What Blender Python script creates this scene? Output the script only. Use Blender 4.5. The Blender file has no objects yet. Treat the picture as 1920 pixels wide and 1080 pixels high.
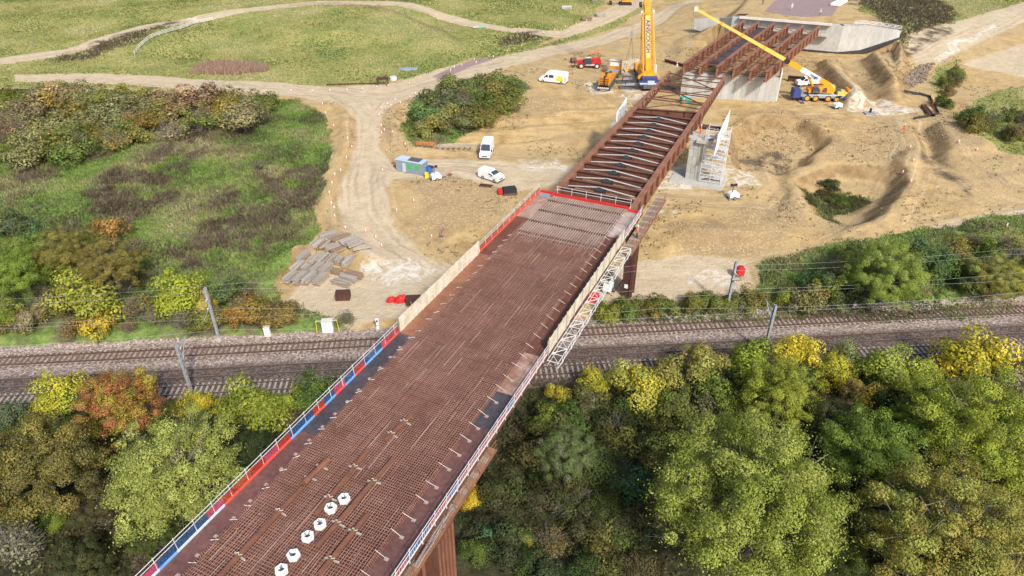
import bpy, bmesh, math, random
import numpy as np
from mathutils import Vector, Matrix

# ------------------------------------------------------------------ camera, sky, sun, exposure
SC = bpy.context.scene
COL = SC.collection
R = math.radians
CAM_H = 54.0; PITCH = R(32.5); FPX = 1290.0
cam_data = bpy.data.cameras.new('camera'); cam = bpy.data.objects.new('camera', cam_data)
COL.objects.link(cam); SC.camera = cam
cam.location = (0, 0, CAM_H); cam.rotation_euler = (R(90) - PITCH, 0, 0)
cam_data.sensor_width = 36.0; cam_data.lens = 36.0 * FPX / 1920.0
cam_data.clip_start = 1.0; cam_data.clip_end = 6000.0

SUN_AZ = R(157); SUN_EL = R(41)          # compass style: from +Y clockwise; sun stands right of and behind the camera
world = bpy.data.worlds.new('World'); SC.world = world; world.use_nodes = True
wn = world.node_tree; bg = wn.nodes['Background']
sky = wn.nodes.new('ShaderNodeTexSky'); sky.sky_type = 'NISHITA'; sky.sun_disc = False
sky.sun_elevation = SUN_EL; sky.sun_rotation = SUN_AZ; sky.dust_density = 3.0; sky.ozone_density = 1.0; sky.air_density = 1.0
wn.links.new(sky.outputs[0], bg.inputs[0]); bg.inputs[1].default_value = 0.15
sun_data = bpy.data.lights.new('sun', 'SUN'); sun_data.energy = 3.3; sun_data.angle = R(5.0); sun_data.color = (1.0, 0.945, 0.87)
sun = bpy.data.objects.new('sun', sun_data); COL.objects.link(sun)
sun.rotation_euler = (R(90) - SUN_EL, 0, math.pi - SUN_AZ); sun.location = (60, -40, 90)
SC.view_settings.view_transform = 'Standard'; SC.view_settings.look = 'None'
SC.view_settings.exposure = 0.40; SC.view_settings.gamma = 1.0
try: SC.view_settings.use_curve_mapping = False
except Exception: pass

random.seed(7); RNG = np.random.default_rng(11)

# ------------------------------------------------------------------ survey helpers
CP, SP = math.cos(PITCH), math.sin(PITCH)
def survey(px, py, z):
    """world point at height z that was measured at (px, py) on the 1920x1080 photograph"""
    k = (CAM_H - z) / (FPX * SP + (py - 540) * CP)
    return ((px - 960) * k, (FPX * CP - (py - 540) * SP) * k)
def depth_of(x, y, z): return y * CP + (CAM_H - z) * SP
BA = R(24.56)                                             # bearing of the bridge axis
BD = (math.sin(BA), math.cos(BA)); BN = (math.cos(BA), -math.sin(BA))
def b2w(n, s): return (n * BN[0] + s * BD[0], n * BN[1] + s * BD[1])
def w2b(x, y): return (x * BN[0] + y * BN[1], x * BD[0] + y * BD[1])
RA = R(4.87)                                              # bearing of the railway
def r2w(u, t): return (u * math.cos(RA) - t * math.sin(RA), u * math.sin(RA) + t * math.cos(RA))
def w2r(x, y): return (x * math.cos(RA) + y * math.sin(RA), -x * math.sin(RA) + y * math.cos(RA))
def bsv(px, py, z): x, y = survey(px, py, z); return w2b(x, y)

# ------------------------------------------------------------------ numpy noise
_LAT = np.random.default_rng(5).random((256, 256))
def vnoise(x, y, sc, seed=0):
    x = np.asarray(x, float) / sc + seed * 17.31; y = np.asarray(y, float) / sc + seed * 9.77
    xi = np.floor(x).astype(int); yi = np.floor(y).astype(int)
    fx = x - xi; fy = y - yi; fx = fx * fx * (3 - 2 * fx); fy = fy * fy * (3 - 2 * fy)
    g = lambda a, b: _LAT[a % 256, b % 256]
    return (g(xi, yi) * (1 - fx) + g(xi + 1, yi) * fx) * (1 - fy) + (g(xi, yi + 1) * (1 - fx) + g(xi + 1, yi + 1) * fx) * fy
def fbm(x, y, sc, seed=0, o=4):
    v = 0; a = 0.5; t = 0
    for i in range(o):
        v = v + a * vnoise(x, y, sc / 2 ** i, seed + i * 3); t += a; a *= 0.5
    return v / t
def sstep(a, b, x):
    t = np.clip((x - a) / (b - a), 0, 1); return t * t * (3 - 2 * t)

# ------------------------------------------------------------------ mesh helpers
class MB:
    """collects boxes, bars, tubes and faces; build() links them as ONE mesh object"""
    def __init__(self, org=(0, 0, 0)): self.v = []; self.f = []; self.m = []; self.o = Vector(org); self.cur = 0
    def add(self, vs, fs):
        b = len(self.v); self.v += [tuple(Vector(p) - self.o) for p in vs]
        self.f += [tuple(b + i for i in f) for f in fs]; self.m += [self.cur] * len(fs); return self
    def box(self, c, d, rz=0, rx=0, ry=0):
        M = Matrix.Rotation(rz, 3, 'Z') @ Matrix.Rotation(ry, 3, 'Y') @ Matrix.Rotation(rx, 3, 'X')
        h = [x / 2 for x in d]; C = Vector(c)
        vs = [C + M @ Vector((sx * h[0], sy * h[1], sz * h[2])) for sz in (-1, 1) for sy in (-1, 1) for sx in (-1, 1)]
        return self.add(vs, [(0, 2, 3, 1), (4, 5, 7, 6), (0, 1, 5, 4), (2, 6, 7, 3), (0, 4, 6, 2), (1, 3, 7, 5)])
    def bar(self, p, q, w, h, up=(0, 0, 1)):
        p = Vector(p); q = Vector(q); d = (q - p)
        if d.length < 1e-6: return self
        d.normalize(); U = Vector(up)
        if abs(d.dot(U)) > 0.98: U = Vector((0, 1, 0))
        s = d.cross(U).normalized(); u = s.cross(d).normalized()
        vs = []
        for P_ in (p, q):
            for a, b in ((-1, -1), (1, -1), (1, 1), (-1, 1)): vs.append(P_ + s * (a * w / 2) + u * (b * h / 2))
        return self.add(vs, [(3, 2, 1, 0), (4, 5, 6, 7), (0, 1, 5, 4), (1, 2, 6, 5), (2, 3, 7, 6), (3, 0, 4, 7)])
    def tube(self, p, q, r, n=6, r2=None, cap=True):
        p = Vector(p); q = Vector(q); d = q - p
        if d.length < 1e-6: return self
        d.normalize(); U = Vector((0, 0, 1)) if abs(d.z) < 0.95 else Vector((1, 0, 0))
        s = d.cross(U).normalized(); u = s.cross(d).normalized(); r2 = r if r2 is None else r2
        vs = [p + (s * math.cos(2 * math.pi * i / n) + u * math.sin(2 * math.pi * i / n)) * r for i in range(n)]
        vs += [q + (s * math.cos(2 * math.pi * i / n) + u * math.sin(2 * math.pi * i / n)) * r2 for i in range(n)]
        fs = [(i, (i + 1) % n, n + (i + 1) % n, n + i) for i in range(n)]
        if cap: fs += [tuple(range(n - 1, -1, -1)), tuple(range(n, 2 * n))]
        return self.add(vs, fs)
    def path(self, pts, r, n=6):
        for a, b in zip(pts[:-1], pts[1:]): self.tube(a, b, r, n)
        return self
    def prism(self, poly, a, b, axis='z'):
        """extrude a 2-D polygon between a and b along an axis: z: (x,y), x: (y,z), y: (x,z)"""
        f = {'z': lambda p, k: (p[0], p[1], k), 'x': lambda p, k: (k, p[0], p[1]), 'y': lambda p, k: (p[0], k, p[1])}[axis]
        n = len(poly); vs = [f(p, a) for p in poly] + [f(p, b) for p in poly]
        fs = [tuple(range(n - 1, -1, -1)), tuple(range(n, 2 * n))] + [(i, (i + 1) % n, n + (i + 1) % n, n + i) for i in range(n)]
        return self.add(vs, fs)
    def loft(self, secs):
        """secs: list of rings (same count)"""
        n = len(secs[0]); vs = [p for s in secs for p in s]; fs = []
        for k in range(len(secs) - 1):
            for i in range(n): fs.append((k * n + i, k * n + (i + 1) % n, (k + 1) * n + (i + 1) % n, (k + 1) * n + i))
        fs += [tuple(range(n - 1, -1, -1)), tuple(range((len(secs) - 1) * n, len(secs) * n))]
        return self.add(vs, fs)
    def mesh(self, name, mats, smooth=False, bevel=0):
        me = bpy.data.meshes.new(name); me.from_pydata(self.v, [], self.f)
        bm = bmesh.new(); bm.from_mesh(me); bmesh.ops.recalc_face_normals(bm, faces=bm.faces)
        if bevel: bmesh.ops.bevel(bm, geom=list(bm.edges), offset=bevel, segments=2, affect='EDGES', clamp_overlap=True)
        bm.to_mesh(me); bm.free()
        if not isinstance(mats, (list, tuple)): mats = [mats]
        for m in mats: me.materials.append(M[m] if isinstance(m, str) else m)
        if len(mats) > 1 and not bevel: me.polygons.foreach_set('material_index', self.m)
        if smooth: me.polygons.foreach_set('use_smooth', [True] * len(me.polygons))
        return me
    def build(self, name, mats, parent=None, smooth=False, bevel=0):
        return link(name, self.mesh(name, mats, smooth, bevel), parent)
def link(name, data, parent=None, loc=(0, 0, 0), rz=0):
    o = bpy.data.objects.new(name, data); COL.objects.link(o); o.parent = parent; o.location = loc; o.rotation_euler = (0, 0, rz); return o
def tag(o, label=None, cat=None, group=None, kind=None):
    for k, v in (('label', label), ('category', cat), ('group', group), ('kind', kind)):
        if v: o[k] = v
    return o
def thing(name, label, cat, loc=(0, 0, 0), rz=0, group=None):
    o = link(name, None, None, loc, rz); o.empty_display_size = 0.2; return tag(o, label, cat, group)
def copy_tree(o, parent=None, label=None):
    c = o.copy(); COL.objects.link(c); c.parent = parent
    if label: c['label'] = label
    for ch in list(o.children): copy_tree(ch, c)
    return c

# ------------------------------------------------------------------ materials
M = {}
def nd(nt, t, **kw):
    n = nt.nodes.new(t)
    for k, v in kw.items(): setattr(n, k, v)
    return n
def new_mat(name):
    m = bpy.data.materials.new(name); m.use_nodes = True; M[name] = m
    return m, m.node_tree, m.node_tree.nodes['Principled BSDF']
def rgba(c): return (c[0], c[1], c[2], 1.0)
def pm(name, c1, c2=None, sc=1.0, rough=0.7, metal=0.0, bump=0.0, bsc=None, stretch=None, fine=0.12, spec=0.3):
    """procedural paint / metal / stone: two tones mixed by noise, a finer mottling, a little relief"""
    m, nt, b = new_mat(name); L = nt.links.new
    c2 = c2 or tuple(x * 0.8 for x in c1)
    geo = nd(nt, 'ShaderNodeTexCoord'); mp = nd(nt, 'ShaderNodeMapping')
    L(geo.outputs['Object'], mp.inputs[0])
    if stretch: mp.inputs['Scale'].default_value = stretch
    n1 = nd(nt, 'ShaderNodeTexNoise'); n1.inputs['Scale'].default_value = sc; n1.inputs['Detail'].default_value = 5; n1.inputs['Roughness'].default_value = 0.62
    L(mp.outputs[0], n1.inputs['Vector'])
    rp = nd(nt, 'ShaderNodeValToRGB'); rp.color_ramp.elements[0].position = 0.36; rp.color_ramp.elements[1].position = 0.64
    rp.color_ramp.elements[0].color = rgba(c1); rp.color_ramp.elements[1].color = rgba(c2); L(n1.outputs['Fac'], rp.inputs[0])
    n2 = nd(nt, 'ShaderNodeTexNoise'); n2.inputs['Scale'].default_value = sc * 7; n2.inputs['Detail'].default_value = 3
    L(mp.outputs[0], n2.inputs['Vector'])
    mr = nd(nt, 'ShaderNodeMapRange'); mr.inputs[1].default_value = 0.3; mr.inputs[2].default_value = 0.7; mr.inputs[3].default_value = 1 - fine; mr.inputs[4].default_value = 1 + fine
    L(n2.outputs['Fac'], mr.inputs[0])
    mx = nd(nt, 'ShaderNodeMix', data_type='RGBA', blend_type='MULTIPLY'); mx.inputs[0].default_value = 1
    L(rp.outputs[0], mx.inputs[6]); L(mr.outputs[0], mx.inputs[7]); L(mx.outputs[2], b.inputs['Base Color'])
    b.inputs['Roughness'].default_value = rough; b.inputs['Metallic'].default_value = metal; b.inputs['Specular IOR Level'].default_value = spec
    if bump:
        n3 = nd(nt, 'ShaderNodeTexNoise'); n3.inputs['Scale'].default_value = bsc or sc * 6; n3.inputs['Detail'].default_value = 4; L(mp.outputs[0], n3.inputs['Vector'])
        bp = nd(nt, 'ShaderNodeBump'); bp.inputs['Strength'].default_value = bump; bp.inputs['Distance'].default_value = 0.05
        L(n3.outputs['Fac'], bp.inputs['Height']); L(bp.outputs[0], b.inputs['Normal'])
    return m
pm('rust', (0.105, 0.042, 0.028), (0.155, 0.066, 0.042), 0.5, 0.8, stretch=(1, 1, 0.4))
pm('rust_light', (0.20, 0.088, 0.052), (0.27, 0.125, 0.075), 0.5, 0.75)
pm('rust_dark', (0.06, 0.028, 0.024), (0.09, 0.042, 0.034), 0.5, 0.85)
pm('plate_maroon', (0.115, 0.056, 0.050), (0.16, 0.078, 0.066), 0.35, 0.6, fine=0.2, bump=0.1)
pm('plate_slate', (0.050, 0.046, 0.055), (0.080, 0.068, 0.074), 0.4, 0.5, fine=0.2)
pm('plate_pale', (0.40, 0.29, 0.22), (0.25, 0.135, 0.10), 0.5, 0.7, fine=0.2)
pm('plate_chalky', (0.45, 0.38, 0.33), (0.28, 0.17, 0.14), 0.45, 0.8, fine=0.2)
pm('plank_deck', (0.20, 0.14, 0.115), (0.27, 0.20, 0.165), 0.3, 0.85, fine=0.2)
pm('plank_rust', (0.085, 0.036, 0.029), (0.125, 0.056, 0.044), 0.3, 0.85, fine=0.2)
pm('rebar', (0.24, 0.118, 0.084), (0.37, 0.205, 0.152), 0.35, 0.8, fine=.25)
pm('rebar_dark', (0.22, 0.112, 0.082), (0.33, 0.190, 0.142), 0.6, 0.8)
pm('beam_rust', (0.21, 0.092, 0.055), (0.15, 0.066, 0.044), 1.2, 0.75)
pm('debris', (0.16, 0.12, 0.09), (0.26, 0.21, 0.16), 0.8, 0.95)
pm('rubble', (0.40, 0.305, 0.185), (0.50, 0.40, 0.265), 0.8, 0.95)
pm('rebar_pale', (0.40, 0.31, 0.25), (0.30, 0.21, 0.165), 0.8, 0.8)
pm('white_paint', (0.80, 0.80, 0.79), (0.72, 0.72, 0.71), 1.5, 0.45)
pm('off_white', (0.62, 0.60, 0.55), (0.52, 0.50, 0.46), 1.0, 0.7)
pm('ply', (0.66, 0.60, 0.47), (0.50, 0.43, 0.32), 0.9, 0.7, fine=0.16)
pm('galv', (0.50, 0.52, 0.54), (0.40, 0.42, 0.44), 2.0, 0.42, 0.5)
pm('galv_dull', (0.40, 0.42, 0.44), (0.33, 0.35, 0.37), 1.0, 0.6, 0.2)
pm('alu', (0.72, 0.72, 0.72), (0.60, 0.60, 0.60), 2.0, 0.45, 0.3)
pm('concrete', (0.46, 0.45, 0.42), (0.37, 0.36, 0.33), 0.35, 0.85, stretch=(1, 1, 0.35), fine=0.1)
pm('concrete_panel', (0.40, 0.395, 0.37), (0.33, 0.325, 0.30), 0.5, 0.85, stretch=(1, 1, 0.3), fine=0.12)
pm('bitumen', (0.030, 0.031, 0.034), (0.05, 0.05, 0.052), 1.0, 0.7)
pm('black', (0.02, 0.02, 0.022), (0.035, 0.035, 0.037), 2.0, 0.6)
pm('tyre', (0.028, 0.027, 0.026), (0.07, 0.062, 0.052), 3.0, 0.85)
pm('red', (0.55, 0.030, 0.028), (0.46, 0.024, 0.024), 1.5, 0.55)
pm('marker_red', (0.62, 0.20, 0.14), (0.55, 0.17, 0.12), 2.0, 0.6)
pm('orange', (0.80, 0.17, 0.04), (0.72, 0.13, 0.03), 2.0, 0.6)
pm('crane_yellow', (0.78, 0.33, 0.022), (0.70, 0.28, 0.018), 0.8, 0.4, fine=0.06)
pm('crane_cream', (0.80, 0.50, 0.12), (0.74, 0.44, 0.09), 0.8, 0.4, fine=0.06)
pm('crane_blue', (0.035, 0.055, 0.20), (0.05, 0.07, 0.22), 1.5, 0.45)
pm('lorry_orange', (0.62, 0.27, 0.03), (0.50, 0.20, 0.022), 1.5, 0.5)
pm('blue', (0.04, 0.15, 0.50), (0.035, 0.12, 0.42), 1.5, 0.5)
pm('green', (0.06, 0.42, 0.10), (0.05, 0.36, 0.09), 1.5, 0.5)
pm('teal', (0.05, 0.42, 0.32), (0.05, 0.36, 0.28), 1.5, 0.5)
pm('yellow', (0.78, 0.60, 0.05), (0.70, 0.52, 0.04), 2.0, 0.5)
pm('cabin_grey', (0.22, 0.28, 0.33), (0.19, 0.24, 0.28), 1.0, 0.5)
pm('cabin_roof', (0.46, 0.54, 0.62), (0.40, 0.48, 0.55), 1.0, 0.45)
pm('glass', (0.03, 0.04, 0.06), (0.05, 0.07, 0.10), 0.8, 0.12, spec=0.6)
pm('grey_plastic', (0.30, 0.31, 0.32), (0.24, 0.25, 0.26), 2.0, 0.6)
pm('dark_grey', (0.10, 0.105, 0.11), (0.075, 0.08, 0.085), 2.0, 0.6)
pm('timber_grey', (0.27, 0.235, 0.20), (0.36, 0.32, 0.275), 1.2, 0.9, stretch=(1, 6, 6), fine=0.25)
pm('timber_brown', (0.22, 0.15, 0.10), (0.29, 0.20, 0.135), 1.2, 0.9, fine=0.25)
pm('timber_pale', (0.42, 0.38, 0.33), (0.33, 0.29, 0.25), 1.2, 0.9, fine=0.2)
pm('rail_side', (0.085, 0.050, 0.038), (0.12, 0.072, 0.052), 1.0, 0.7)
pm('rail_head', (0.42, 0.41, 0.40), (0.34, 0.33, 0.32), 3.0, 0.35, 0.7)
pm('sleeper_brown', (0.135, 0.088, 0.068), (0.175, 0.12, 0.095), 2.0, 0.9)
pm('sleeper_pale', (0.36, 0.31, 0.265), (0.29, 0.25, 0.215), 2.0, 0.9)
pm('bark', (0.13, 0.115, 0.095), (0.20, 0.18, 0.15), 2.0, 0.95, bump=0.3, stretch=(1, 1, 0.3))
pm('twig', (0.26, 0.23, 0.20), (0.20, 0.17, 0.145), 2.0, 0.95)
pm('skin', (0.50, 0.32, 0.24), (0.46, 0.29, 0.22), 4, 0.6)
pm('hivis', (0.95, 0.20, 0.06), (0.88, 0.16, 0.05), 6, 0.7)
pm('pile_earth', (0.36, 0.27, 0.17), (0.44, 0.34, 0.22), 0.8, 0.95, bump=0.5, fine=0.2)
def net_mat(name, c, hole=0.45):
    m, nt, b = new_mat(name); L = nt.links.new
    b.inputs['Base Color'].default_value = rgba(c); b.inputs['Roughness'].default_value = 0.6
    tc = nd(nt, 'ShaderNodeTexCoord'); ck = nd(nt, 'ShaderNodeTexNoise'); ck.inputs['Scale'].default_value = 9
    L(tc.outputs['Object'], ck.inputs['Vector'])
    mr = nd(nt, 'ShaderNodeMapRange'); mr.inputs[1].default_value = 0.35; mr.inputs[2].default_value = 0.65; mr.inputs[3].default_value = 1 - hole - 0.15; mr.inputs[4].default_value = 1 - hole + 0.15
    L(ck.outputs['Fac'], mr.inputs[0]); L(mr.outputs[0], b.inputs['Alpha'])
    return m
pm('sling', (0.52, 0.55, 0.36), (0.45, 0.48, 0.32), 3, 0.8)
net_mat('net_red', (0.52, 0.045, 0.032), 0.50); net_mat('net_blue', (0.03, 0.10, 0.28), 0.50); net_mat('net_pink', (0.55, 0.07, 0.15), 0.42)
net_mat('mesh_red', (0.50, 0.05, 0.06), 0.22); net_mat('mesh_blue', (0.04, 0.12, 0.36), 0.22); net_mat('mesh_pink', (0.50, 0.08, 0.14), 0.26)
net_mat('net_orange', (0.75, 0.22, 0.10), 0.72)
net_mat('net_grey', (0.35, 0.36, 0.37), 0.75)
pm('toe_red', (0.72, 0.10, 0.07), (0.62, 0.08, 0.06), 1.0, 0.6)
pm('toe_blue', (0.18, 0.42, 0.75), (0.14, 0.36, 0.66), 1.0, 0.6)
pm('toe_ice', (0.55, 0.66, 0.78), (0.48, 0.60, 0.74), 1.0, 0.6)
# ------------------------------------------------------------------ terrain: heights
CTRL = [  # (photo x, photo y, height above rail)
 (0,640,.3),(250,628,.3),(480,615,.4),(700,600,.4),(0,590,1.2),(150,580,1.4),(300,570,1.5),(450,560,1.4),
 (40,470,2.8),(200,450,3.0),(380,470,2.6),(520,530,1.0),(500,480,1.6),(300,380,3.8),(120,360,4.2),(450,380,3.4),(560,330,3.6),(560,420,2.4),
 (100,280,4.8),(300,290,4.6),(480,260,4.7),(580,240,4.5),(200,210,5.2),(400,200,5.3),(20,200,5.2),
 (100,157,5.6),(300,160,5.5),(520,175,5.4),(620,185,5.3),(700,185,5.2),(780,178,5.2),(880,140,5.3),(1000,110,5.5),(1120,85,5.6),(1230,50,5.9),(1330,5,6.4),
 (100,120,5.9),(250,125,5.8),(430,125,5.0),(430,95,5.4),(600,110,5.8),(800,110,5.6),(300,60,8.0),(600,40,9.0),(700,20,9.4),(800,60,7.6),(880,60,6.5),(100,60,7.0),(0,85,6.4),
 (0,20,8.0),(200,15,9.0),(450,5,9.6),(700,4,9.6),(950,25,7.5),(950,5,8.2),(1080,30,6.6),(1150,10,6.8),
 (690,235,4.6),(690,290,3.6),(690,340,2.9),(700,400,2.0),(760,440,1.4),(830,480,1.0),(660,500,1.0),(580,520,1.1),(600,460,1.4),(720,530,.8),(860,560,.7),(960,520,.8),(620,580,.6),
 (760,320,3.0),(800,300,3.1),(910,290,3.1),(960,320,2.9),(1040,320,2.9),(840,330,2.9),(780,360,2.2),(860,390,1.9),(930,400,1.8),(800,430,1.5),(870,450,1.2),(960,380,2.4),
 (740,240,4.4),(860,190,4.9),(800,270,3.9),(860,255,4.2),(930,225,4.6),(1000,230,4.3),(1000,270,3.5),(1100,230,4.6),(1100,280,3.6),(1170,200,5.2),(1060,190,5.3),(980,185,5.4),
 (1040,155,5.6),(1140,150,5.6),(1210,165,5.6),(1100,110,5.7),(1200,110,5.8),(1280,160,5.6),(1250,100,6.2),(1300,195,5.5),(1400,195,5.5),(1500,200,5.5),(1600,205,5.5),(1680,215,5.5),(1740,215,5.3),
 (1340,210,5.2),(1430,228,5.0),(1500,232,5.0),(1400,255,4.4),(1380,290,3.3),(1450,290,3.0),(1320,300,3.2),(1250,330,3.1),(1330,345,3.0),(1420,340,3.0),(1420,385,2.9),(1300,390,2.8),(1240,380,2.8),
 (1500,350,2.8),(1250,420,2.2),(1350,420,2.3),(1450,420,2.2),(1300,455,1.4),(1400,455,1.4),(1250,490,.9),(1350,510,.8),(1290,545,.6),(1150,550,.6),(1180,470,1.0),(1100,560,.5),(1200,585,.3),
 (1530,250,4.8),(1600,240,5.0),(1620,270,4.4),(1560,310,2.9),(1620,320,2.6),(1560,350,1.8),(1610,370,1.5),(1590,400,1.4),(1640,345,2.2),(1660,370,2.6),(1700,320,4.6),(1685,370,4.0),(1640,410,3.0),(1560,420,2.0),
 (1480,330,3.2),(1480,380,2.9),(1730,270,5.0),(1800,270,5.2),(1760,330,4.6),(1850,320,5.2),(1900,300,5.6),(1780,380,3.8),(1880,380,3.8),(1900,415,3.2),(1750,430,2.6),(1600,455,2.0),(1500,465,1.6),(1450,500,1.2),
 (1550,500,1.6),(1650,480,2.2),(1750,470,2.6),(1880,450,2.9),(1560,540,.8),(1680,540,.9),(1800,535,1.0),(1900,530,1.0),(1500,560,.4),(1700,562,.3),(1900,555,.3),
 (1780,165,5.0),(1760,190,4.6),(1740,150,5.4),(1800,130,5.6),(1860,100,6.6),(1900,60,7.6),(1850,190,6.2),(1900,220,7.2),(1880,260,6.6),(1840,230,6.2),(1720,100,7.2),(1660,110,7.0),(1600,130,6.8),(1560,130,6.4),
 (1520,150,6.2),(1580,160,6.6),(1640,150,7.4),(1680,180,5.8),(1500,120,6.0),(1450,110,6.0),(1620,185,5.6),(1560,200,5.5),(1700,130,6.6),
 (1650,40,12.0),(1700,40,11.6),(1740,55,10.4),(1760,20,10.6),(1800,40,9.2),(1830,10,9.5),(1900,10,9.0),(1780,85,7.4),(1680,92,9.2),(1620,15,12.4),
 (1500,15,12.6),(1450,10,12.6),(1570,30,12.6),(1400,20,12.2),(1350,45,9.0),(1320,75,7.0),(1380,5,11.0),(1310,110,6.2),
]
_c = np.array([(*survey(x, y, z), z) for x, y, z in CTRL] +
              [(u, t, z) for u, t, z in [r2w(u0, t0) + (zz,) for u0 in (-110, -80, -50, -20, 10, 40, 70, 100) for t0, zz in ((58, -.3), (45, -.8), (32, -1.2), (15, -1.5), (-20, -1.5))]])
# spots that only exist to hold the far country level
_c = np.vstack([_c, [(x, y, 8.5) for x in (-420, -280, -150, 0, 150, 280, 420) for y in (330, 420)] + [(x, y, 6) for x in (-260, -180, 180, 260) for y in (120, 190)]])
def hz(x, y):
    x = np.asarray(x, float); y = np.asarray(y, float); sh = x.shape; x = x.ravel(); y = y.ravel()
    out = np.empty_like(x)
    for i in range(0, len(x), 40000):
        X = x[i:i + 40000, None]; Y = y[i:i + 40000, None]
        d2 = (X - _c[None, :, 0]) ** 2 + (Y - _c[None, :, 1]) ** 2
        sg = 4.0 + 0.028 * np.maximum(Y, 0)
        w = np.exp(-d2 / (2 * sg * sg)) + 1e-5 / (1 + d2 / 80.0)
        out[i:i + 40000] = (w * _c[None, :, 2]).sum(1) / w.sum(1)
    h = out
    u = x * math.cos(RA) + y * math.sin(RA); t = -x * math.sin(RA) + y * math.cos(RA)
    # approach embankment behind the far abutment, held back by its walls
    n = x * BN[0] + y * BN[1]; s = x * BD[0] + y * BD[1]
    e = np.maximum(np.maximum(216.5 - s, 0), np.maximum(-29.5 - n, n - 9.0)); emb = 12.7 - 0.62 * np.maximum(e, 0)
    hold = (s < 217.2 + np.maximum(0, (n - 0.5) * 0.55)) & (n > -33) & (n < 15.0)
    h = np.where(hold, np.minimum(h, 6.0), np.maximum(h, np.where(s > 205, emb, -9)))
    # relief made by machines: terraces, berms, ruts, ditches
    for pts, z0, wd, amp in BERMS:
        d = polydist(x, y, pts); h = h + amp * np.exp(-(d / wd) ** 2)
    # benches dug into the sand: heights gathered into treads with short steep risers
    for pts, soft, stp in TERR:
        k = sstep(-soft, soft, sdist(x, y, pts)); q = (h + .35 * (fbm(x, y, 14, 8, 3) - .5)) / stp; f = q - np.floor(q)
        h = h * (1 - k) + k * stp * (np.floor(q) + sstep(.62, 1.0, f))
    # cuts and heaps with steep sides
    for pts, amp, wall, wob in HEAPS:
        d = sdist(x + wob * (fbm(x, y, 5, 41, 3) - .5), y + wob * (fbm(x, y, 5, 43, 3) - .5), pts); h = h + amp * sstep(-wall * .5, wall * .5, d)
    nz = fbm(x, y, 7.0, 1) - 0.5; h = h + 0.5 * nz * sstep(76.5, 82, t)
    h = h + 0.16 * (fbm(x, y, 1.6, 4, 3) - 0.5) * sstep(76, 79, t)
    # railway formation
    k = sstep(60.0, 62.2, t) * (1 - sstep(75.0, 76.6, t))
    h = h * (1 - k) + (-0.02) * k
    return h.reshape(sh)
def polydist(x, y, pts):
    d = np.full(x.shape, 1e9)
    for (x0, y0), (x1, y1) in zip(pts[:-1], pts[1:]):
        vx, vy = x1 - x0, y1 - y0; L2 = vx * vx + vy * vy + 1e-9
        k = np.clip(((x - x0) * vx + (y - y0) * vy) / L2, 0, 1)
        d = np.minimum(d, np.hypot(x - x0 - k * vx, y - y0 - k * vy))
    return d
def line(px, z): return [survey(a, b, z) for a, b in px]
BERMS = [(line(p, z), z, w, a) for p, z, w, a in [
  ([(612,200),(655,225),(650,275),(625,330),(612,380),(640,425),(690,462)], 3.2, 1.6, .9),        # berm left of the haul road
  ([(735,215),(738,250),(770,275),(820,282)], 4, 1.5, .6),
  ([(715,335),(725,370),(745,400),(780,440),(800,455)], 2, 1.6, .7),
  ([(850,200),(930,215),(1010,203),(1090,200),(1160,196)], 5, 1.2, -.35),
  ([(880,236),(960,232),(1050,226),(1140,222)], 4.4, 1.3, -.5), ([(860,262),(960,258),(1060,250),(1130,246)], 4, 1.3, -.5), ([(900,276),(1000,280),(1100,272)], 3.5, 1.2, -.45),
  ([(880,222),(960,218),(1050,212),(1140,209)], 4.8, 1.2, .35), ([(860,249),(960,245),(1060,238),(1130,234)], 4.2, 1.2, .35),
  ([(1705,300),(1702,340),(1680,385),(1640,410),(1590,428)], 4, 2.6, .6),                     # curved bank of the hollow
  ([(1480,335),(1490,365),(1500,390)], 3, 2.0, .5), ([(1470,320),(1465,360)], 3, 1.8, -.4),
  ([(1540,138),(1575,165),(1600,190)], 6.2, 2.2, 1.4), ([(1590,140),(1625,170),(1650,190)], 6.2, 1.8, -.8), ([(1635,115),(1660,150),(1680,180)], 6.5, 2.2, 1.5),
  ([(1720,240),(1745,280),(1760,300)], 5, 2.0, -.9), ([(1700,235),(1720,262),(1740,300)], 5, 1.4, .6),
  ([(1255,452),(1330,440),(1420,446)], 1.6, 1.6, .35), ([(1430,405),(1445,360),(1438,330)], 3, .8, -.25),
  ([(500,520),(530,490),(565,470)], 1.6, 1.8, .9), ([(1260,395),(1330,392),(1400,395)], 2.8, 1.5, .4)]]

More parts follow.
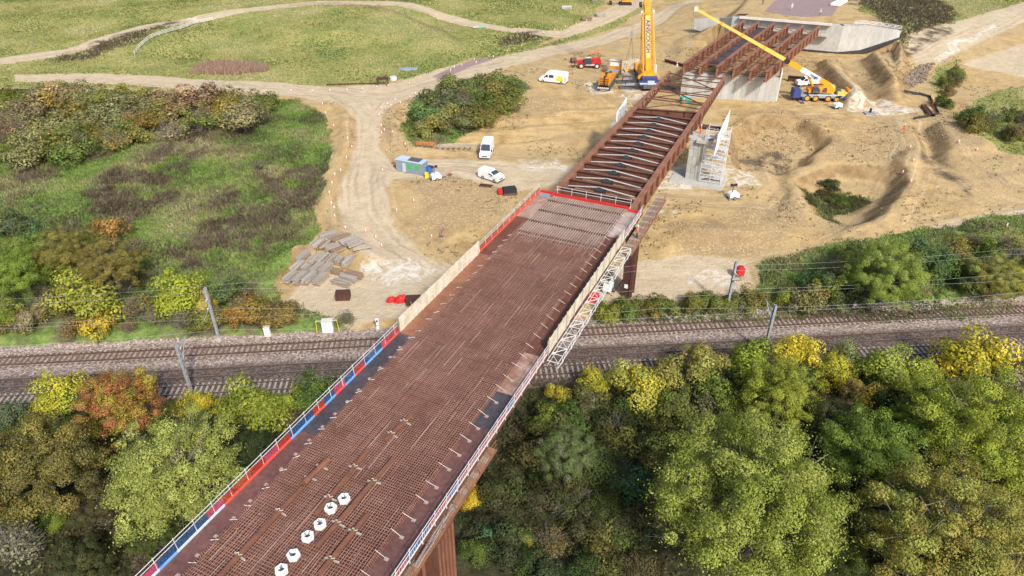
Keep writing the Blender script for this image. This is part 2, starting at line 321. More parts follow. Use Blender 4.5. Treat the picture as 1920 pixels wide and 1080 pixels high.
# ------------------------------------------------------------------ terrain: what covers the ground
def inpoly(x, y, pts):
    c = np.zeros(x.shape, bool); n = len(pts)
    for i in range(n):
        x0, y0 = pts[i]; x1, y1 = pts[(i + 1) % n]
        if y0 == y1: continue
        c ^= ((y0 > y) != (y1 > y)) & (x < (x1 - x0) * (y - y0) / (y1 - y0) + x0)
    return c
def sdist(x, y, pts):
    d = polydist(x, y, list(pts) + [pts[0]]); return np.where(inpoly(x, y, pts), d, -d)
def mk(px, z): return [survey(a, b, z) for a, b in px]
TERR = [(mk([(840,215),(920,195),(1010,188),(1120,190),(1170,200),(1130,255),(1080,290),(940,286),(860,268)], 4.4), 1.5, .75)]
HEAPS = [(mk([(1500,345),(1560,318),(1640,322),(1690,335),(1672,375),(1628,405),(1580,418),(1530,395)], 2.2), -2.0, 4.5, 3.0),
         (mk([(1505,352),(1550,347),(1640,364),(1600,390),(1545,386)], 1.5), -.7, 2.0, 2.0),
         (mk([(1372,262),(1420,232),(1500,236),(1545,262),(1500,300),(1450,312),(1390,306)], 3.6), -2.4, 3.4, 2.5),
         (mk([(1370,228),(1430,212),(1520,222),(1600,236),(1590,246),(1500,240),(1430,226),(1375,240)], 5.0), .5, 2.5, 3.0),
         (mk([(1535,118),(1570,120),(1605,160),(1625,192),(1590,190),(1560,165)], 6.4), 2.0, 3.0, 1.0),
         (mk([(1628,108),(1680,96),(1700,130),(1690,168),(1665,160),(1640,130)], 6.8), 1.6, 3.5, 1.5),
         (mk([(1725,238),(1742,236),(1768,282),(1762,300),(1745,290)], 4.8), -.8, 3.2, 2.0),
         (mk([(1745,240),(1800,236),(1860,268),(1850,290),(1790,285),(1760,262)], 5.2), .9, 3.0, 2.0),
         (mk([(1460,300),(1478,300),(1470,370),(1455,385)], 3.0), -.6, 3.0, 2.0),
         (mk([(1690,292),(1712,290),(1712,345),(1690,388),(1640,415),(1590,432),(1586,424),(1632,405),(1672,372),(1692,335)], 4.0), .6, 3.6, 2.0),
         (mk([(1240,432),(1400,412),(1480,412),(1500,440),(1400,452),(1245,462)], 2.0), .6, 4.0, 3.0),
         (mk([(760,345),(850,338),(950,362),(960,385),(900,430),(830,445),(780,420)], 2.2), .55, 3.5, 3.0),
         (mk([(500,512),(530,482),(560,470),(562,478),(535,500),(515,522)], 1.6), .9, 2.0, 1.0),
         (mk([(1270,80),(1330,70),(1345,100),(1300,125),(1262,112)], 6.4), 1.2, 5.0, 2.0)]
LANES = [line(p, z) for p, z in [
  ([(0,158),(200,160),(420,170),(600,182),(740,180),(830,152),(960,120),(1100,90),(1220,50),(1330,0)], 5.3), ([(560,178),(650,196),(690,235),(692,290),(675,340),(682,395),(730,445),(810,490),(900,520)], 3.0), ([(800,180),(735,200),(700,235),(692,290)], 4.6),
  ([(692,280),(740,312),(860,306),(990,318),(1100,320)], 3.0), ([(-20,103),(120,85),(285,49),(430,32),(600,13),(760,16),(870,36),(955,49),(1055,52),(1110,33),(1180,4)], 8.0), ([(1430,500),(1580,466),(1750,437),(1930,408)], 2.4),
  ([(1240,362),(1330,372),(1420,372),(1450,340),(1440,310)], 3.0), ([(1480,210),(1600,205),(1720,212)], 5.5), ([(960,112),(1060,140),(1160,185),(1240,195)], 5.6), ([(1560,440),(1660,405),(1700,340),(1720,280),(1700,235)], 4.2), ([(1720,250),(1780,300),(1860,350),(1930,372)], 4.6), ([(1540,110),(1610,170),(1650,196)], 6.2), ([(1700,120),(1800,80),(1930,25)], 6.6)]]
def lane_coords(x, y):
    best = np.full(x.shape, 1e9); lat = np.zeros(x.shape); alg = np.zeros(x.shape)
    for k, pts in enumerate(LANES):
        acc = k * 900.0
        for (x0, y0), (x1, y1) in zip(pts[:-1], pts[1:]):
            vx, vy = x1 - x0, y1 - y0; Ln = math.hypot(vx, vy); f = np.clip(((x - x0) * vx + (y - y0) * vy) / Ln ** 2, 0, 1); d = np.hypot(x - x0 - f * vx, y - y0 - f * vy); sg = np.sign(vx * (y - y0) - vy * (x - x0)); m_ = d < best
            best = np.where(m_, d, best); lat = np.where(m_, sg * d + k * 31.7, lat); alg = np.where(m_, acc + f * Ln, alg); acc += Ln
    return lat, alg, 1 - sstep(3.0, 8.5, best)
ZONES = {  # channel: list of (outline on the photo, height, softness m)
 'road': [
  (mk([(30,152),(200,150),(420,160),(620,172),(740,165),(830,138),(960,112),(1080,88),(1180,62),(1270,25),(1320,-8),(1350,-8),(1300,28),(1220,68),(1130,95),(1010,122),(900,150),(800,185),(735,205),(712,240),(715,280),(735,300),(860,290),(990,300),(1090,305),(1080,330),(960,345),(860,322),(740,325),(718,350),(740,400),(790,450),(870,470),(960,460),(960,530),(800,545),(640,575),(560,560),(520,540),(560,500),(600,478),(650,480),(700,470),(650,425),(628,380),(640,330),(668,275),(672,240),(640,208),(560,192),(420,182),(250,172),(30,165)], 4.0), 1.0),
  (mk([(-20,98),(120,80),(280,45),(430,28),(600,10),(760,12),(880,32),(960,46),(1050,47),(1100,30),(1160,0),(1200,-10),(1230,-10),(1190,14),(1130,38),(1060,56),(950,52),(860,40),(750,20),(600,17),(430,36),(290,53),(120,90),(-20,108)], 8.0), .35),
  (mk([(1180,492),(1290,482),(1400,490),(1415,540),(1330,560),(1200,560),(1120,565),(1100,540)], .8), 1.0),
  (mk([(1430,492),(1580,462),(1740,430),(1930,398),(1930,420),(1760,445),(1620,470),(1480,505)], 2.4), .8),
  (mk([(1690,85),(1760,65),(1840,40),(1930,10),(1930,45),(1860,75),(1790,105),(1720,120)], 7), .8),
  (mk([(1920,90),(1850,110),(1800,125),(1930,145)], 6), 1.0)],
 'white': [
  (mk([(1590,182),(1640,186),(1680,198),(1722,208),(1690,214),(1630,212),(1580,202)], 5.5), 1.0),
  (mk([(1095,158),(1130,150),(1150,170),(1110,178)], 5.6), .8), (mk([(1135,125),(1190,112),(1230,125),(1215,185),(1165,180),(1170,150)], 5.6), 1.0),
  (mk([(1210,335),(1290,300),(1400,318),(1410,345),(1330,350),(1230,352)], 3), .8), (mk([(330,36),(370,33),(372,38),(335,41)], 8), .3),
  (mk([(1235,395),(1275,388),(1278,396),(1240,402)], 2.8), .5), (mk([(1330,500),(1390,515),(1370,535),(1290,525)], .8), 1.2), (mk([(690,490),(780,480),(830,510),(760,530),(700,520)], .9), 1.2),
  (mk([(980,298),(1045,296),(1060,318),(990,312)], 3), 1.0), (mk([(1735,120),(1790,90),(1860,60),(1862,66),(1800,100),(1750,126)], 6.2), .4)],
 'grass': [
  (mk([(-40,145),(60,148),(180,150),(350,152),(480,150),(640,152),(790,128),(880,98),(960,90),(1010,70),(1060,50),(1110,25),(1150,-25),(700,-40),(0,-40)], 7.5), .8),
  (mk([(1600,35),(1625,0),(1680,-30),(1930,-30),(1930,5),(1850,38),(1790,70),(1720,82),(1670,60)], 10), .8),
  (mk([(840,130),(930,105),(990,92),(1050,75),(1120,40),(1180,10),(1200,-10),(1240,-10),(1180,45),(1090,72),(1000,92),(930,112),(860,138)], 5.6), .6),
  (mk([(1790,220),(1820,190),(1880,165),(1930,150),(1930,290),(1880,275),(1810,240)], 6.4), .6),
  (mk([(1745,140),(1790,125),(1780,160),(1770,200),(1755,190),(1740,165)], 5), .5)],
 'rough': [
  (mk([(-40,310),(150,285),(330,262),(490,205),(560,208),(615,235),(622,280),(612,330),(600,375),(590,430),(560,470),(505,510),(505,545),(600,560),(700,585),(760,600),(760,628),(480,635),(0,668),(-60,670),(-60,500)], 3.0), .5),
  (mk([(-40,170),(60,168),(490,185),(500,210),(330,265),(-40,315)], 5.2), .6),
  (mk([(750,235),(790,190),(830,158),(960,150),(995,172),(930,215),(850,255),(790,268),(760,258)], 4.6), .6),
  (mk([(1075,600),(1130,575),(1300,562),(1420,550),(1420,505),(1560,470),(1760,442),(1930,420),(1930,575),(1500,590),(1100,606)], 1.2), .6),
  (mk([(1492,352),(1545,345),(1645,362),(1640,378),(1580,395),(1590,418),(1570,420),(1540,392),(1505,370)], 1.8), .3)],
 'wood': [([r2w(-160, 62.3), r2w(160, 62.3), r2w(160, -60), r2w(-160, -60)], .7)],
 'ballast': [([r2w(-400, 62.2), r2w(400, 62.2), r2w(400, 75.6), r2w(-400, 75.6)], .25)],
 'gravel': [
  (mk([(1235,425),(1380,400),(1480,385),(1520,415),(1500,450),(1400,470),(1250,480)], 2), 2.0), (mk([(1370,235),(1440,212),(1560,225),(1520,260),(1420,275),(1370,268)], 4.6), 1.5),
  (mk([(760,350),(870,340),(960,370),(930,420),(850,440),(790,430)], 2), 2.0), (mk([(1560,240),(1700,250),(1690,300),(1560,290)], 4.5), 2.0), (mk([(1740,250),(1800,238),(1860,270),(1800,290)], 5.2), 1.2),
  (mk([(930,185),(1080,180),(1150,195),(1000,210)], 5.2), 1.2)],
 'scrub': [
  (mk([(1590,10),(1640,-20),(1740,-20),(1790,10),(1780,60),(1710,80),(1640,55)], 11.4), 2.0), (mk([(300,290),(340,262),(480,225),(500,235),(420,270),(350,310),(330,360),(210,410),(150,390),(230,330)], 4), 4.0),
  (mk([(335,470),(365,400),(415,372),(445,400),(440,470),(400,490),(350,490)], 3), 3.5), (mk([(460,470),(470,410),(510,385),(540,430),(520,475)], 3), 3.5), (mk([(470,330),(560,290),(600,330),(580,390),(520,380)], 3.4), 3.5),
  (mk([(0,325),(160,290),(260,280),(150,310),(20,345)], 4.6), 3.0), (mk([(1380,285),(1440,268),(1485,290),(1470,310),(1400,300)], 3.3), 1.2), (mk([(1740,290),(1760,330),(1800,360),(1790,330),(1770,300)], 4.6), 1.5),
  (mk([(930,75),(1000,60),(1010,72),(945,88)], 6), 1.5), (mk([(90,100),(200,72),(330,40),(345,44),(230,84),(130,106)], 7.4), 2.0)],
 'tarmac': [(mk([(1432,22),(1470,-15),(1590,-15),(1560,30),(1500,32)], 12.7), .5), (mk([(810,142),(880,115),(970,90),(975,96),(890,122),(830,148)], 5.4), .4)],
}
DEAD = []   # filled from 'scrub'
def cover(x, y, ch):
    if ch not in ('ballast', 'tarmac'):
        wa = {'road': .8, 'wood': 1.0, 'white': 3.0, 'scrub': 4.5, 'gravel': 4.0}.get(ch, 2.2); ws = 5.0 + wa
        x, y = x + wa * 2 * (fbm(x, y, ws, 21, 3) - .5), y + wa * 2 * (fbm(x, y, ws, 33, 3) - .5)
    best = np.zeros(x.shape)
    for pts, soft in ZONES[ch]:
        best = np.maximum(best, sstep(-soft - .3, soft + .3, sdist(x, y, pts)))
    return best
def axis(lo, hi, step, far):
    a = [lo - (far * (1.9 ** k) / 40) for k in range(7, 0, -1)]; b = [hi + (far * (1.9 ** k) / 40) for k in range(1, 8)]
    return np.array(a + list(np.arange(lo, hi + .01, step)) + b)
gx = axis(-185, 185, 0.8, 900); gy = axis(14, 275, 0.8, 900)
GX, GY = np.meshgrid(gx, gy); nx, ny = len(gx), len(gy)
GZ = hz(GX, GY)
inside = (np.abs(GX) < 400) & (GY < 480) & (GY > -150)
GZ = np.where(inside, GZ, np.where(GY > 200, 8.5, np.where(GY < 55, -1.5, GZ)))
me = bpy.data.meshes.new('ground')
idx = np.arange(nx * ny).reshape(ny, nx)
quads = np.stack([idx[:-1, :-1], idx[:-1, 1:], idx[1:, 1:], idx[1:, :-1]], -1).reshape(-1, 4)
me.vertices.add(nx * ny); me.vertices.foreach_set('co', np.stack([GX, GY, GZ], -1).ravel())
me.loops.add(len(quads) * 4); me.polygons.add(len(quads))
me.loops.foreach_set('vertex_index', quads.ravel()); me.polygons.foreach_set('loop_start', np.arange(len(quads)) * 4); me.polygons.foreach_set('loop_total', np.full(len(quads), 4))
me.polygons.foreach_set('use_smooth', np.ones(len(quads), bool)); me.update(); me.validate()
fx, fy = GX.ravel(), GY.ravel()
covers = {c: cover(fx, fy, c) for c in ZONES}
covers['grass'] = covers['grass'] * (1 - covers['road'])
far_mask = ~((np.abs(fx) < 184) & (fy < 274) & (fy > 0)); covers['grass'] = np.where(far_mask & (fy > 77), 1.0, covers['grass'])
def put_attr(name, chans):
    a = me.color_attributes.new(name, 'FLOAT_COLOR', 'POINT'); d = np.ones((len(fx), 4), np.float32)
    for i, c in enumerate(chans): d[:, i] = covers[c]
    a.data.foreach_set('color', d.ravel())
la, lb, lc = lane_coords(fx, fy); covers['lat'], covers['along'], covers['lane'] = la, lb, lc
put_attr('lane', ('lat', 'along', 'lane')); put_attr('cover_a', ('road', 'grass', 'rough')); put_attr('cover_b', ('wood', 'ballast', 'white')); put_attr('cover_c', ('gravel', 'scrub', 'tarmac'))

def ground_material():
    m, nt, b = new_mat('ground_cover'); L = nt.links.new
    geo = nd(nt, 'ShaderNodeNewGeometry'); pos = geo.outputs['Position']
    def noise(sc, det=4, rough=0.6, vec=None, dist=0.0):
        det = min(det, 4)
        n = nd(nt, 'ShaderNodeTexNoise'); n.inputs['Scale'].default_value = sc; n.inputs['Detail'].default_value = det; n.inputs['Roughness'].default_value = rough; n.inputs['Distortion'].default_value = dist
        L(vec or pos, n.inputs['Vector']); return n.outputs['Fac']
    def ramp(fac, stops):
        r = nd(nt, 'ShaderNodeValToRGB'); e = r.color_ramp.elements
        while len(e) < len(stops): e.new(0.5)
        for el, (p, c) in zip(e, stops): el.position = p; el.color = rgba(c)
        L(fac, r.inputs[0]); return r.outputs[0]
    def mixc(fac, a, bb, mode='MIX'):
        x = nd(nt, 'ShaderNodeMix', data_type='RGBA', blend_type=mode)
        if isinstance(fac, float): x.inputs[0].default_value = fac
        else: L(fac, x.inputs[0])
        L(a, x.inputs[6]); L(bb, x.inputs[7]); return x.outputs[2]
    def math_(op, a, bb=None, cl=False):
        x = nd(nt, 'ShaderNodeMath', operation=op); x.use_clamp = cl
        for i, v in enumerate((a, bb)):
            if v is None: continue
            if isinstance(v, (int, float)): x.inputs[i].default_value = v
            else: L(v, x.inputs[i])
        return x.outputs[0]
    edge_n = noise(0.55, 6, 0.7); edge_f = noise(2.6, 4, 0.7)
    en = math_('ADD', math_('MULTIPLY', math_('SUBTRACT', edge_n, .5), .9), math_('MULTIPLY', math_('SUBTRACT', edge_f, .5), .7))
    def mask(att, ch, w=0.16, amount=1.0):
        a = nd(nt, 'ShaderNodeAttribute', attribute_name=att); sp = nd(nt, 'ShaderNodeSeparateColor'); L(a.outputs['Color'], sp.inputs[0])
        v = math_('ADD', sp.outputs[ch], math_('MULTIPLY', en, math_('MULTIPLY', 4.0, math_('MULTIPLY', sp.outputs[ch], math_('SUBTRACT', 1.0, sp.outputs[ch])))))
        r = nd(nt, 'ShaderNodeMapRange', interpolation_type='SMOOTHSTEP'); r.inputs[1].default_value = .5 - w; r.inputs[2].default_value = .5 + w; r.inputs[4].default_value = amount; L(v, r.inputs[0]); return r.outputs[0]
    big = noise(0.06, 4); mid = noise(0.35, 6, .68); fine = noise(3.2, 5, .7)
    # sandy subsoil
    sand = ramp(mid, [(.30, (.29, .190, .080)), (.5, (.43, .302, .136)), (.70, (.54, .400, .198))])
    sand = mixc(ramp(big, [(.40, (0, 0, 0)), (.62, (1, 1, 1))]), sand, ramp(fine, [(.3, (.34, .241, .116)), (.7, (.53, .398, .210))]))
    vor = nd(nt, 'ShaderNodeTexVoronoi'); vor.inputs['Scale'].default_value = 1.9; L(pos, vor.inputs['Vector'])
    stone = ramp(vor.outputs['Distance'], [(.10, (.66, .56, .40)), (.30, (.40, .29, .16)), (.55, (.26, .18, .095))])
    col = mixc(mask('cover_c', 0, .3), sand, mixc(.55, stone, sand))
    # gentle wash of darker damp patches with their own outline
    damp = ramp(noise(0.16, 5, .6, dist=1.0), [(.52, (0, 0, 0)), (.66, (1, 1, 1))])
    dampc = ramp(fine, [(.3, (.21, .155, .095)), (.7, (.30, .225, .14))])
    f = nd(nt, 'ShaderNodeMath', operation='MULTIPLY'); L(damp, f.inputs[0]); f.inputs[1].default_value = .42
    col = mixc(f.outputs[0], col, dampc)
    # haul road: pale, compacted, tracked
    rd = ramp(noise(.5, 6, .7), [(.3, (.43, .342, .222)), (.7, (.55, .455, .315))])
    rd = mixc(ramp(noise(1.4, 5, .75, dist=1.6), [(.56, (0, 0, 0)), (.72, (.6, .6, .6))]), rd, ramp(fine, [(.3, (.29, .235, .175)), (.7, (.40, .33, .25))]))
    col = mixc(mask('cover_a', 0, .28), col, rd)
    ln = nd(nt, 'ShaderNodeAttribute', attribute_name='lane'); lsp = nd(nt, 'ShaderNodeSeparateXYZ'); L(ln.outputs['Vector'], lsp.inputs[0])
    cx = nd(nt, 'ShaderNodeCombineXYZ'); L(math_('ADD', math_('MULTIPLY', lsp.outputs[0], 1.0), math_('MULTIPLY', edge_n, 1.6)), cx.inputs[0]); L(math_('MULTIPLY', lsp.outputs[1], .035), cx.inputs[1])
    rut = noise(1.15, 4, .65, vec=cx.outputs[0]); lanef = math_('MULTIPLY', lsp.outputs[2], 1.0)
    col = mixc(math_('MULTIPLY', lanef, math_('MULTIPLY', ramp(rut, [(.50, (0, 0, 0)), (.64, (1, 1, 1))]), .55)), col, ramp(fine, [(.3, (.22, .165, .105)), (.7, (.33, .26, .175))]))
    col = mixc(math_('MULTIPLY', lanef, math_('MULTIPLY', ramp(rut, [(.34, (1, 1, 1)), (.46, (0, 0, 0))]), .55)), col, ramp(fine, [(.3, (.48, .39, .26)), (.7, (.60, .505, .36))]))
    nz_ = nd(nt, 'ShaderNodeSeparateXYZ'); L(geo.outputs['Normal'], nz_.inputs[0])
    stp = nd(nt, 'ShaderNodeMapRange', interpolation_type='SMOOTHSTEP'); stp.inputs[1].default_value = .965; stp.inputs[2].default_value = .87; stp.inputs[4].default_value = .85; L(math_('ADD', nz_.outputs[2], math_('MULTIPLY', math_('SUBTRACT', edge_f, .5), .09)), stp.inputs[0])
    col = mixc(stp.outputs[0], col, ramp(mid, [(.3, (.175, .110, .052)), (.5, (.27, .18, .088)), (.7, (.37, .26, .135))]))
    col = mixc(mask('cover_c', 2, .15), col, ramp(fine, [(.3, (.235, .165, .165)), (.7, (.33, .245, .24))]))
    wr = nd(nt, 'ShaderNodeMapRange'); wr.inputs[1].default_value = .42; wr.inputs[2].default_value = .60; wr.inputs[4].default_value = .8; L(noise(.45, 6, .75, dist=1.5), wr.inputs[0])
    wht = math_('MULTIPLY', mask('cover_b', 2, .3), wr.outputs[0])
    col = mixc(wht, col, ramp(fine, [(.3, (.62, .58, .50)), (.7, (.76, .73, .66))]))
    # far meadow
    gr = ramp(noise(1.5, 6, .75), [(.30, (.17, .18, .048)), (.48, (.285, .275, .088)), (.62, (.39, .355, .15)), (.78, (.47, .42, .22))])
    gr = mixc(ramp(noise(.10, 5, .65), [(.42, (0, 0, 0)), (.62, (.75, .75, .75))]), gr, ramp(noise(1.1, 6, .8), [(.3, (.095, .150, .035)), (.55, (.17, .225, .060)), (.75, (.29, .30, .11))]))
    col = mixc(mask('cover_a', 1), col, gr)
    # rank grass
    rg = ramp(noise(.9, 7, .8), [(.28, (.060, .095, .024)), (.45, (.12, .185, .042)), (.60, (.19, .25, .068)), (.75, (.30, .29, .13))])
    rg = mixc(ramp(noise(.17, 5, .65), [(.46, (0, 0, 0)), (.60, (.8, .8, .8))]), rg, ramp(noise(1.3, 6, .8), [(.3, (.065, .055, .038)), (.6, (.14, .115, .080)), (.8, (.24, .195, .14))]))
    col = mixc(mask('cover_a', 2), col, rg)
    sb = ramp(noise(1.1, 7, .8), [(.3, (.060, .045, .030)), (.5, (.115, .085, .058)), (.68, (.165, .13, .085)), (.8, (.17, .17, .07))])
    sbn = nd(nt, 'ShaderNodeMapRange', interpolation_type='SMOOTHSTEP'); sbn.inputs[1].default_value = .38; sbn.inputs[2].default_value = .60; L(noise(.28, 5, .7), sbn.inputs[0])
    col = mixc(math_('MULTIPLY', mask('cover_c', 1, .45), sbn.outputs[0]), col, sb)
    wd = ramp(noise(.8, 7, .8), [(.3, (.022, .026, .012)), (.5, (.045, .048, .022)), (.66, (.075, .066, .036)), (.8, (.06, .09, .03))])
    col = mixc(mask('cover_b', 0), col, wd)
    # ballast: pinkish grey stones; darker oily strip under the two near lines
    bv = nd(nt, 'ShaderNodeTexVoronoi'); bv.inputs['Scale'].default_value = 5.5; L(pos, bv.inputs['Vector'])
    bcol = nd(nt, 'ShaderNodeSeparateColor'); L(bv.outputs['Color'], bcol.inputs[0])
    ba = ramp(bcol.outputs[0], [(.05, (.15, .112, .092)), (.4, (.26, .205, .172)), (.8, (.37, .300, .255)), (1, (.52, .45, .39))])
    sx = nd(nt, 'ShaderNodeSeparateXYZ'); L(pos, sx.inputs[0])
    tt = math_('ADD', math_('MULTIPLY', sx.outputs[0], -math.sin(RA)), math_('MULTIPLY', sx.outputs[1], math.cos(RA)))
    dk = nd(nt, 'ShaderNodeMapRange', interpolation_type='SMOOTHSTEP'); dk.inputs[1].default_value = 70.5; dk.inputs[2].default_value = 69.0; L(math_('ADD', tt, math_('MULTIPLY', math_('SUBTRACT', edge_f, .5), 1.4)), dk.inputs[0])
    bd = ramp(bcol.outputs[0], [(.05, (.060, .045, .038)), (.5, (.110, .084, .071)), (1, (.20, .158, .135))])
    col = mixc(mask('cover_b', 1), col, mixc(dk.outputs[0], ba, bd))
    L(col, b.inputs['Base Color']); b.inputs['Roughness'].default_value = .95; b.inputs['Specular IOR Level'].default_value = .15
    bp = nd(nt, 'ShaderNodeBump'); bp.inputs['Strength'].default_value = .9; bp.inputs['Distance'].default_value = .35
    hh = math_('ADD', math_('MULTIPLY', noise(.7, 7, .7), .8), math_('MULTIPLY', noise(2.4, 5, .7), .5))
    L(hh, bp.inputs['Height']); L(bp.outputs[0], b.inputs['Normal'])
ground_material()
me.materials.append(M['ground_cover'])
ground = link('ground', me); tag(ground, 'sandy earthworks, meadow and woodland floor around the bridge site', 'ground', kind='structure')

def grid_z(x, y):
    x = np.asarray(x, float); y = np.asarray(y, float)
    i = np.clip(np.searchsorted(gx, x) - 1, 0, nx - 2); j = np.clip(np.searchsorted(gy, y) - 1, 0, ny - 2)
    a = np.clip((x - gx[i]) / (gx[i + 1] - gx[i]), 0, 1); b = np.clip((y - gy[j]) / (gy[j + 1] - gy[j]), 0, 1)
    return (GZ[j, i] * (1 - a) + GZ[j, i + 1] * a) * (1 - b) + (GZ[j + 1, i] * (1 - a) + GZ[j + 1, i + 1] * a) * b
def ground_z(x, y): return float(grid_z(x, y))
def on_ground(px, py, n=14):
    """real ground point seen at a photo position (ray meets the height field)"""
    z = 3.0
    for _ in range(n):
        x, y = survey(px, py, z); z = 0.5 * z + 0.5 * ground_z(x, y)
    x, y = survey(px, py, z); return (x, y, ground_z(x, y))
# ------------------------------------------------------------------ the bridge under construction
ZD = 13.0; NL, NR = -33.6, -18.7; GL, GR = -31.9, -20.3; S_END = 83.3; S0 = 4.0
B0 = (-26.0, 60.0, 0.0)
def bthing(name, label, cat, n, s, z=0.0, group=None):
    x, y = b2w(n, s); o = thing(name, label, cat, (x, y, z), -BA, group); return o
bridge = bthing('steel_bridge', 'rusty weathering steel bridge deck with rebar mat crossing the railway', 'bridge', *B0)
def BM(): return MB(B0)
def i_girder(mb, p, q, depth, fw, ft=0.06, wt=0.05):
    """plate girder from p to q, p/q on the top surface"""
    p = Vector(p); q = Vector(q); dn = Vector((0, 0, 1))
    mb.bar(p - dn * ft / 2, q - dn * ft / 2, fw, ft); mb.bar(p - dn * (depth - ft / 2), q - dn * (depth - ft / 2), fw, ft)
    mb.bar(p - dn * depth / 2, q - dn * depth / 2, wt, depth - 2 * ft)
# two main girders, in the finished length and in the open length beyond it
for n, s1 in ((GL, 126.0), (GR, 131.0)):
    mb = BM(); i_girder(mb, (n, S0, ZD - .35 + .1), (n, S_END - .5, ZD - .35 + .1), 2.3, .7); mb.build('main_girder', 'rust', bridge)
    mb = BM(); i_girder(mb, (n, S_END - .48, ZD), (n, s1, ZD + .15), 2.35, .85, .07, .05); g = mb.build('main_girder', 'rust_light', bridge)
    for s in np.arange(86.7, s1, 3.42):
        sg = 1 if n > -26 else -1; st = BM()
        st.box((n + sg * .22, s, ZD - 1.15), (.36, .05, 2.1)); st.build('stiffener', 'rust', g)
CGS = [86.7 + 3.42 * k for k in range(12)]
for s in CGS:
    mb = BM(); i_girder(mb, (GL + .3, s, ZD - .25), (GR - .3, s, ZD - .25), 1.15, .62, .05, .04); mb.build('cross_girder', 'rust', bridge)
    for sg in (-1, 1):    # haunched ends
        e = GR - .03 if sg > 0 else GL + .03
        mb = BM(); mb.prism([(e, ZD - 2.1), (e - sg * 1.4, ZD - 1.42), (e, ZD - 1.42)], s - .03, s + .03, 'y'); mb.build('gusset', 'rust_dark', bridge)
# last, deeper end frame
mb = BM(); i_girder(mb, (GL + .3, 126.0, ZD - .1), (GR - .3, 128.2, ZD - .1), 1.9, .6, .05, .05); mb.build('end_cross_girder', 'rust', bridge)
for k in range(3): mb = BM(); mb.box((GL + 3 + 3 * k, 126.0 + (3 + 3 * k) * .19, ZD - 1.0), (.04, .5, 1.7)); mb.build('end_stiffener', 'rust_dark', bridge)
# white struts in shallow chevrons with a dark hopper at the apex, hung between the cross girders
for i, s in enumerate(CGS[:-1]):
    s = s + 2.45; nc = (GL + GR) / 2 - .6
    z0 = ZD - 1.0; za = ZD - .38
    for e in (GL + .35, GR - .35):
        mb = BM(); mb.bar((e, s, z0), (nc, s, za), .12, .13); mb.build('white_strut', 'alu', bridge)
    mb = BM(); mb.loft([[(nc + sx * w, s + sy * w * .7, z) for sx, sy in ((-1, -1), (1, -1), (1, 1), (-1, 1))] for w, z in ((.85, ZD - 1.45), (.7, ZD - .72), (.25, ZD - .36))])
    bk = mb.build('strut_hub', 'black', bridge)
    mb = BM()
    for k in range(5): mb.bar((nc - .6 + .3 * k, s - .48, ZD - 1.4), (nc - .4 + .2 * k, s - .38, ZD - .7), .04, .04)
    mb.build('hub_rib', 'grey_plastic', bk)
# deck: precast planks between the girders, plates along both edges
def deck_plate(name, mat, n0, n1, s0, s1, z, th=.12, par=bridge):
    mb = BM(); mb.box(((n0 + n1) / 2, (s0 + s1) / 2, z - th / 2), (abs(n1 - n0), s1 - s0 - .012, th)); return mb.build(name, mat, par)
PW = 3.3; s = S0
while s < S_END - 1:
    e = min(s + PW, S_END - .35); deck_plate('deck_plank', 'plank_deck' if s > 67.5 else 'plank_rust', -31.75, -20.9, s, e, ZD - .02); s += PW
left_cols = [(4, 31, 'plate_maroon'), (31, 46.2, 'plate_slate'), (46.2, 64, 'rust_light'), (64, 75, 'rust'), (75, 83.3, 'plate_pale')]
right_cols = [(4, 37.5, 'plate_maroon'), (37.5, 42.3, 'plate_slate'), (42.3, 48.5, 'plate_pale'), (48.5, 74.5, 'rust'), (74.5, 83.3, 'plate_chalky')]  # the rust run beside the hoarding takes the hoarding's shade into its tone
for cols, n0, n1 in ((left_cols, NL, -31.76), (right_cols, -20.89, NR)):
    for a, b, m_ in cols:
        k = max(1, round((b - a) / 4.2))
        for i in range(k): deck_plate('edge_plate', m_, n0, n1, a + (b - a) * i / k, a + (b - a) * (i + 1) / k, ZD + RNG.uniform(-.004, .004))
for n in (NL + .05, NR - .05):
    mb = BM(); mb.box((n, (S0 + S_END) / 2, ZD - .32), (.1, S_END - S0, .4)); mb.build('fascia', 'rust', bridge)
mb = BM()
for s in np.arange(S0 + 1, S_END, 3.42):
    for a, b in ((NL + .1, GL - .02), (NR - .1, GR + .02)): mb.prism([(a, ZD - .5), (b, ZD - 1.3), (b, ZD - .15), (a, ZD - .15)], s - .05, s + .05, 'y')
o = mb.build('bracket', 'rust', bridge)
for s in np.arange(S0 + 1, S_END - 2, 3.42):
    mb = BM(); i_girder(mb, (GL + .3, s, ZD - .25), (GR - .3, s, ZD - .25), 1.0, .5); mb.build('cross_girder', 'rust', bridge)
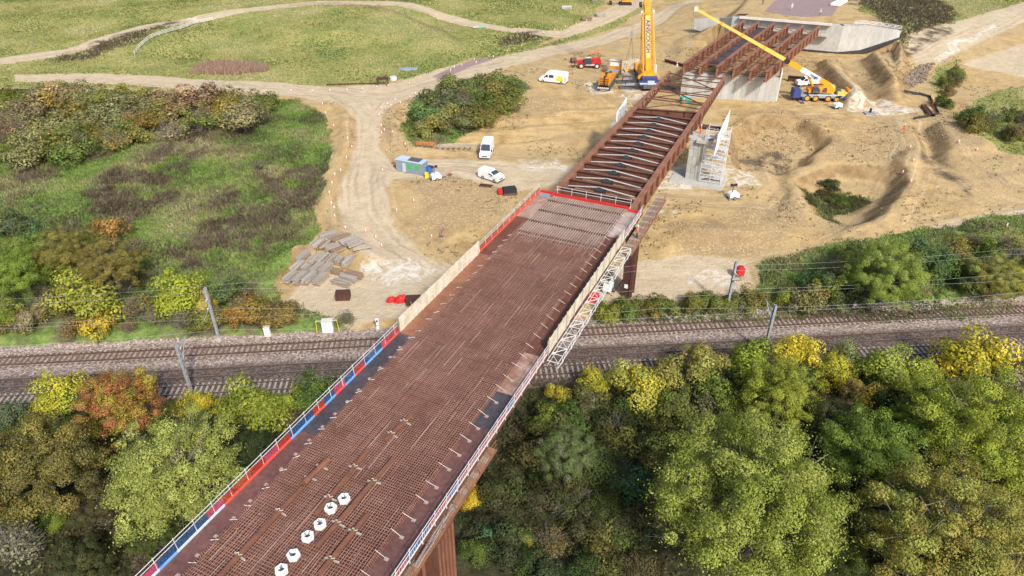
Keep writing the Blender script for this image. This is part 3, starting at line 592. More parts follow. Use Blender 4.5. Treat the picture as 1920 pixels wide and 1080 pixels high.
# rebar: two layers of bars, too fine to pick apart
S_MAT = 72.0
mb = BM(); r_ = .022
def rod(a, b, w=.034): mb.bar(a, b, w, w)
z1 = ZD + .18
for n in np.arange(-31.65, -21.0, .20) + RNG.normal(size=54) * .02:
    j = RNG.uniform(-.025, .025, 5); ss = np.linspace(S0, S_MAT + RNG.uniform(-2.5, 2.0), 5); ss[1:4] += RNG.uniform(-3, 3, 3)
    for k in range(4): rod((n + j[k], ss[k] - .8 * (k > 0), z1 + .05 + .045 * (k % 2)), (n + j[k + 1], ss[k + 1], z1 + .04 + .04 * (k % 2)), .036)
tag(mb.build('rebar_mat', 'rebar', bridge), kind='stuff'); mb = BM()
for s in np.arange(S0, S_MAT - 2, .24):
    sh = RNG.uniform(-.04, .04); a = -31.75 + RNG.uniform(-.12, .12); b = -21.0 + RNG.uniform(-.12, .12)
    rod((a, s + sh, z1 + .03), (-26.4, s + RNG.uniform(-.02, .02), z1 + .03), .04); rod((-26.4, s + RNG.uniform(-.02, .02), z1 + .02), (b, s + sh, z1 + .02), .04)
tag(mb.build('rebar_cross_layer', 'rebar_dark', bridge), kind='stuff')
mb = BM()
for n in np.arange(-31.6, -21.0, .33):
    rod((n, S_MAT - 2.6 + RNG.uniform(-1.5, 1), ZD + .07), (n + RNG.uniform(-.02, .02), S_END - .5, ZD + .07), .11)
tag(mb.build('lattice_bar', 'rebar_pale', bridge), kind='stuff')
mb = BM()
for s in np.arange(S_MAT - .9, S_END - 1, 3.3):
    mb.box((-26.3, s, ZD + .05), (10.7, .22, .12))
    for n in np.arange(-31.5, -21.1, .3): mb.box((n, s + .05, ZD + .14), (.1, .3, .08))
tag(mb.build('plank_joint', 'rust_dark', bridge), kind='stuff')
# pale bars laid on the mat in bundles, caps on bar ends, spacer rows: these give the mat its flecked look
mb = BM()
for _ in range(70):
    n = RNG.uniform(-31.4, -21.5); s = RNG.uniform(S0, S_MAT - 6); l = RNG.uniform(1, 5)
    rod((n, s, z1 + .07), (n + RNG.uniform(-.03, .03), s + l, z1 + .07), .04)
for s in np.arange(S0 + .6, S_MAT, 1.65):
    for n in np.arange(-31.5, -21.1, .42):
        if RNG.random() < .4: mb.box((n + RNG.uniform(-.1, .1), s + RNG.uniform(-.06, .06), z1 + .1), (.06, .05, .05))
tag(mb.build('loose_bar', 'rebar_pale', bridge), kind='stuff')
mb = BM()
for s in np.arange(S0, S_END - 10, .17):     # starter bars standing along both edges of the mat
    for n, d in ((-31.72, -.28), (-21.02, .28)):
        h = RNG.uniform(.28, .42); rod((n, s, ZD + .05), (n + d * .3, s, ZD + h), .03); rod((n + d * .3, s, ZD + h), (n + d, s, ZD + .12), .03)
tag(mb.build('starter_bar', 'rebar', bridge), kind='stuff')
# darker seams across the mat
mb = BM()
for s in np.arange(S0 + 1.2, S_MAT, 3.42): mb.box((-26.35, s, ZD + .06), (10.6, .34, .1))
tag(mb.build('mat_seam', 'rust_dark', bridge), kind='stuff')
# tie rods with base plates, along the right edge all the way, along the left edge in the near half
mbr = MB(); mbr.tube((-.72, 0, .50), (.12, 0, .12), .022, 6); rod_me = mbr.mesh('tie_rod', 'off_white')
mbp = MB(); mbp.box((.16, 0, .03), (.30, .26, .05)); mbp.box((.16, 0, .09), (.12, .1, .08)); plate_me = mbp.mesh('anchor_plate', 'plate_chalky')
def put_rod(n, s, rz, plate=True):
    o = link('tie_rod', rod_me, bridge, (n - B0[0], s - B0[1], ZD), rz)
    if plate: link('anchor_plate', plate_me, o)
for k, s in enumerate(np.arange(15, 82, 1.72)): put_rod(-20.35, s + RNG.uniform(-.15, .15), RNG.uniform(-.12, .12), s < 46)
mbr = MB(); mbr.tube((-.28, -.14, .22), (.22, .16, .3), .028, 6); rod2_me = mbr.mesh('tie_rod', 'off_white')
for k, s in enumerate(np.arange(14.5, 70, 1.72)):
    link('tie_rod', rod2_me, bridge, (-31.85 + RNG.uniform(-.1, .1) - B0[0], s + RNG.uniform(-.3, .3) - B0[1], ZD), RNG.uniform(-.4, .4))
    if s < 46: link('anchor_plate', plate_me, bridge, (-32.35 - B0[0], s + .4 - B0[1], ZD))
# red edge forms at the end of the deck
for a, b in (((-31.3, S_END - .1), (-20.6, S_END - .1)), ((-20.4, S_END - .75), (-18.6, S_END - .75)), ((NL, S_END + .1), (-31.7, S_END + .1)), ((-31.5, S_END - 1.0), (-31.5, S_END))):
    mb = BM(); mb.bar((*a, ZD + .12), (*b, ZD + .12), .3, .34); mb.build('end_form', 'red', bridge)
mb = BM(); mb.box((-32.6, S_END - .9, ZD + .06), (1.5, .9, .12)); mb.build('hatch_plate', 'cabin_grey', bridge)
# launching nose: two trusses with cross frames and plan bracing
nose_l = (GL, 126.1, 152.6); nose_r = (GR, 131.1, 153.6)
for n, a, b in (nose_l, nose_r):
    top = lambda s: ZD + .2 - (s - a) * 0.012
    bot = lambda s: ZD - 2.0 + (s - a) * .03
    mb = BM(); mb.bar((n, a, top(a)), (n, b, top(b)), .5, .34); t = mb.build('nose_top_chord', 'rust_light', bridge)
    mb = BM(); mb.bar((n, a, bot(a)), (n, b, bot(b)), .5, .3); mb.build('nose_bottom_chord', 'rust', bridge)
    k = 0; st = (b - a) / 18
    for k in range(18):
        s0 = a + k * st; mb = BM()
        if k % 2 == 0: mb.bar((n, s0, bot(s0)), (n, s0 + st, top(s0 + st)), .2, .2)
        else: mb.bar((n, s0, top(s0)), (n, s0 + st, bot(s0 + st)), .2, .2)
        mb.build('nose_diagonal', 'rust_light', bridge)
    mb = BM(); mb.bar((n, b, top(b) - .1), (n, b, bot(b)), .36, .3); mb.build('nose_end_post', 'rust_light', bridge)
    mb = BM(); mb.tube((n - .25, b - .1, top(b) + .1), (n + .25, b - .1, top(b) + .1), .4, 12); mb.build('nose_tip', 'rust_light', bridge)
rows = [132.5, 138.0, 143.5, 149.0, 152.8]
for i, s in enumerate(rows):
    for z in ((ZD - .05, ZD - 1.3) if i in (1, 2, 3) else (ZD - .05,)):
        mb = BM(); mb.bar((GL, s - (1.2 if i == 4 else 0), z), (GR, s, z), .18, .18); mb.build('nose_strut', 'rust', bridge)
mid = (GL + GR) / 2
for i in range(4):
    a, b = rows[i], rows[i + 1]
    for p, q in (((mid, b), (GL, a)), ((mid, b), (GR, a))) if i % 2 == 0 else (((GL, b), (mid, a)), ((GR, b), (mid, a))):
        mb = BM(); mb.bar((*p, ZD - .12), (*q, ZD - .12), .15, .15); mb.build('nose_brace', 'rust', bridge)
for p, q in (((GL, 127.2), (mid, 132.5)), ((GR, 131.5), (mid, 132.5))):
    mb = BM(); mb.bar((*p, ZD - .6), (*q, ZD - .6), .15, .15); mb.build('nose_brace', 'rust', bridge)

# ------------------------------------------------------------------ edge protection
def guard(name, label, n, s0, s1, out, sched, group=None, h=1.25):
    """scaffold-tube guard rail on the deck edge: posts, two rails, net panels and toe boards coloured by sched"""
    O = (n, s0, ZD); g = bthing(name, label, 'guard rail', *O, group=group)
    post = MB(); post.tube((0, 0, -.25), (out * .12, 0, h + .12), .03, 6); post.box((0, 0, -.2), (.1, .1, .14)); pme = post.mesh('post', 'alu')
    s = s0
    while s <= s1 + .01: link('post', pme, g, (0, s - s0, 0)); s += 1.72
    for z in (h, h * .72):
        mb = MB(O); mb.tube((n + out * .11, s0, ZD + z), (n + out * .11, s1, ZD + z), .032, 6); mb.build('rail', 'alu', g)
    for a, b, net, toe in sched:
        mb = MB(O); j1, j2 = RNG.uniform(-.09, .04, 2); mb.add([(n + out * .02, a, ZD + .16), (n + out * .02, b, ZD + .16), (n + out * .07, b, ZD + h * .74 + j1), (n + out * RNG.uniform(.02, .1), (a + b) / 2, ZD + h * .72 + (j1 + j2) / 2 - .03), (n + out * .07, a, ZD + h * .74 + j2)], [(0, 1, 2, 3, 4)])
        o = mb.build('net_panel', net, g)
        mb = MB(O)
        for k in range(int((b - a) / .28)): mb.bar((n + out * .05, a + .14 + k * .28, ZD + .1), (n + out * .08, a + .14 + k * .28, ZD + h * .74), .026, .026)
        mb.build('net_wire', 'alu' if net[:4] == 'mesh' else 'dark_grey', o)
        mb = MB(O); mb.box((n, (a + b) / 2, ZD + .11), (.05, b - a - .02, .22)); mb.build('toe_board', toe, g)
    return g
def sched_of(txt, s0, step):
    D_ = {'r': ('net_red', 'toe_red'), 'b': ('net_blue', 'toe_blue'), 'i': ('net_blue', 'toe_ice'), 'p': ('net_pink', 'toe_red'), 'q': ('net_pink', 'toe_ice'), 'R': ('mesh_red', 'white_paint'), 'B': ('mesh_blue', 'white_paint'), 'P': ('mesh_pink', 'white_paint')}
    return [(s0 + i * step, s0 + (i + 1) * step, *D_[c]) for i, c in enumerate(txt)]
guard('guard_rail', 'guard rail with red and blue netting along left deck edge before the hoarding', NL, 6.0, 46.2, -1, sched_of('qriibiqbiiqrrrprbbrbpbrbbpr', 6.0, 1.489))
guard('guard_rail', 'short red netted guard rail at far left corner of the deck beyond the hoarding', NL, 64.2, 83.2, -1, sched_of('rrrrrrrrrrr', 64.2, 1.727))
guard('guard_rail', 'guard rail with red and blue netting along right deck edge before the hoarding', NR, 12.0, 49.0, 1, sched_of('RRPPBRPRBBRRBRPPRRRBRPRPP', 12.0, 1.48))
guard('guard_rail', 'pink netted guard rail at far right corner of the deck beside open girders', NR, 74.6, 82.5, 1, sched_of('PPPPP', 74.6, 1.58))
O = (-31.4, S_END, ZD); g = bthing('guard_rail', 'guard rail of scaffold tubes across the deck end before the open girders', 'guard rail', *O)
post = MB(); post.tube((0, 0, 0), (0, .12, 1.35), .035, 6); post.box((0, 0, .1), (.14, .14, .2)); pme = post.mesh('post', 'alu')
for k in range(6): link('post', pme, g, (k * 2.12 + .3, .1, 0))
for z in (1.2, .8):
    mb = MB(O); mb.tube((-31.3, S_END + .2, ZD + z), (-20.5, S_END + .2, ZD + z), .03, 6); mb.build('rail', 'alu', g)
mb = MB(O); mb.tube((-31.3, S_END + .35, ZD + .45), (-20.5, S_END + .35, ZD + .45), .06, 6); mb.build('rail', 'rust', g)
# plywood hoardings over the tracks
def hoarding(label, n, s0, s1, out, h):
    O = (n, s0, ZD); g = bthing('hoarding', label, 'hoarding', *O)
    k = round((s1 - s0) / 1.22); w = (s1 - s0) / k
    for i in range(k):
        mb = MB(O); mb.box((n + RNG.uniform(-.012, .012), s0 + (i + .5) * w, ZD + h / 2 - .1 + RNG.uniform(-.015, .015)), (.05, w - .025, h + .2)); mb.build('panel', 'ply', g)
        mb = MB(O); mb.bar((n - out * .06, s0 + (i + .5) * w, ZD), (n - out * .06, s0 + (i + .5) * w, ZD + h + .06), .07, .05); mb.build('batten', 'off_white', g)
        if i % 2 == 0: mb = MB(O); mb.tube((n + out * .1, s0 + i * w, ZD - .4), (n + out * .12, s0 + i * w, ZD + h + .35), .03, 6); mb.build('post', 'galv', g)
    return g
hoarding('cream plywood hoarding along left deck edge above the far tracks', NL + .02, 46.4, 64.0, -1, 1.75)
hoarding('cream plywood hoarding along right deck edge above the tracks beside white lattice gantry', NR - .02, 49.2, 74.4, 1, 1.5)
# lattice access gantry hung outside the right hoarding
O = (-18.3, 48.5, ZD - .6); g = bthing('lattice_gantry', 'white lattice scaffold gantry hung outside the right hoarding', 'gantry', *O)
GA, GB = 48.5, 73.0
for n, z in ((-18.45, ZD - .2), (-17.35, ZD - .2), (-18.45, ZD - .85), (-17.35, ZD - .85)):
    mb = MB(O); mb.tube((n, GA, z), (n, GB, z), .04, 6); mb.build('chord', 'alu', g)
k = 0
for s in np.arange(GA, GB + .1, 1.225):
    for z in (ZD - .2,):
        mb = MB(O); mb.tube((-18.45, s, z), (-17.35, s, z), .04, 6); mb.build('ladder_tube', 'alu', g)
    mb = MB(O); mb.tube((-17.35, s, ZD - .85), (-17.35, s, ZD - .2), .04, 6); mb.build('upright', 'alu', g)
    if s < GB - 1:
        mb = MB(O); a, b = (-18.45, -17.35) if k % 2 else (-17.35, -18.45); mb.tube((a, s, ZD - .2), (b, s + 1.225, ZD - .2), .035, 6); mb.build('diagonal', 'alu', g)
        mb = MB(O); mb.tube((-17.35, s, ZD - (1.1 if k % 2 else .2)), (-17.35, s + 1.225, ZD - (.2 if k % 2 else 1.1)), .03, 6); mb.build('diagonal', 'alu', g)
    k += 1
# timber walkways hung below the right edge
def walkway(label, s0, s1, dn=0.0):
    NW = lambda v: v + dn
    O = (-18.0, s0, ZD - 1.4); g = bthing('walkway', label, 'walkway', *O); z = ZD - 1.3
    k = round((s1 - s0) / .6)
    for i in range(k): mb = MB(O); mb.box((-17.85 + dn, s0 + (i + .5) * (s1 - s0) / k, z), (1.45, (s1 - s0) / k - .03, .06)); mb.build('board', 'timber_brown' if i % 3 else 'timber_grey', g)
    for z_ in (.55, 1.05):
        mb = MB(O); mb.tube((-17.1 + dn, s0, z + z_), (-17.1 + dn, s1, z + z_), .035, 6); mb.build('rail', 'rust_light', g)
    mb = MB(O); mb.bar((-17.12 + dn, s0, z - .08), (-17.12 + dn, s1, z - .08), .12, .24); mb.build('edge_beam', 'rust_light', g)
    for s in np.arange(s0, s1 + .1, 2.0):
        mb = MB(O); mb.tube((-17.1 + dn, s, z), (-17.1 + dn, s, z + 1.1), .03, 6); mb.bar((-18.6 + dn, s, z - .12), (-17.1 + dn, s, z - .12), .1, .14); mb.build('stanchion', 'rust_light', g)
    return g
walkway('brown timber walkway under right deck edge above the near fluted pier', 12.0, 37.0, -1.25)
walkway('timber walkway with tube rails hung below the far right deck corner', 73.6, 91.0, -.2)
O = (-18.0, 24.5, ZD - 1.2); g = bthing('tube_bundle', 'bundle of galvanised scaffold tubes leaning in the near timber walkway', 'scaffold tubes', *O)
for i in range(9): mb = MB(O); a = RNG.uniform(-.25, .25); mb.tube((-18.5 + a, 24.2 + RNG.uniform(0, 1.5), ZD - 1.15 + RNG.uniform(0, .3)), (-18.5 + a * .5, 28 + RNG.uniform(0, 1.8), ZD - .9 + RNG.uniform(0, .5)), .035, 6); mb.build('tube', 'galv', g)

# ------------------------------------------------------------------ loose things on the deck
def deck_beam(label, a, b, w=.30, h=.24, mat='beam_rust', round_=False):
    A = bsv(*a, ZD + .45); B_ = bsv(*b, ZD + .45); x, y = b2w(*A); O = (A[0], A[1], ZD + .27); g = bthing('steel_beam', label, 'steel beam', *O, group='steel sections lying on the rebar')
    mb = MB(O)
    if round_: mb.tube((*A, ZD + .5), (*B_, ZD + .5), .24, 12)
    else:
        d = Vector((B_[0] - A[0], B_[1] - A[1], 0)).normalized(); sd = Vector((d.y, -d.x, 0)) * (w / 2 - .03)
        P_ = Vector((*A, ZD + .45)); Q_ = Vector((*B_, ZD + .45)); up = Vector((0, 0, h / 2 - .02))
        mb.bar(P_ + up, Q_ + up, w, .04); mb.bar(P_ + sd, Q_ + sd, .05, h - .085); mb.bar(P_ - sd, Q_ - sd, .05, h - .085)
    mb.build('section', mat, g)
    for k in (.25, .72):
        p = Vector((*A, 0)).lerp(Vector((*B_, 0)), k); mb = MB(O); mb.box((p.x, p.y, ZD + .34), (1.1, .12, .1), rz=RNG.uniform(-.2, .2)); mb.build('bearer', 'timber_pale', g)
        mb = MB(O); L_ = [(p.x - .21 + .07 * i, p.y + .09 * math.sin(i * 1.3), ZD + .6 + .03 * math.sin(i * 2)) for i in range(7)]; mb.path(L_, .028, 5); mb.build('sling', 'sling', g)
deck_beam('long rusty steel section beside the row of white collars, right of them', (594,1026), (738,860))
deck_beam('short rusty steel section on the rebar nearest the right deck edge', (598,1078), (689,966))
deck_beam('long rusty steel section on the rebar left of the white collars', (404,1090), (567,914))
deck_beam('rusty steel section behind the topmost white collar', (592,966), (692,843))
deck_beam('thick round rusty pipe tied with slings left of the white collars', (570,906), (616,862), round_=True)
deck_beam('rusty steel section lying alone furthest along the rebar mat', (722,826), (774,777))
def collar(label, px, py):
    A = bsv(px, py, ZD + .45); O = (*A, ZD + .25); g = bthing('white_collar', label, 'collar', *O, group='white hexagonal collars in a row')
    ring = lambda r, z, n=6: [(r * math.cos(2 * math.pi * (i + .5) / n), r * math.sin(2 * math.pi * (i + .5) / n), z) for i in range(n)]
    mb = MB(); n = 6; vs = ring(.45, 0) + ring(.48, .33) + ring(.42, .4) + ring(.25, .4) + ring(.2, .1); fs = []
    for k in range(4): fs += [(k * n + i, k * n + (i + 1) % n, (k + 1) * n + (i + 1) % n, (k + 1) * n + i) for i in range(n)]
    mb.add(vs, fs); mb.build('ring', 'white_paint', g)
    mb = MB(); mb.tube((0, 0, 0), (0, 0, .18), .215, 8); mb.build('void', 'black', g)
    mb = MB(); [mb.tube((RNG.uniform(-.15, .15), RNG.uniform(-.15, .15), .1), (RNG.uniform(-.2, .2), RNG.uniform(-.2, .2), .5), .035, 5) for _ in range(3)]; mb.build('anchor_bar', 'dark_grey', g)
    g.rotation_euler.z += RNG.uniform(0, 6)
for i, (a, b, w_) in enumerate([(645,935,'farthest'), (620,953,'second farthest'), (600,983,'third farthest'), (577,1006,'third nearest'), (550,1041,'second nearest'), (528,1069,'nearest, at the bottom of the photo')]):
    collar('white hexagonal collar with dark centre on the rebar, ' + w_ + (' of its row' if i < 5 else ''), a, b)
# ------------------------------------------------------------------ piers, walls, far span
# near pier: fluted steel portal, only its right leg shows under the walkway
O = (-26.1, 30.0, -1.5); g = bthing('fluted_pier', 'rust brown fluted steel pier with curved arches under the near deck', 'pier', *O)
zc = ZD - 2.5
for k in range(6):                       # nested ribs following the portal outline
    off = .0 + k * .42; out = []
    for sg in (1,):
        pts = []
        R0 = 3.0 + .0 * k
        xi = 4.2 - 0  # inner face of the leg from the axis
        leg_in = 5.05 - off * .62; leg_out = 5.05 - off * .62 + .26
        top = zc - .25 - off * .9
        arc = [(leg_in - R0 + R0 * math.cos(a), top - R0 + R0 * math.sin(a)) for a in np.linspace(0, math.pi / 2, 9)]
        arc_o = [(leg_out - R0 + (R0) * math.cos(a), top + .26 - R0 + R0 * math.sin(a)) for a in np.linspace(0, math.pi / 2, 9)]
        right = [(leg_in, -2.0)] + arc + [(0, top)]
        right_o = [(leg_out, -2.0)] + arc_o + [(0, top + .26)]
        half = right + right_o[::-1]
        for s_ in (1, -1):
            mb = MB(O); w = 1.5 - k * .17
            mb.prism([(O[0] + s_ * x, z) for x, z in half], 30 - w, 30 + w, 'y'); mb.build('rib', 'rust_light' if k % 2 == 0 else 'rust', g)
for s_ in (1, -1):
    mb = MB(O); mb.prism([(O[0] + s_ * x, z) for x, z in ((5.3, -2), (6.5, -2), (6.6, zc - .1), (5.3, zc - .1))], 28.6, 31.4, 'y'); mb.build('leg', 'rust', g)
    mb = MB(O)
    for j in range(5): mb.box((O[0] + s_ * 6.58, 28.9 + j * .55, 5), (.14, .16, zc * 2 - 14.2))
    mb.build('flute', 'rust_light', g)
# second pier: slender steel trestle beside the railway
O = (-19.3, 81.6, .4); g = bthing('steel_trestle', 'dark brown steel trestle pier on pale pad beside the railway', 'pier', *O)
for n in (-19.25, -32.0):
    gz = .3
    mb = MB(O); mb.loft([[(n + a * w, 81.7 + b * d, z) for a, b in ((-1, -1), (1, -1), (1, 1), (-1, 1))] for w, d, z in ((.62, .85, gz), (.66, .95, 5), (.75, 1.15, ZD - 2.3))]); lg = mb.build('leg', 'rust_dark', g)
    mb = MB(O)
    for a in (-1, 1): mb.box((n + a * .5, 81.7 - .98, ZD / 2 - 1), (.08, .14, ZD - 3.2)); mb.box((n + .74, 81.7 + a * .6, ZD / 2 - 1), (.14, .1, ZD - 3.2))
    mb.build('flange', 'rust', lg)
    mb = MB(O); mb.box((n, 81.7, gz - .05), (2.2, 2.6, .5)); mb.build('base_plate', 'concrete', g)
    mb = MB(O); mb.bar((n - 1.9, 81.2, gz + .2), (n - .5, 81.4, gz + 3.2), .12, .12); mb.build('prop', 'rust_dark', g)
mb = MB(O); mb.box((-19.3, 80.7, 2.4), (.5, .06, .6)); mb.build('notice_board', 'white_paint', g)
mb = MB(O); i_girder(mb, (-32, 81.7, ZD - 2.3), (-19.2, 81.7, ZD - 2.3), .9, .8); mb.build('cap_beam', 'rust_dark', g)
# third pier: concrete columns in panel formwork, with a scaffold stair
ZB = 3.0
O = (-19.0, 121.0, ZB); g = bthing('concrete_pier', 'pale concrete pier column in panelled formwork under the girder end', 'pier', *O)
for n0 in (-19.9, -33.6):
    n1 = n0 + 2.4; s0, s1 = 119.9, 122.3
    mb = MB(O); mb.box(((n0 + n1) / 2, (s0 + s1) / 2, (ZB + 10.4) / 2 - .2), (n1 - n0 - .1, s1 - s0 - .1, 10.4 - ZB + .4)); c = mb.build('column', 'dark_grey', g)
    for i in range(3):
        for j in range(5):
            hgt = (10.4 - ZB) / 5
            for (dx, dy, w, d) in ((i - 1, -1, .78, .08), (-1, i - 1, .08, .78), (1, i - 1, .08, .78)):
                mb = MB(O); x = (n0 + n1) / 2 + (dx * .8 if w > .1 else dx * 1.17); y = (s0 + s1) / 2 + (dy * .8 if d > .1 else dy * 1.17)
                mb.box((x, y, ZB + (j + .5) * hgt), (w - (.03 if w > .1 else 0), d - (.03 if d > .1 else 0), hgt - .04)); mb.build('form_panel', 'concrete_panel' if (i + j) % 3 else 'concrete', g)
mb = MB(O); mb.box((-26.0, 121.4, 10.75), (17.6, 3.0, .6)); mb.build('pier_head', 'concrete', g)
mb = MB(O); mb.box((-17.4, 121.0, 10.6), (2.6, 3.6, .5)); mb.build('bearing_shelf', 'concrete', g)
for n in (GL, GR): mb = MB(O); mb.box((n, 121.3, 11.0), (.9, .9, .5)); mb.build('bearing', 'dark_grey', g)
mb = MB(O); mb.tube((-19.4, 124.5, 11.6), (-15.6, 124.8, 11.6), .45, 12); mb.build('jack_beam', 'rust_dark', g)
mb = MB(O); mb.box((-17.6, 120.5, ZB + .02), (9.5, 6.0, .3)); mb.build('pad', 'concrete', g)
def scaff(label, n0, s0, w, d, z0, z1, rz=0):
    O = (n0 + w / 2, s0 + d / 2, z0); g = bthing('scaffold_tower', label, 'scaffold', *O); lift = .62
    for a in (0, .5, 1):
        for b in (0, 1): mb = MB(O); mb.tube((n0 + a * w, s0 + b * d, z0), (n0 + a * w, s0 + b * d, z1), .05, 6); mb.build('standard', 'alu', g)
    z = z0 + .3; k = 0
    while z < z1:
        for b in (0, 1): mb = MB(O); mb.tube((n0, s0 + b * d, z), (n0 + w, s0 + b * d, z), .042, 6); mb.build('ledger', 'alu', g)
        for a in (0, 1): mb = MB(O); mb.tube((n0 + a * w, s0, z), (n0 + a * w, s0 + d, z), .042, 6); mb.build('transom', 'alu', g)
        mb = MB(O); mb.tube((n0 + (k % 2) * w * .5, s0, z), (n0 + w * (.5 + .5 * (k % 2)), s0, z + lift * 2), .035, 6); mb.build('face_brace', 'alu', g)
        if k % 3 == 0 and z + 2 < z1:
            mb = MB(O); a, b = (n0, n0 + w) if k % 6 == 0 else (n0 + w, n0)
            for off in (0, .75): mb.bar((a, s0 + .3 + off, z), (b, s0 + .3 + off, z + 2), .06, .16)
            for q in range(9): f_ = (q + .5) / 9; mb.box((a + (b - a) * f_, s0 + .68, z + 2 * f_), (.26, .72, .04))
            mb.build('stair', 'alu', g)
            mb = MB(O); mb.box((n0 + w * .5, s0 + d * .72, z), (w, d * .5, .05)); mb.build('platform', 'alu', g)
        z += lift / 2 if k > 40 else lift; k += 1
    return g
scaff('galvanised scaffold stair tower beside the panelled concrete pier column', -17.3, 119.4, 3.8, 3.0, 3.2, 13.2)
for n0, lab in ((-15.0, 'white shutter panel standing right of the scaffold stair at the pier head'), (-34.4, 'white shutter panel standing left of the open girders at the pier head')):
    O = (n0, 121.0, 10.4); g = bthing('shutter_panel', lab, 'shutter panel', *O)
    a, b = (116.6, 127.8) if n0 > -20 else (122.0, 128.0)
    mb = MB(O); mb.prism([(a, 9.6), (b, 11.2), (b, 14.2), (a + 1.2, 13.0)] if n0 > -20 else [(a, 10.2), (b, 11.4), (b, 14.0), (a, 12.8)], n0, n0 + .14, 'x'); mb.build('sheet', 'white_paint', g)
    mb = MB(O)
    for k in range(6): s = a + 1 + k * (b - a - 1.4) / 5; mb.bar((n0 - .09 if n0 > -20 else n0 + .24, s, 10.9), (n0 - .09 if n0 > -20 else n0 + .24, s, 13.1), .12, .14)
    mb.build('waler', 'galv_dull', g)
    mb = MB(O)
    for k in range(3): s = a + 2 + k * 3.2; mb.tube((n0 - .1 if n0 > -20 else n0 + .2, s, 12.2), (n0 - 1.6 if n0 > -20 else n0 + 1.4, s, 10.9), .05, 6)
    mb.build('prop', 'galv', g)
# pier wall of the far span
PWZ = 5.4; A = (-30.6, 161.2); B_ = (-9.9, 166.6)
O = (-20, 163.5, PWZ); g = bthing('pier_wall', 'broad board marked concrete wall carrying six rusty girders', 'wall', *O)
d = Vector((B_[0] - A[0], B_[1] - A[1], 0)); Lw = d.length; d.normalize(); nrm = Vector((-d.y, d.x, 0))
K = 16
for i in range(K):
    p = Vector((*A, 0)) + d * (Lw * i / K + .012); q = Vector((*A, 0)) + d * (Lw * (i + 1) / K - .012); j = nrm * RNG.uniform(0, .012); th = nrm * 1.6
    mb = MB(O); mb.prism([(p + j).to_tuple()[:2], (q + j).to_tuple()[:2], (q + th).to_tuple()[:2], (p + th).to_tuple()[:2]], PWZ - .8, 10.75 + .0 * i, 'z'); mb.build('wall_panel', 'concrete' if i % 2 else 'concrete_panel', g)
# end face of the wall, its sunlit brightness put into a paler colour
q = Vector((*B_, 0)); mb = MB(O); mb.prism([(q + nrm * -.05).to_tuple()[:2], (q + d * .3 - nrm * .05).to_tuple()[:2], (q + d * .3 + nrm * 1.7).to_tuple()[:2], (q + nrm * 1.7).to_tuple()[:2]], PWZ - .8, 12.6, 'z'); mb.build('lit_end_face', 'off_white', g)
# six far girders in three braced pairs
FG0 = [(-30.6, 160.6), (-27.0, 160.8), (-23.3, 161.0), (-19.65, 161.0), (-16.05, 161.0), (-12.7, 161.4)]
FG1 = [(-25.3, 213.6), (-21.4, 213.8), (-17.2, 214.0), (-13.25, 213.9), (-9.4, 214.0), (-5.4, 214.4)]
O = (-18, 187, 6); fs = bthing('far_span', 'far bridge span of six parallel rusty girders with cross bracing', 'bridge span', *O)
for a, b in zip(FG0, FG1):
    mb = MB(O); i_girder(mb, (*a, ZD + .1), (*b, ZD + .35), 2.25, .8, .08, .06); gd = mb.build('girder', 'rust_light', fs)
    for k in range(13):
        p = Vector((*a, 0)).lerp(Vector((*b, 0)), (k + .4) / 13); mb = MB(O); mb.box((p.x, p.y, ZD - .9), (.78, .07, 2.05)); mb.build('stiffener', 'rust', gd)
for i in range(5):
    for k in range(9):
        t_ = (k + .5) / 9; p = Vector((*FG0[i], 0)).lerp(Vector((*FG1[i], 0)), t_); q = Vector((*FG0[i + 1], 0)).lerp(Vector((*FG1[i + 1], 0)), t_)
        mb = MB(O)
        if i % 2 == 0 or k % 2 == 0: mb.bar((p.x + .1, p.y, ZD - .3), (q.x - .1, q.y, ZD - .3), .14, .16)
        mb.bar((p.x + .1, p.y, ZD - 1.7), (q.x - .1, q.y, ZD - 1.7), .14, .16); mb.bar((p.x + .1, p.y, ZD - .4), (q.x - .1, q.y, ZD - 1.7), .1, .1)
        mb.build('cross_brace', 'rust', fs)
    for k in range(4):
        t_ = .03 + k * .022; p = Vector((*FG0[i], 0)).lerp(Vector((*FG1[i], 0)), t_); q = Vector((*FG0[i + 1], 0)).lerp(Vector((*FG1[i + 1], 0)), t_)
        if i % 2 == 0: mb = MB(O); mb.bar((p.x + .1, p.y + .6, ZD - .1), (q.x - .1, q.y - .2, ZD - .5), .1, .12); mb.build('end_brace', 'rust_light', fs)
mb = MB(O); p0 = Vector((*FG0[1], 0)); p1 = Vector((*FG1[1], 0)); sh = Vector((1.5, 0, 0)); mb.bar((*(p0 + sh + Vector((0, 6, 0))).to_tuple()[:2], ZD - 1.2), (*(p1 + sh + Vector((0, -1.5, 0))).to_tuple()[:2], ZD - 1.0), 2.2, .08); mb.build('dark_sheeting', 'plate_slate', fs)
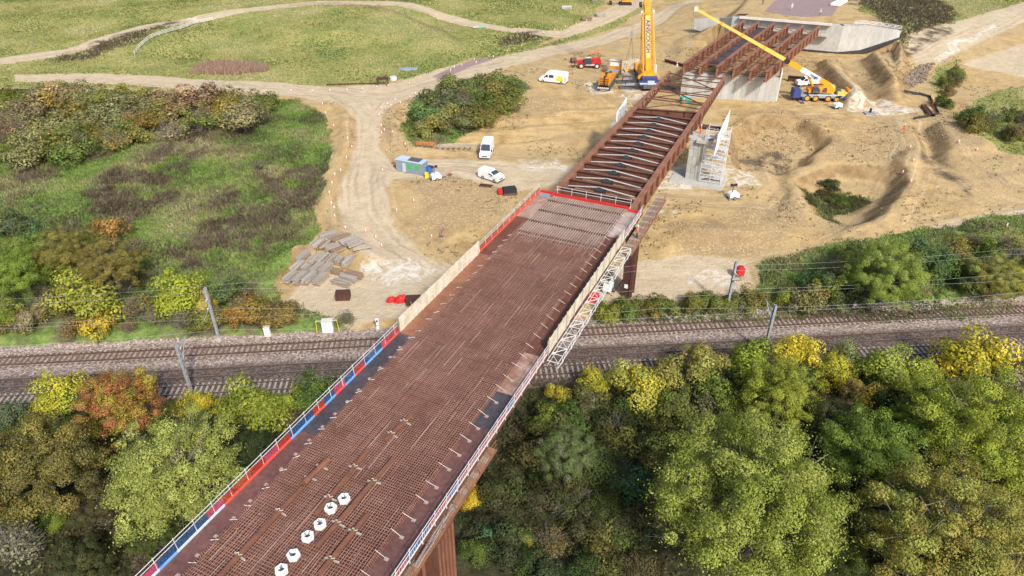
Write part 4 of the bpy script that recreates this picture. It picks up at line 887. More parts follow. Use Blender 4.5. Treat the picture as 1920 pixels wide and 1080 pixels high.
# far abutment
O = (-14, 215, 6); ab = bthing('abutment', 'grey concrete abutment with angled wing walls at the far end', 'abutment', *O)
def wall_run(pts, z0s, z1s, th, name, mat, seg=1.45, side=1):
    for (a, b, za0, zb0, za1, zb1) in zip(pts[:-1], pts[1:], z0s[:-1], z0s[1:], z1s[:-1], z1s[1:]):
        A_ = Vector((*a, 0)); Bv = Vector((*b, 0)); dd = (Bv - A_); Ln = dd.length; dd.normalize(); nn = Vector((-dd.y, dd.x, 0)) * side
        kk = max(1, round(Ln / seg))
        for i in range(kk):
            f0, f1 = i / kk, (i + 1) / kk; p = A_ + dd * (Ln * f0 + .008); q = A_ + dd * (Ln * f1 - .008)
            bz0, bz1 = za0 + (zb0 - za0) * f0, za0 + (zb0 - za0) * f1; tz0, tz1 = za1 + (zb1 - za1) * f0, za1 + (zb1 - za1) * f1
            mb = MB(O); j = nn * RNG.uniform(0, .01); t2 = nn * th
            vs = [(*(v).to_tuple()[:2], z) for v, z in ((p + j, bz0), (q + j, bz1), (q + t2, bz1), (p + t2, bz0), (p + j, tz0), (q + j, tz1), (q + t2, tz1), (p + t2, tz0))]
            mb.add(vs, [(0, 1, 2, 3), (4, 5, 6, 7), (0, 1, 5, 4), (1, 2, 6, 5), (2, 3, 7, 6), (3, 0, 4, 7)]); mb.build(name, mat, ab)
pts = [(-33.0, 219.0), (-29.0, 215.6), (0.5, 216.0), (6.2, 219.4), (15.2, 224.0)]
wall_run(pts, [6.6, 6.6, 6.6, 7.0, 10.3], [12.4, 13.5, 13.5, 13.5, 12.0], 2.2, 'wall_panel', 'concrete')
wall_run([(x, y - .03) for x, y in pts], [5.0, 5.0, 5.0, 5.2, 9.6], [6.6, 6.6, 6.6, 7.0, 10.3], .9, 'bitumen_panel', 'bitumen', 4)
wall_run([(-40.0, 217.0), (-33.1, 218.4)], [9.0, 7.5], [11.8, 12.4], .8, 'wall_panel', 'concrete_panel')
mb = MB(O); mb.bar((-27.0, 214.9, 13.75), (-2.4, 215.3, 13.75), 1.1, .5); mb.build('bearing_seat', 'off_white', ab)
mb = MB(O); mb.bar((-27.0, 214.2, 11.0), (-2.4, 214.6, 11.0), 1.6, .5); mb.build('bearing_shelf', 'concrete', ab)
O2 = (8, 220, 13); rl = bthing('handrail', 'galvanised handrail along the right wing wall of the far abutment', 'handrail', *O2)
rp = [(3.0, 217.9, 13.5), (6.2, 219.9, 13.5), (15.2, 224.5, 12.0)]
for z in (.45, .8, 1.15):
    mb = MB(O2); mb.path([(x, y, zz + z) for x, y, zz in rp], .05, 6); mb.build('rail', 'alu', rl)
for k in range(11):
    t_ = k / 10 * 2; i = min(int(t_), 1); f_ = t_ - i; p = Vector(rp[i]).lerp(Vector(rp[i + 1]), f_); mb = MB(O2); mb.tube(p, p + Vector((0, 0, 1.2)), .045, 6); mb.build('post', 'alu', rl)
O2 = (-27.5, 216.5, 13); g = bthing('timber_stack', 'small stack of timber and plant at the left end of the abutment seat', 'timber stack', *O2)
for k in range(4): mb = MB(O2); mb.box((-27.2 + .3 * k, 217 + .1 * k, 13.9 + .12 * k), (3.0, .3, .14), rz=.5); mb.build('baulk', 'rust_dark', g)
x, y = survey(1375, 12, 12.7)
# ------------------------------------------------------------------ railway
U0, U1 = -92.0, 98.0
def rthing(name, label, cat, u, t, z=0.0, group=None):
    x, y = r2w(u, t); return thing(name, label, cat, (x, y, z), RA, group)
def sleeper_mesh(mat, top):
    mb = MB(); mb.loft([[(a * .13 * k, b * 1.27, z) for a, b in ((-1, -1), (1, -1), (1, 1), (-1, 1))] for k, z in ((1.05, -.12), (1.0, top - .02), (.85, top))]); return mb.mesh('sleeper', mat)
def track(label, t, mat, top, head):
    g = rthing('railway_track', label, 'railway track', 0, t, 0.0)
    if mat:
        me_ = sleeper_mesh(mat, top)
        for u in np.arange(U0, U1, .665): link('sleeper', me_, g, (u, RNG.uniform(-.02, .02), 0), RNG.uniform(-.01, .01))
    for sg in (-1, 1):
        y = sg * .752; mb = MB(); mb.box(((U0 + U1) / 2, y, .07), (U1 - U0, .14, .03)); mb.box(((U0 + U1) / 2, y, .13), (U1 - U0, .03, .1)); mb.box(((U0 + U1) / 2, y, .19), (U1 - U0, .075, .04)); r = mb.build('rail', 'rail_side', g)
        mb = MB(); mb.box(((U0 + U1) / 2, y, .213), (U1 - U0, .06, .008)); mb.build('rail_head', head, r)
    return g
track('farthest railway track with brown sleepers on pale pink ballast', 72.69, 'sleeper_brown', .075, 'rail_side')
track('middle railway track with sleepers buried in dark ballast', 68.3, None, 0, 'rail_head')
track('nearest railway track with pale concrete sleepers beside the wood', 65.15, 'sleeper_pale', .07, 'rail_head')
# overhead line masts
def mast(label, px, py, z=0.0, h=8.0, arm=-1):
    x, y = survey(px, py, z); g = thing('overhead_mast', label, 'mast', (x, y, z - .3), RA, 'overhead line masts')
    mb = MB()
    for a in (-.16, .16): mb.box((0, a, h / 2), (.30, .05, h))
    mb.box((0, 0, h / 2), (.05, .27, h)); mb.build('post', 'galv', g)
    mb = MB()
    for k in range(9): mb.box((.0, 0, .5 + k * h / 9), (.31, .4, .07))
    mb.build('batten', 'galv_dull', g)
    mb = MB(); mb.box((0, 0, .2), (.7, .7, .5)); mb.build('foundation', 'concrete', g)
    a = MB(); a.tube((0, 0, 6.6), (0, arm * 2.7, 6.9), .05, 6); a.tube((0, 0, 5.2), (0, arm * 2.4, 6.8), .05, 6); a.tube((0, arm * .3, 5.5), (0, arm * 2.9, 5.1), .04, 6); ar = a.build('cantilever', 'galv', g)
    for zz in (6.6, 5.2): b = MB(); b.tube((0, arm * .25, zz + .02), (0, arm * .8, zz + (.06 if zz > 6 else .38)), .09, 8); b.build('insulator', 'off_white', ar)
    return g
mast('grey overhead line mast left of the bridge standing beyond the tracks by the bushes', 411, 635, .2, 8.2, -1)
mast('grey overhead line mast left of the bridge between the tracks and near trees', 361, 741, 0, 7.6, 1)
mast('tall grey overhead line mast right of the bridge beyond the tracks with red cover', 1362, 583, .2, 8.2, -1)
mast('grey overhead line mast right of the bridge rising behind yellow near trees', 1432, 664, 0, 7.8, 1)
for lab, t, z, sag in (('overhead contact wire above the farthest railway track', 72.7, 5.0, 0), ('overhead catenary wire above the farthest railway track', 72.7, 6.4, .9), ('overhead contact wire above the middle railway track', 68.3, 5.0, 0), ('overhead catenary wire above the middle railway track', 68.3, 6.4, .9), ('overhead contact wire above the nearest railway track', 65.15, 5.0, 0), ('overhead return wire on the masts beyond the tracks', 76.6, 7.7, .9), ('overhead feeder wire on the masts beyond the tracks, lower one', 76.5, 6.9, .9)):
    x, y = r2w(U0, t); mb = MB((0, 0, 0)); pts = []
    for u in np.linspace(U0, U1, 60):
        k = ((u + 28) / 52.0) % 1; xx, yy = r2w(u, t); pts.append((xx, yy, z - sag * 4 * k * (1 - k)))
    mb.path(pts, .010, 4); o = mb.build('overhead_wire', 'galv_dull'); tag(o, lab, 'wire')
# trackside equipment
def cabinet(label, px, py, w, d, h, frame=False, rz=0.0):
    x, y, z = on_ground(px, py); g = thing('trackside_cabinet', label, 'cabinet', (x, y, z), RA + rz)
    mb = MB(); mb.box((0, 0, h / 2), (w, d, h)); mb.build('body', 'white_paint', g, bevel=.03)
    mb = MB(); mb.box((0, 0, h + .03), (w + .08, d + .08, .06)); mb.build('lid', 'off_white', g)
    mb = MB(); mb.box((0, -d / 2 - .015, h / 2), (w * .8, .02, h * .8)); dr = mb.build('door', 'white_paint', g)
    mb = MB(); mb.box((w * .3, -d / 2 - .04, h / 2), (.04, .04, .16)); mb.build('handle', 'dark_grey', dr)
    if frame:
        for a in (-1, 1): mb = MB(); mb.tube((a * 1.45, -.3, 0), (a * 1.35, -.3, 1.9), .05, 6); mb.build('frame_post', 'yellow', g)
        mb = MB(); mb.tube((-1.35, -.3, 1.9), (1.35, -.3, 1.9), .05, 6); mb.build('frame_bar', 'off_white', g)
cabinet('white trackside cabinet standing alone left of the bridge beyond the tracks', 503, 629, .75, .6, 1.35)
cabinet('larger white trackside cabinet inside a yellow tube frame', 616, 621, 1.4, .9, 1.7, True)
def signal(label, px, py):
    x, y, z = on_ground(px, py); g = thing('railway_signal', label, 'signal', (x, y, z), RA)
    mb = MB(); mb.tube((0, 0, 0), (0, 0, 1.5), .07, 8); mb.build('post', 'white_paint', g)
    for zz, s in ((.35, .42), (1.0, .34), (1.55, .48)): mb = MB(); mb.box((0, -.05, zz), (s, .4, s * .9)); mb.build('signal_box', 'white_paint', g, bevel=.04)
    mb = MB(); mb.tube((0, -.26, 1.58), (0, -.34, 1.58), .14, 10); mb.build('lamp', 'dark_grey', g)
signal('white railway ground signal left of the bridge beside the farthest track', 709, 618)
signal('white railway ground signal right of the bridge beside the farthest track', 1601, 574)
# ------------------------------------------------------------------ vehicles and plant
def wheel(parent, x, y, z, r, w, rim='grey_plastic', rn=.58):
    mb = MB(); mb.tube((x, y - w / 2, z), (x, y + w / 2, z), r, 18); t = mb.build('wheel', 'tyre', parent)
    mb = MB(); mb.tube((x, y - w / 2 - .012, z), (x, y + w / 2 + .012, z), r * rn, 14); mb.build('rim', rim, t)
def glyphs(name, text, size, mat, parent, loc, rot, extr=.008):
    cu = bpy.data.curves.new(name, 'FONT'); cu.body = text; cu.size = size; cu.extrude = extr; cu.align_x = 'CENTER'; cu.align_y = 'CENTER'; cu.offset = size * .035
    tmp = bpy.data.objects.new('tmp', cu); COL.objects.link(tmp); bpy.context.view_layer.update()
    me_ = bpy.data.meshes.new_from_object(tmp.evaluated_get(bpy.context.evaluated_depsgraph_get())); bpy.data.objects.remove(tmp)
    me_.materials.clear(); me_.materials.append(M[mat]); o = link(name, me_, parent, loc); o.rotation_euler = rot; return o
def van(label, loc, rz, L=6.0, W=2.05, Hh=2.5, decal=False, crew=False):
    """+x is the front"""
    g = thing('van', label, 'van', loc, rz); h0 = .38; nose = L / 2
    prof = [(-nose, h0), (-nose + .02, Hh - .22), (-nose + .22, Hh), (nose - 2.35, Hh), (nose - 1.95, Hh - .1), (nose - 1.05, h0 + .98), (nose - .25, h0 + .78), (nose - .02, h0 + .5), (nose, h0 + .05), (nose - .1, h0 - .08), (-nose + .1, h0 - .08)]
    mb = MB(); n = len(prof); secs = []
    for y, k, dz in ((-W / 2 + .0, 1, 0), (-W / 2 + .0, 1, 0), (W / 2, 1, 0), (W / 2, 1, 0)): pass
    def ring(y, top): return [(x, y, z if z < 1.3 else z - top) for x, z in prof]
    inset = lambda y: [(x * .985, y, min(z, Hh - .06)) for x, z in prof]
    body = MB(); ys = [(-W / 2 + .0, 0), (W / 2, 0)]
    lay = []
    for y, dz, dw in ((-1, .12, 0), (-.93, .0, 0), (.93, .0, 0), (1, .12, 0)):
        lay.append([(x, y * (W / 2) * (1 - .07 * max(0, (z - 1.2) / (Hh - 1.2))), z - (dz if z > 1.6 else 0)) for x, z in prof])
    body.loft(lay); body.build('body', 'white_paint', g)
    mb = MB(); a = prof[4]; b = prof[5]; mx = lambda f_: (a[0] + (b[0] - a[0]) * f_, a[1] + (b[1] - a[1]) * f_)
    p, q = mx(.06), mx(.94); off = .022
    mb.add([(p[0] + off, -W * .40, p[1] + off), (p[0] + off, W * .40, p[1] + off), (q[0] + off, W * .45, q[1] + off), (q[0] + off, -W * .45, q[1] + off)], [(0, 1, 2, 3)]); mb.build('windscreen', 'glass', g)
    for sg in (-1, 1):
        yy = lambda z: sg * ((W / 2) * (1 - .07 * max(0, (z - 1.2) / (Hh - 1.2))) + .012)
        z0, z1 = 1.28, min(Hh - .35, 1.95); mb = MB(); mb.add([(nose - 2.25, yy(z0), z0), (nose - 1.35, yy(z0), z0), (nose - 1.9, yy(z1), z1), (nose - 2.25, yy(z1), z1)], [(0, 1, 2, 3)]); mb.build('side_window', 'glass', g)
        if crew: mb = MB(); mb.add([(nose - 3.75, yy(z0), z0), (nose - 2.5, yy(z0), z0), (nose - 2.5, yy(z1), z1), (nose - 3.75, yy(z1), z1)], [(0, 1, 2, 3)]); mb.build('side_window', 'glass', g)
        mb = MB(); mb.box((nose - .12, sg * W * .36, h0 + .58), (.16, .34, .2), ry=-.5); mb.build('headlight', 'alu', g)
        mb = MB(); mb.box((nose - 1.45, sg * (W / 2 + .14), 1.35), (.12, .22, .3)); mb.build('mirror', 'black', g)
        mb = MB(); mb.box((-nose - .01, sg * W * .43, 1.15), (.04, .13, .5)); mb.build('rear_light', 'red', g)
        if decal:
            zc = lambda z: yy(z) + sg * .004
            mb = MB(); mb.add([(-nose + .5, zc(.7), .7), (-nose + 2.3, zc(.7), .7), (-nose + 2.6, zc(1.3), 1.3), (-nose + 1.8, zc(1.95), 1.95), (-nose + .9, zc(1.7), 1.7)], [(0, 1, 2, 3, 4)]); mb.build('decal', 'yellow', g)
            for k in range(3): mb = MB(); mb.add([(-nose + .06 + .03 * k, zc(.6 + .5 * k), .6 + .5 * k), (-nose + .34, zc(.8 + .5 * k), .8 + .5 * k), (-nose + .34, zc(1.0 + .5 * k), 1.0 + .5 * k), (-nose + .06, zc(.8 + .5 * k), .8 + .5 * k)], [(0, 1, 2, 3)]); mb.build('chevron', 'toe_red' if k % 2 else 'crane_blue', g)
    mb = MB(); mb.box((nose - .02, 0, h0 + .36), (.08, W * .52, .22)); mb.build('grille', 'black', g)
    mb = MB(); mb.box((nose - .03, 0, h0 - .0), (.16, W * .94, .2)); mb.build('bumper', 'dark_grey', g)
    mb = MB(); mb.box((-nose, 0, h0 - .0), (.14, W * .94, .18)); mb.build('bumper', 'dark_grey', g)
    for x in (nose - .95, -nose + 1.15):
        for sg in (-1, 1): wheel(g, x, sg * (W / 2 - .11), .35, .35, .24)
    return g
def heading(p, q, z):
    a = survey(*p, z); b = survey(*q, z); return math.atan2(b[1] - a[1], b[0] - a[0])
G = on_ground
x, y, z = G(1038, 154); van('white crew van with yellow decals parked near the red telehandler', (x, y, z), heading((1064,156), (1012,150), z), 6.9, 2.1, 2.7, True, True)
x, y, z = G(913, 289); van('tall white van facing the camera on the track by the terraces', (x, y, z), heading((917,262), (905,292), z), 6.2, 2.1, 2.65)
x, y, z = G(921, 336); van('low white van parked side on near the cabin, bonnet to the right', (x, y, z), heading((903,329), (940,341), z), 4.8, 1.9, 1.9)

def flatbed():
    x, y, z = G(1515, 161); g = thing('flatbed_truck', 'small white flatbed truck parked behind the yellow four axle crane', 'truck', (x, y, z), math.pi)
    mb = MB(); mb.prism([(.6, .5), (.6, 2.1), (1.3, 2.15), (1.9, 1.4), (2.9, 1.2), (2.95, .5)], -1.0, 1.0, 'y'); mb.build('cab', 'white_paint', g)
    mb = MB(); mb.add([(1.34, -.85, 2.12), (1.34, .85, 2.12), (1.9, .9, 1.45), (1.9, -.9, 1.45)], [(0, 1, 2, 3)]); mb.build('windscreen', 'glass', g)
    for sg in (-1, 1): mb = MB(); mb.add([(.75, sg * 1.01, 1.35), (1.75, sg * 1.01, 1.35), (1.3, sg * 1.01, 2.0), (.75, sg * 1.01, 2.0)], [(0, 1, 2, 3)]); mb.build('side_window', 'glass', g)
    mb = MB(); mb.box((-1.4, 0, .85), (3.8, 2.1, .16)); mb.box((-3.25, 0, 1.15), (.06, 2.1, .5)); mb.box((-1.4, 1.03, 1.15), (3.7, .05, .5)); mb.box((-1.4, -1.03, 1.15), (3.7, .05, .5)); mb.build('bed', 'off_white', g)
    for a in (2.1, -2.0):
        for sg in (-1, 1): wheel(g, a, sg * .85, .38, .38, .25)
flatbed()

def telehandler():
    x, y, z = G(1103, 127); g = thing('telehandler', 'red telehandler with grey tyres parked near the white crew van', 'telehandler', (x, y, z), math.pi - .06)
    mb = MB(); mb.prism([(-3.2, .8), (-3.2, 1.9), (-1.2, 2.1), (-.6, 1.5), (2.6, 1.3), (2.9, .7)], -1.0, 1.0, 'y'); mb.build('chassis', 'red', g)
    mb = MB(); mb.bar((-2.9, -.25, 2.4), (2.9, -.25, 1.6), .45, .5); mb.bar((2.8, -.25, 1.6), (3.6, -.25, .9), .4, .4); mb.build('boom', 'red', g)
    mb = MB(); mb.loft([[(a * k + .2, b * .45 + .75, zz) for a, b in ((-1, -1), (1, -1), (1, 1), (-1, 1))] for k, zz in ((.95, 1.2), (.95, 2.0), (.7, 2.75))]); cb = mb.build('cab', 'glass', g)
    mb = MB(); mb.box((.2, .75, 2.8), (1.5, 1.0, .08)); mb.build('cab_roof', 'off_white', cb)
    for sg in (-1, 1): mb = MB(); mb.box((-.6, sg * 1.02, 1.0), (2.6, .06, .3)); mb.build('side_panel', 'off_white', g)
    mb = MB(); mb.box((3.6, 0, 1.1), (.14, 2.0, 1.4)); mb.build('carriage', 'black', g)
    for sg in (-.5, .5): mb = MB(); mb.bar((3.6, sg, .45), (5.0, sg, .4), .16, .08); mb.build('fork', 'dark_grey', g)
    for a in (-2.2, 1.9):
        for sg in (-1, 1): wheel(g, a, sg * 1.05, .72, .72, .5, 'off_white', .55)
telehandler()
x, y, z = G(1075, 118); g = thing('fuel_drum', 'dark red drum beside the front of the red telehandler', 'drum', (x, y, z), .3)
mb = MB(); mb.tube((-.7, 0, .75), (.7, 0, .75), .7, 14); mb.build('barrel', 'plate_maroon', g); mb = MB(); mb.box((0, 0, .1), (1.2, 1.2, .2)); mb.build('cradle', 'dark_grey', g)

def crane_b():
    x, y, z = G(1540, 188); rz = heading((1492,187), (1590,190), z); g = thing('mobile_crane', 'yellow four axle mobile crane on the right, boom lowered across the girders', 'crane', (x, y, z), rz)
    mb = MB(); mb.box((-.3, 0, 1.15), (11.6, 2.5, .55)); mb.box((-.3, 0, .85), (11.0, 1.2, .4)); mb.build('chassis', 'grey_plastic', g)
    mb = MB(); mb.box((1.0, 0, 1.52), (8.8, 2.55, .2)); mb.build('deck', 'cabin_roof', g)
    mb = MB(); mb.box((3.9, 0, 1.95), (2.2, 2.5, .75)); mb.build('engine_cover', 'crane_cream', g)
    mb = MB(); mb.box((2.9, .2, 2.45), (1.5, 1.7, .35)); mb.build('engine_grille', 'dark_grey', g)
    mb = MB(); mb.prism([(5.0, .75), (5.0, 2.85), (6.3, 2.9), (6.9, 2.0), (7.0, .75)], -1.25, 1.25, 'y'); c = mb.build('cab', 'crane_yellow', g)
    mb = MB(); mb.add([(6.34, -1.05, 2.84), (6.34, 1.05, 2.84), (6.89, 1.1, 2.05), (6.89, -1.1, 2.05)], [(0, 1, 2, 3)]); mb.build('windscreen', 'glass', c)
    for sg in (-1, 1): mb = MB(); mb.add([(5.4, sg * 1.262, 1.9), (6.5, sg * 1.262, 1.9), (6.15, sg * 1.262, 2.65), (5.4, sg * 1.262, 2.65)], [(0, 1, 2, 3)]); mb.build('side_window', 'glass', c)
    for a in (-3.6, -1.75, 1.0, 2.9):
        for sg in (-1, 1): wheel(g, a, sg * 1.02, .72, .72, .5, 'crane_yellow', .62)
    mb = MB(); mb.box((-6.0, 0, 1.6), (1.7, 2.7, 1.9)); mb.build('counterweight', 'crane_blue', g, bevel=.08)
    for a in (-4.9, 4.3):
        for sg in (-1, 1):
            mb = MB(); mb.box((a, sg * 1.9, .95), (.4, 1.6, .35)); mb.tube((a, sg * 2.6, .1), (a, sg * 2.6, 1.4), .12, 8); o = mb.build('outrigger', 'crane_blue', g)
            mb = MB(); mb.box((a, sg * 2.6, .06), (.8, .8, .12)); mb.build('float_pad', 'dark_grey', o)
    # slewing upper with boom pointing back over the rear and up
    mb = MB(); mb.tube((-1.2, 0, 1.6), (-1.2, 0, 1.95), 1.05, 18); mb.build('slew_ring', 'dark_grey', g)
    mb = MB(); mb.prism([(-3.6, 1.95), (1.9, 1.95), (2.1, 2.9), (.9, 3.8), (-.5, 3.6), (-3.6, 2.6)], -1.2, 1.2, 'y'); up = mb.build('superstructure', 'crane_yellow', g)
    mb = MB(); mb.box((1.2, -.2, 3.1), (1.6, 1.7, .9)); mb.build('winch_housing', 'crane_cream', up)
    mb = MB(); mb.prism([(-2.9, 2.1), (-2.9, 3.4), (-1.9, 3.5), (-1.3, 2.9), (-1.2, 2.1)], -1.75, -1.02, 'y'); cb = mb.build('operator_cab', 'dark_grey', g)
    mb = MB(); mb.add([(-2.8, -1.77, 2.6), (-1.5, -1.77, 2.6), (-1.9, -1.77, 3.35), (-2.8, -1.77, 3.3)], [(0, 1, 2, 3)]); mb.build('cab_window', 'glass', cb)
    F = Vector((1.0, 0, 3.5)); yaw = math.pi - rz - .0; el = R(26.5); dirv = Vector((math.cos(yaw) * math.cos(el), math.sin(yaw) * math.cos(el), math.sin(el)))
    at = lambda d_: F + dirv * d_
    for a, b, w, h, m_ in ((0, 11.5, .85, .98, 'crane_yellow'), (11.3, 18.5, .68, .76, 'crane_cream'), (18.3, 24.5, .58, .66, 'crane_cream'), (24.3, 30.0, .50, .56, 'crane_cream'), (29.8, 36.2, .42, .48, 'crane_cream')):
        mb = MB(); mb.bar(at(a), at(b), w, h); s = mb.build('boom_section', m_, g)
        mb = MB(); mb.bar(at(b - .35), at(b), w + .12, h + .12); mb.build('boom_collar', 'crane_yellow', s)
    mb = MB(); mb.tube(at(12.2) + Vector((0, -.75, 0)), at(12.2) + Vector((0, .75, 0)), .62, 14); mb.build('hose_drum', 'black', g)
    mb = MB(); mb.tube(Vector((-2.2, 0, 2.4)), at(6.5), .24, 10); mb.build('luffing_cylinder', 'crane_yellow', g)
    mb = MB(); mb.box(tuple(at(36.4)), (.8, .7, .9)); hd = mb.build('boom_head', 'off_white', g)
    mb = MB()
    for k in (-.2, .2): mb.tube(at(36.6) + Vector((k, 0, 0)), at(36.6) + Vector((k, 0, -7.0)), .018, 4)
    mb.build('hoist_rope', 'dark_grey', g)
    mb = MB(); mb.box(tuple(at(36.6) + Vector((0, 0, -7.3))), (.5, .3, .7)); mb.build('hook_block', 'grey_plastic', g)
    sd = Vector((-math.sin(yaw), math.cos(yaw), 0)); 
    if sd.y > 0: sd = -sd
    p = at(5.6) + sd * .44; glyphs('lettering', 'Ainscough', .95, 'crane_blue', g, p, (R(90), -(-el), 0) if False else (R(90), el, 0))
    mb = MB(); q = at(5.6) + sd * .428; d2 = dirv; u2 = sd.cross(d2).normalized()
    mb.add([q + d2 * -2.6 - u2 * .5, q + d2 * 2.6 - u2 * .5, q + d2 * 2.6 + u2 * .5, q + d2 * -2.6 + u2 * .5], [(0, 1, 2, 3)]); mb.build('name_panel', 'white_paint', g)
    mb = MB(); mb.add([(-.9, -1.215, 2.1), (.4, -1.215, 2.1), (.2, -1.215, 3.3), (-.5, -1.215, 3.1)], [(0, 1, 2, 3)]); mb.build('red_emblem', 'plate_maroon', g)
crane_b()

def crane_a():
    x, y, z = G(1211, 163); g = thing('mobile_crane', 'huge yellow mobile crane with near vertical boom rising out of the photo', 'crane', (x, y, z), 0)
    mb = MB(); mb.box((0, 3.2, 1.3), (2.9, 15.5, .9)); mb.build('chassis', 'dark_grey', g)
    mb = MB(); mb.box((0, 10.0, 2.1), (2.9, 2.4, 2.0)); mb.build('cab', 'crane_yellow', g)
    for k in range(6):
        for sg in (-1, 1): wheel(g, sg * 1.15, -2.6 + k * 2.1, .8, .8, .6) if False else None
    for k in range(6):
        for sg in (-1, 1):
            mb = MB(); mb.tube((sg * 1.2 - .3, -2.8 + k * 2.2, .8), (sg * 1.2 + .3, -2.8 + k * 2.2, .8), .8, 16); t = mb.build('wheel', 'tyre', g)
            mb = MB(); mb.tube((sg * 1.2 - .32, -2.8 + k * 2.2, .8), (sg * 1.2 + .32, -2.8 + k * 2.2, .8), .45, 12); mb.build('rim', 'crane_yellow', t)
    for a, sg in ((-1.2, -1), (3.6, -1), (-1.2, 1), (3.6, 1)):
        mb = MB(); mb.bar((sg * 1.2, a, 1.1), (sg * 5.2, a, .95), .55, .5); o = mb.build('outrigger_beam', 'grey_plastic', g)
        mb = MB(); mb.tube((sg * 5.1, a, .3), (sg * 5.1, a, 1.5), .2, 8); mb.build('jack', 'dark_grey', o)
        for k in range(3): mb = MB(); mb.box((sg * 5.2, a - .75 + .75 * k, .22), (3.1, .7, .3)); mb.build('spreader_mat', 'dark_grey', o)
    mb = MB(); mb.tube((0, 2.2, 1.7), (0, 2.2, 2.2), 1.5, 20); mb.build('slew_ring', 'dark_grey', g)
    mb = MB(); mb.prism([(-2.6, 2.2), (5.4, 2.2), (5.6, 3.3), (3.8, 4.6), (.6, 4.4), (-2.6, 3.4)], -1.5, 1.5, 'x'); mb.build('superstructure', 'crane_yellow', g)
    mb = MB(); mb.prism([(-2.5, 2.5), (-2.5, 3.1), (-.8, 4.3), (.8, 4.3), (2.5, 3.1), (2.5, 2.5)], -2.2, -1.5, 'y'); mb.build('rear_frame', 'crane_yellow', g)
    for k in range(5): mb = MB(); mb.box((0, -3.3 + .02 * k, 1.5 + k * .42), (4.6 - (.0 if k < 3 else 1.0), 1.7, .39)); mb.build('counterweight_slab', 'crane_blue' if k != 1 else 'cabin_roof', g, bevel=.04)
    mb = MB(); mb.box((.3, -4.2, 2.1), (1.6, .12, 1.1)); mb.build('tail_board', 'cabin_roof', g)
    mb = MB(); mb.prism([(1.9, 2.3), (1.9, 4.3), (3.2, 4.6), (4.2, 3.6), (4.2, 2.3)], 1.6, 2.6, 'x'); mb.build('operator_cab', 'off_white', g)
    mb = MB(); mb.box((2.63, 3.0, 3.7), (.03, 1.7, .9)); mb.build('cab_window', 'glass', g)
    F = Vector((0, -.6, 3.6)); el = R(79); az = R(118); dv = Vector((math.cos(az) * math.cos(el), math.sin(az) * math.cos(el), math.sin(el)))
    at = lambda d_: F + dv * d_
    side = Vector((1, 0, 0)); side = (side - dv * side.dot(dv)).normalized(); frt = dv.cross(side).normalized()
    if frt.y > 0: frt = -frt
    def boxsec(a, b, w, h, mat, nm='boom_section'):
        mb = MB(); ring = lambda p, k: [p + side * (w / 2 * sx) + frt * (h / 2 * sy) for sx, sy in ((-1, -.6), (-.7, -1), (.7, -1), (1, -.6), (1, 1), (-1, 1))]
        mb.loft([ring(at(a), 1), ring(at(b), 1)]); return mb.build(nm, mat, g)
    b0 = boxsec(-.5, 15.6, 1.25, 1.6, 'crane_yellow'); boxsec(15.4, 30, .98, 1.2, 'crane_yellow'); boxsec(29.8, 44, .85, 1.0, 'crane_yellow')
    for a in (15.0, 15.5, 16.4): boxsec(a, a + .3, 1.7, 1.9, 'crane_yellow', 'boom_collar')
    mb = MB(); q = at(8.2) + frt * .812
    mb.add([q - side * .5 - dv * 4.8, q + side * .5 - dv * 4.8, q + side * .5 + dv * 4.8, q - side * .5 + dv * 4.8], [(0, 1, 2, 3)]); mb.build('name_panel', 'crane_cream', g)  # cream ground for the lettering, also painting the boom's pale highlights
    rot = Matrix((dv * -1, side, (dv * -1).cross(side))).transposed()
    if ((dv * -1).cross(side)).dot(frt) < 0: rot = Matrix((dv * -1, side * -1, frt)).transposed()
    t = glyphs('lettering', 'AINSCOUGH', 1.25, 'crane_blue', g, at(8.2) + frt * .825, (0, 0, 0)); t.rotation_euler = rot.to_euler()
    for sg in (-1, 1):
        mb = MB(); mb.tube(Vector((sg * 1.25, -1.9, 3.0)), at(12.5) + side * sg * 1.15 + frt * .5, .2, 10); mb.build('luffing_cylinder', 'crane_yellow', g)
        mb = MB(); mb.tube(at(1) + side * sg * 1.75 + frt * .2, at(13.3) + side * sg * 1.3 + frt * .4, .11, 8); mb.build('guy_strut', 'crane_cream', g)
        mb = MB(); mb.box(tuple(at(13.4) + side * sg * 1.3 + frt * .5), (.55, .6, .9)); mb.build('strut_head', 'off_white', g)
    mb = MB(); mb.bar(at(13.3) - side * 1.3 + frt * .9, at(13.3) + side * 1.3 + frt * .9, .3, .4); mb.build('strut_beam', 'crane_yellow', g)
    mb = MB(); c = at(15.2) - side * 1.45; mb.tube(c - side * .25, c + side * .25, .62, 16); mb.build('hose_reel', 'black', g)
    mb = MB(); mb.box(tuple(at(8.3) - side * 1.3), (.5, .5, 1.2)); mb.build('valve_box', 'crane_yellow', g)
    # hoist ropes, hook block and the spreader plate on its chains
    top = at(43.5); hx, hy, hzz = G(1179, 133); hk = Vector((hx - x, hy - y, 9.4))
    mb = MB()
    for k in (-.25, .25): mb.tube(Vector((hk.x + k, hk.y, top.z)), Vector((hk.x + k * .7, hk.y, hk.z)), .03, 5)
    mb.build('hoist_rope', 'grey_plastic', g)
    mb = MB(); mb.bar(Vector((hk.x, hk.y, top.z)), top, .5, .8); mb.build('boom_head', 'crane_yellow', g)
    mb = MB(); mb.loft([[(hk.x + a * w, hk.y + b * .2, hk.z + zz) for a, b in ((-1, -1), (1, -1), (1, 1), (-1, 1))] for w, zz in ((.15, -.7), (.35, -.2), (.35, .3), (.15, .6))]); mb.build('hook_block', 'grey_plastic', g)
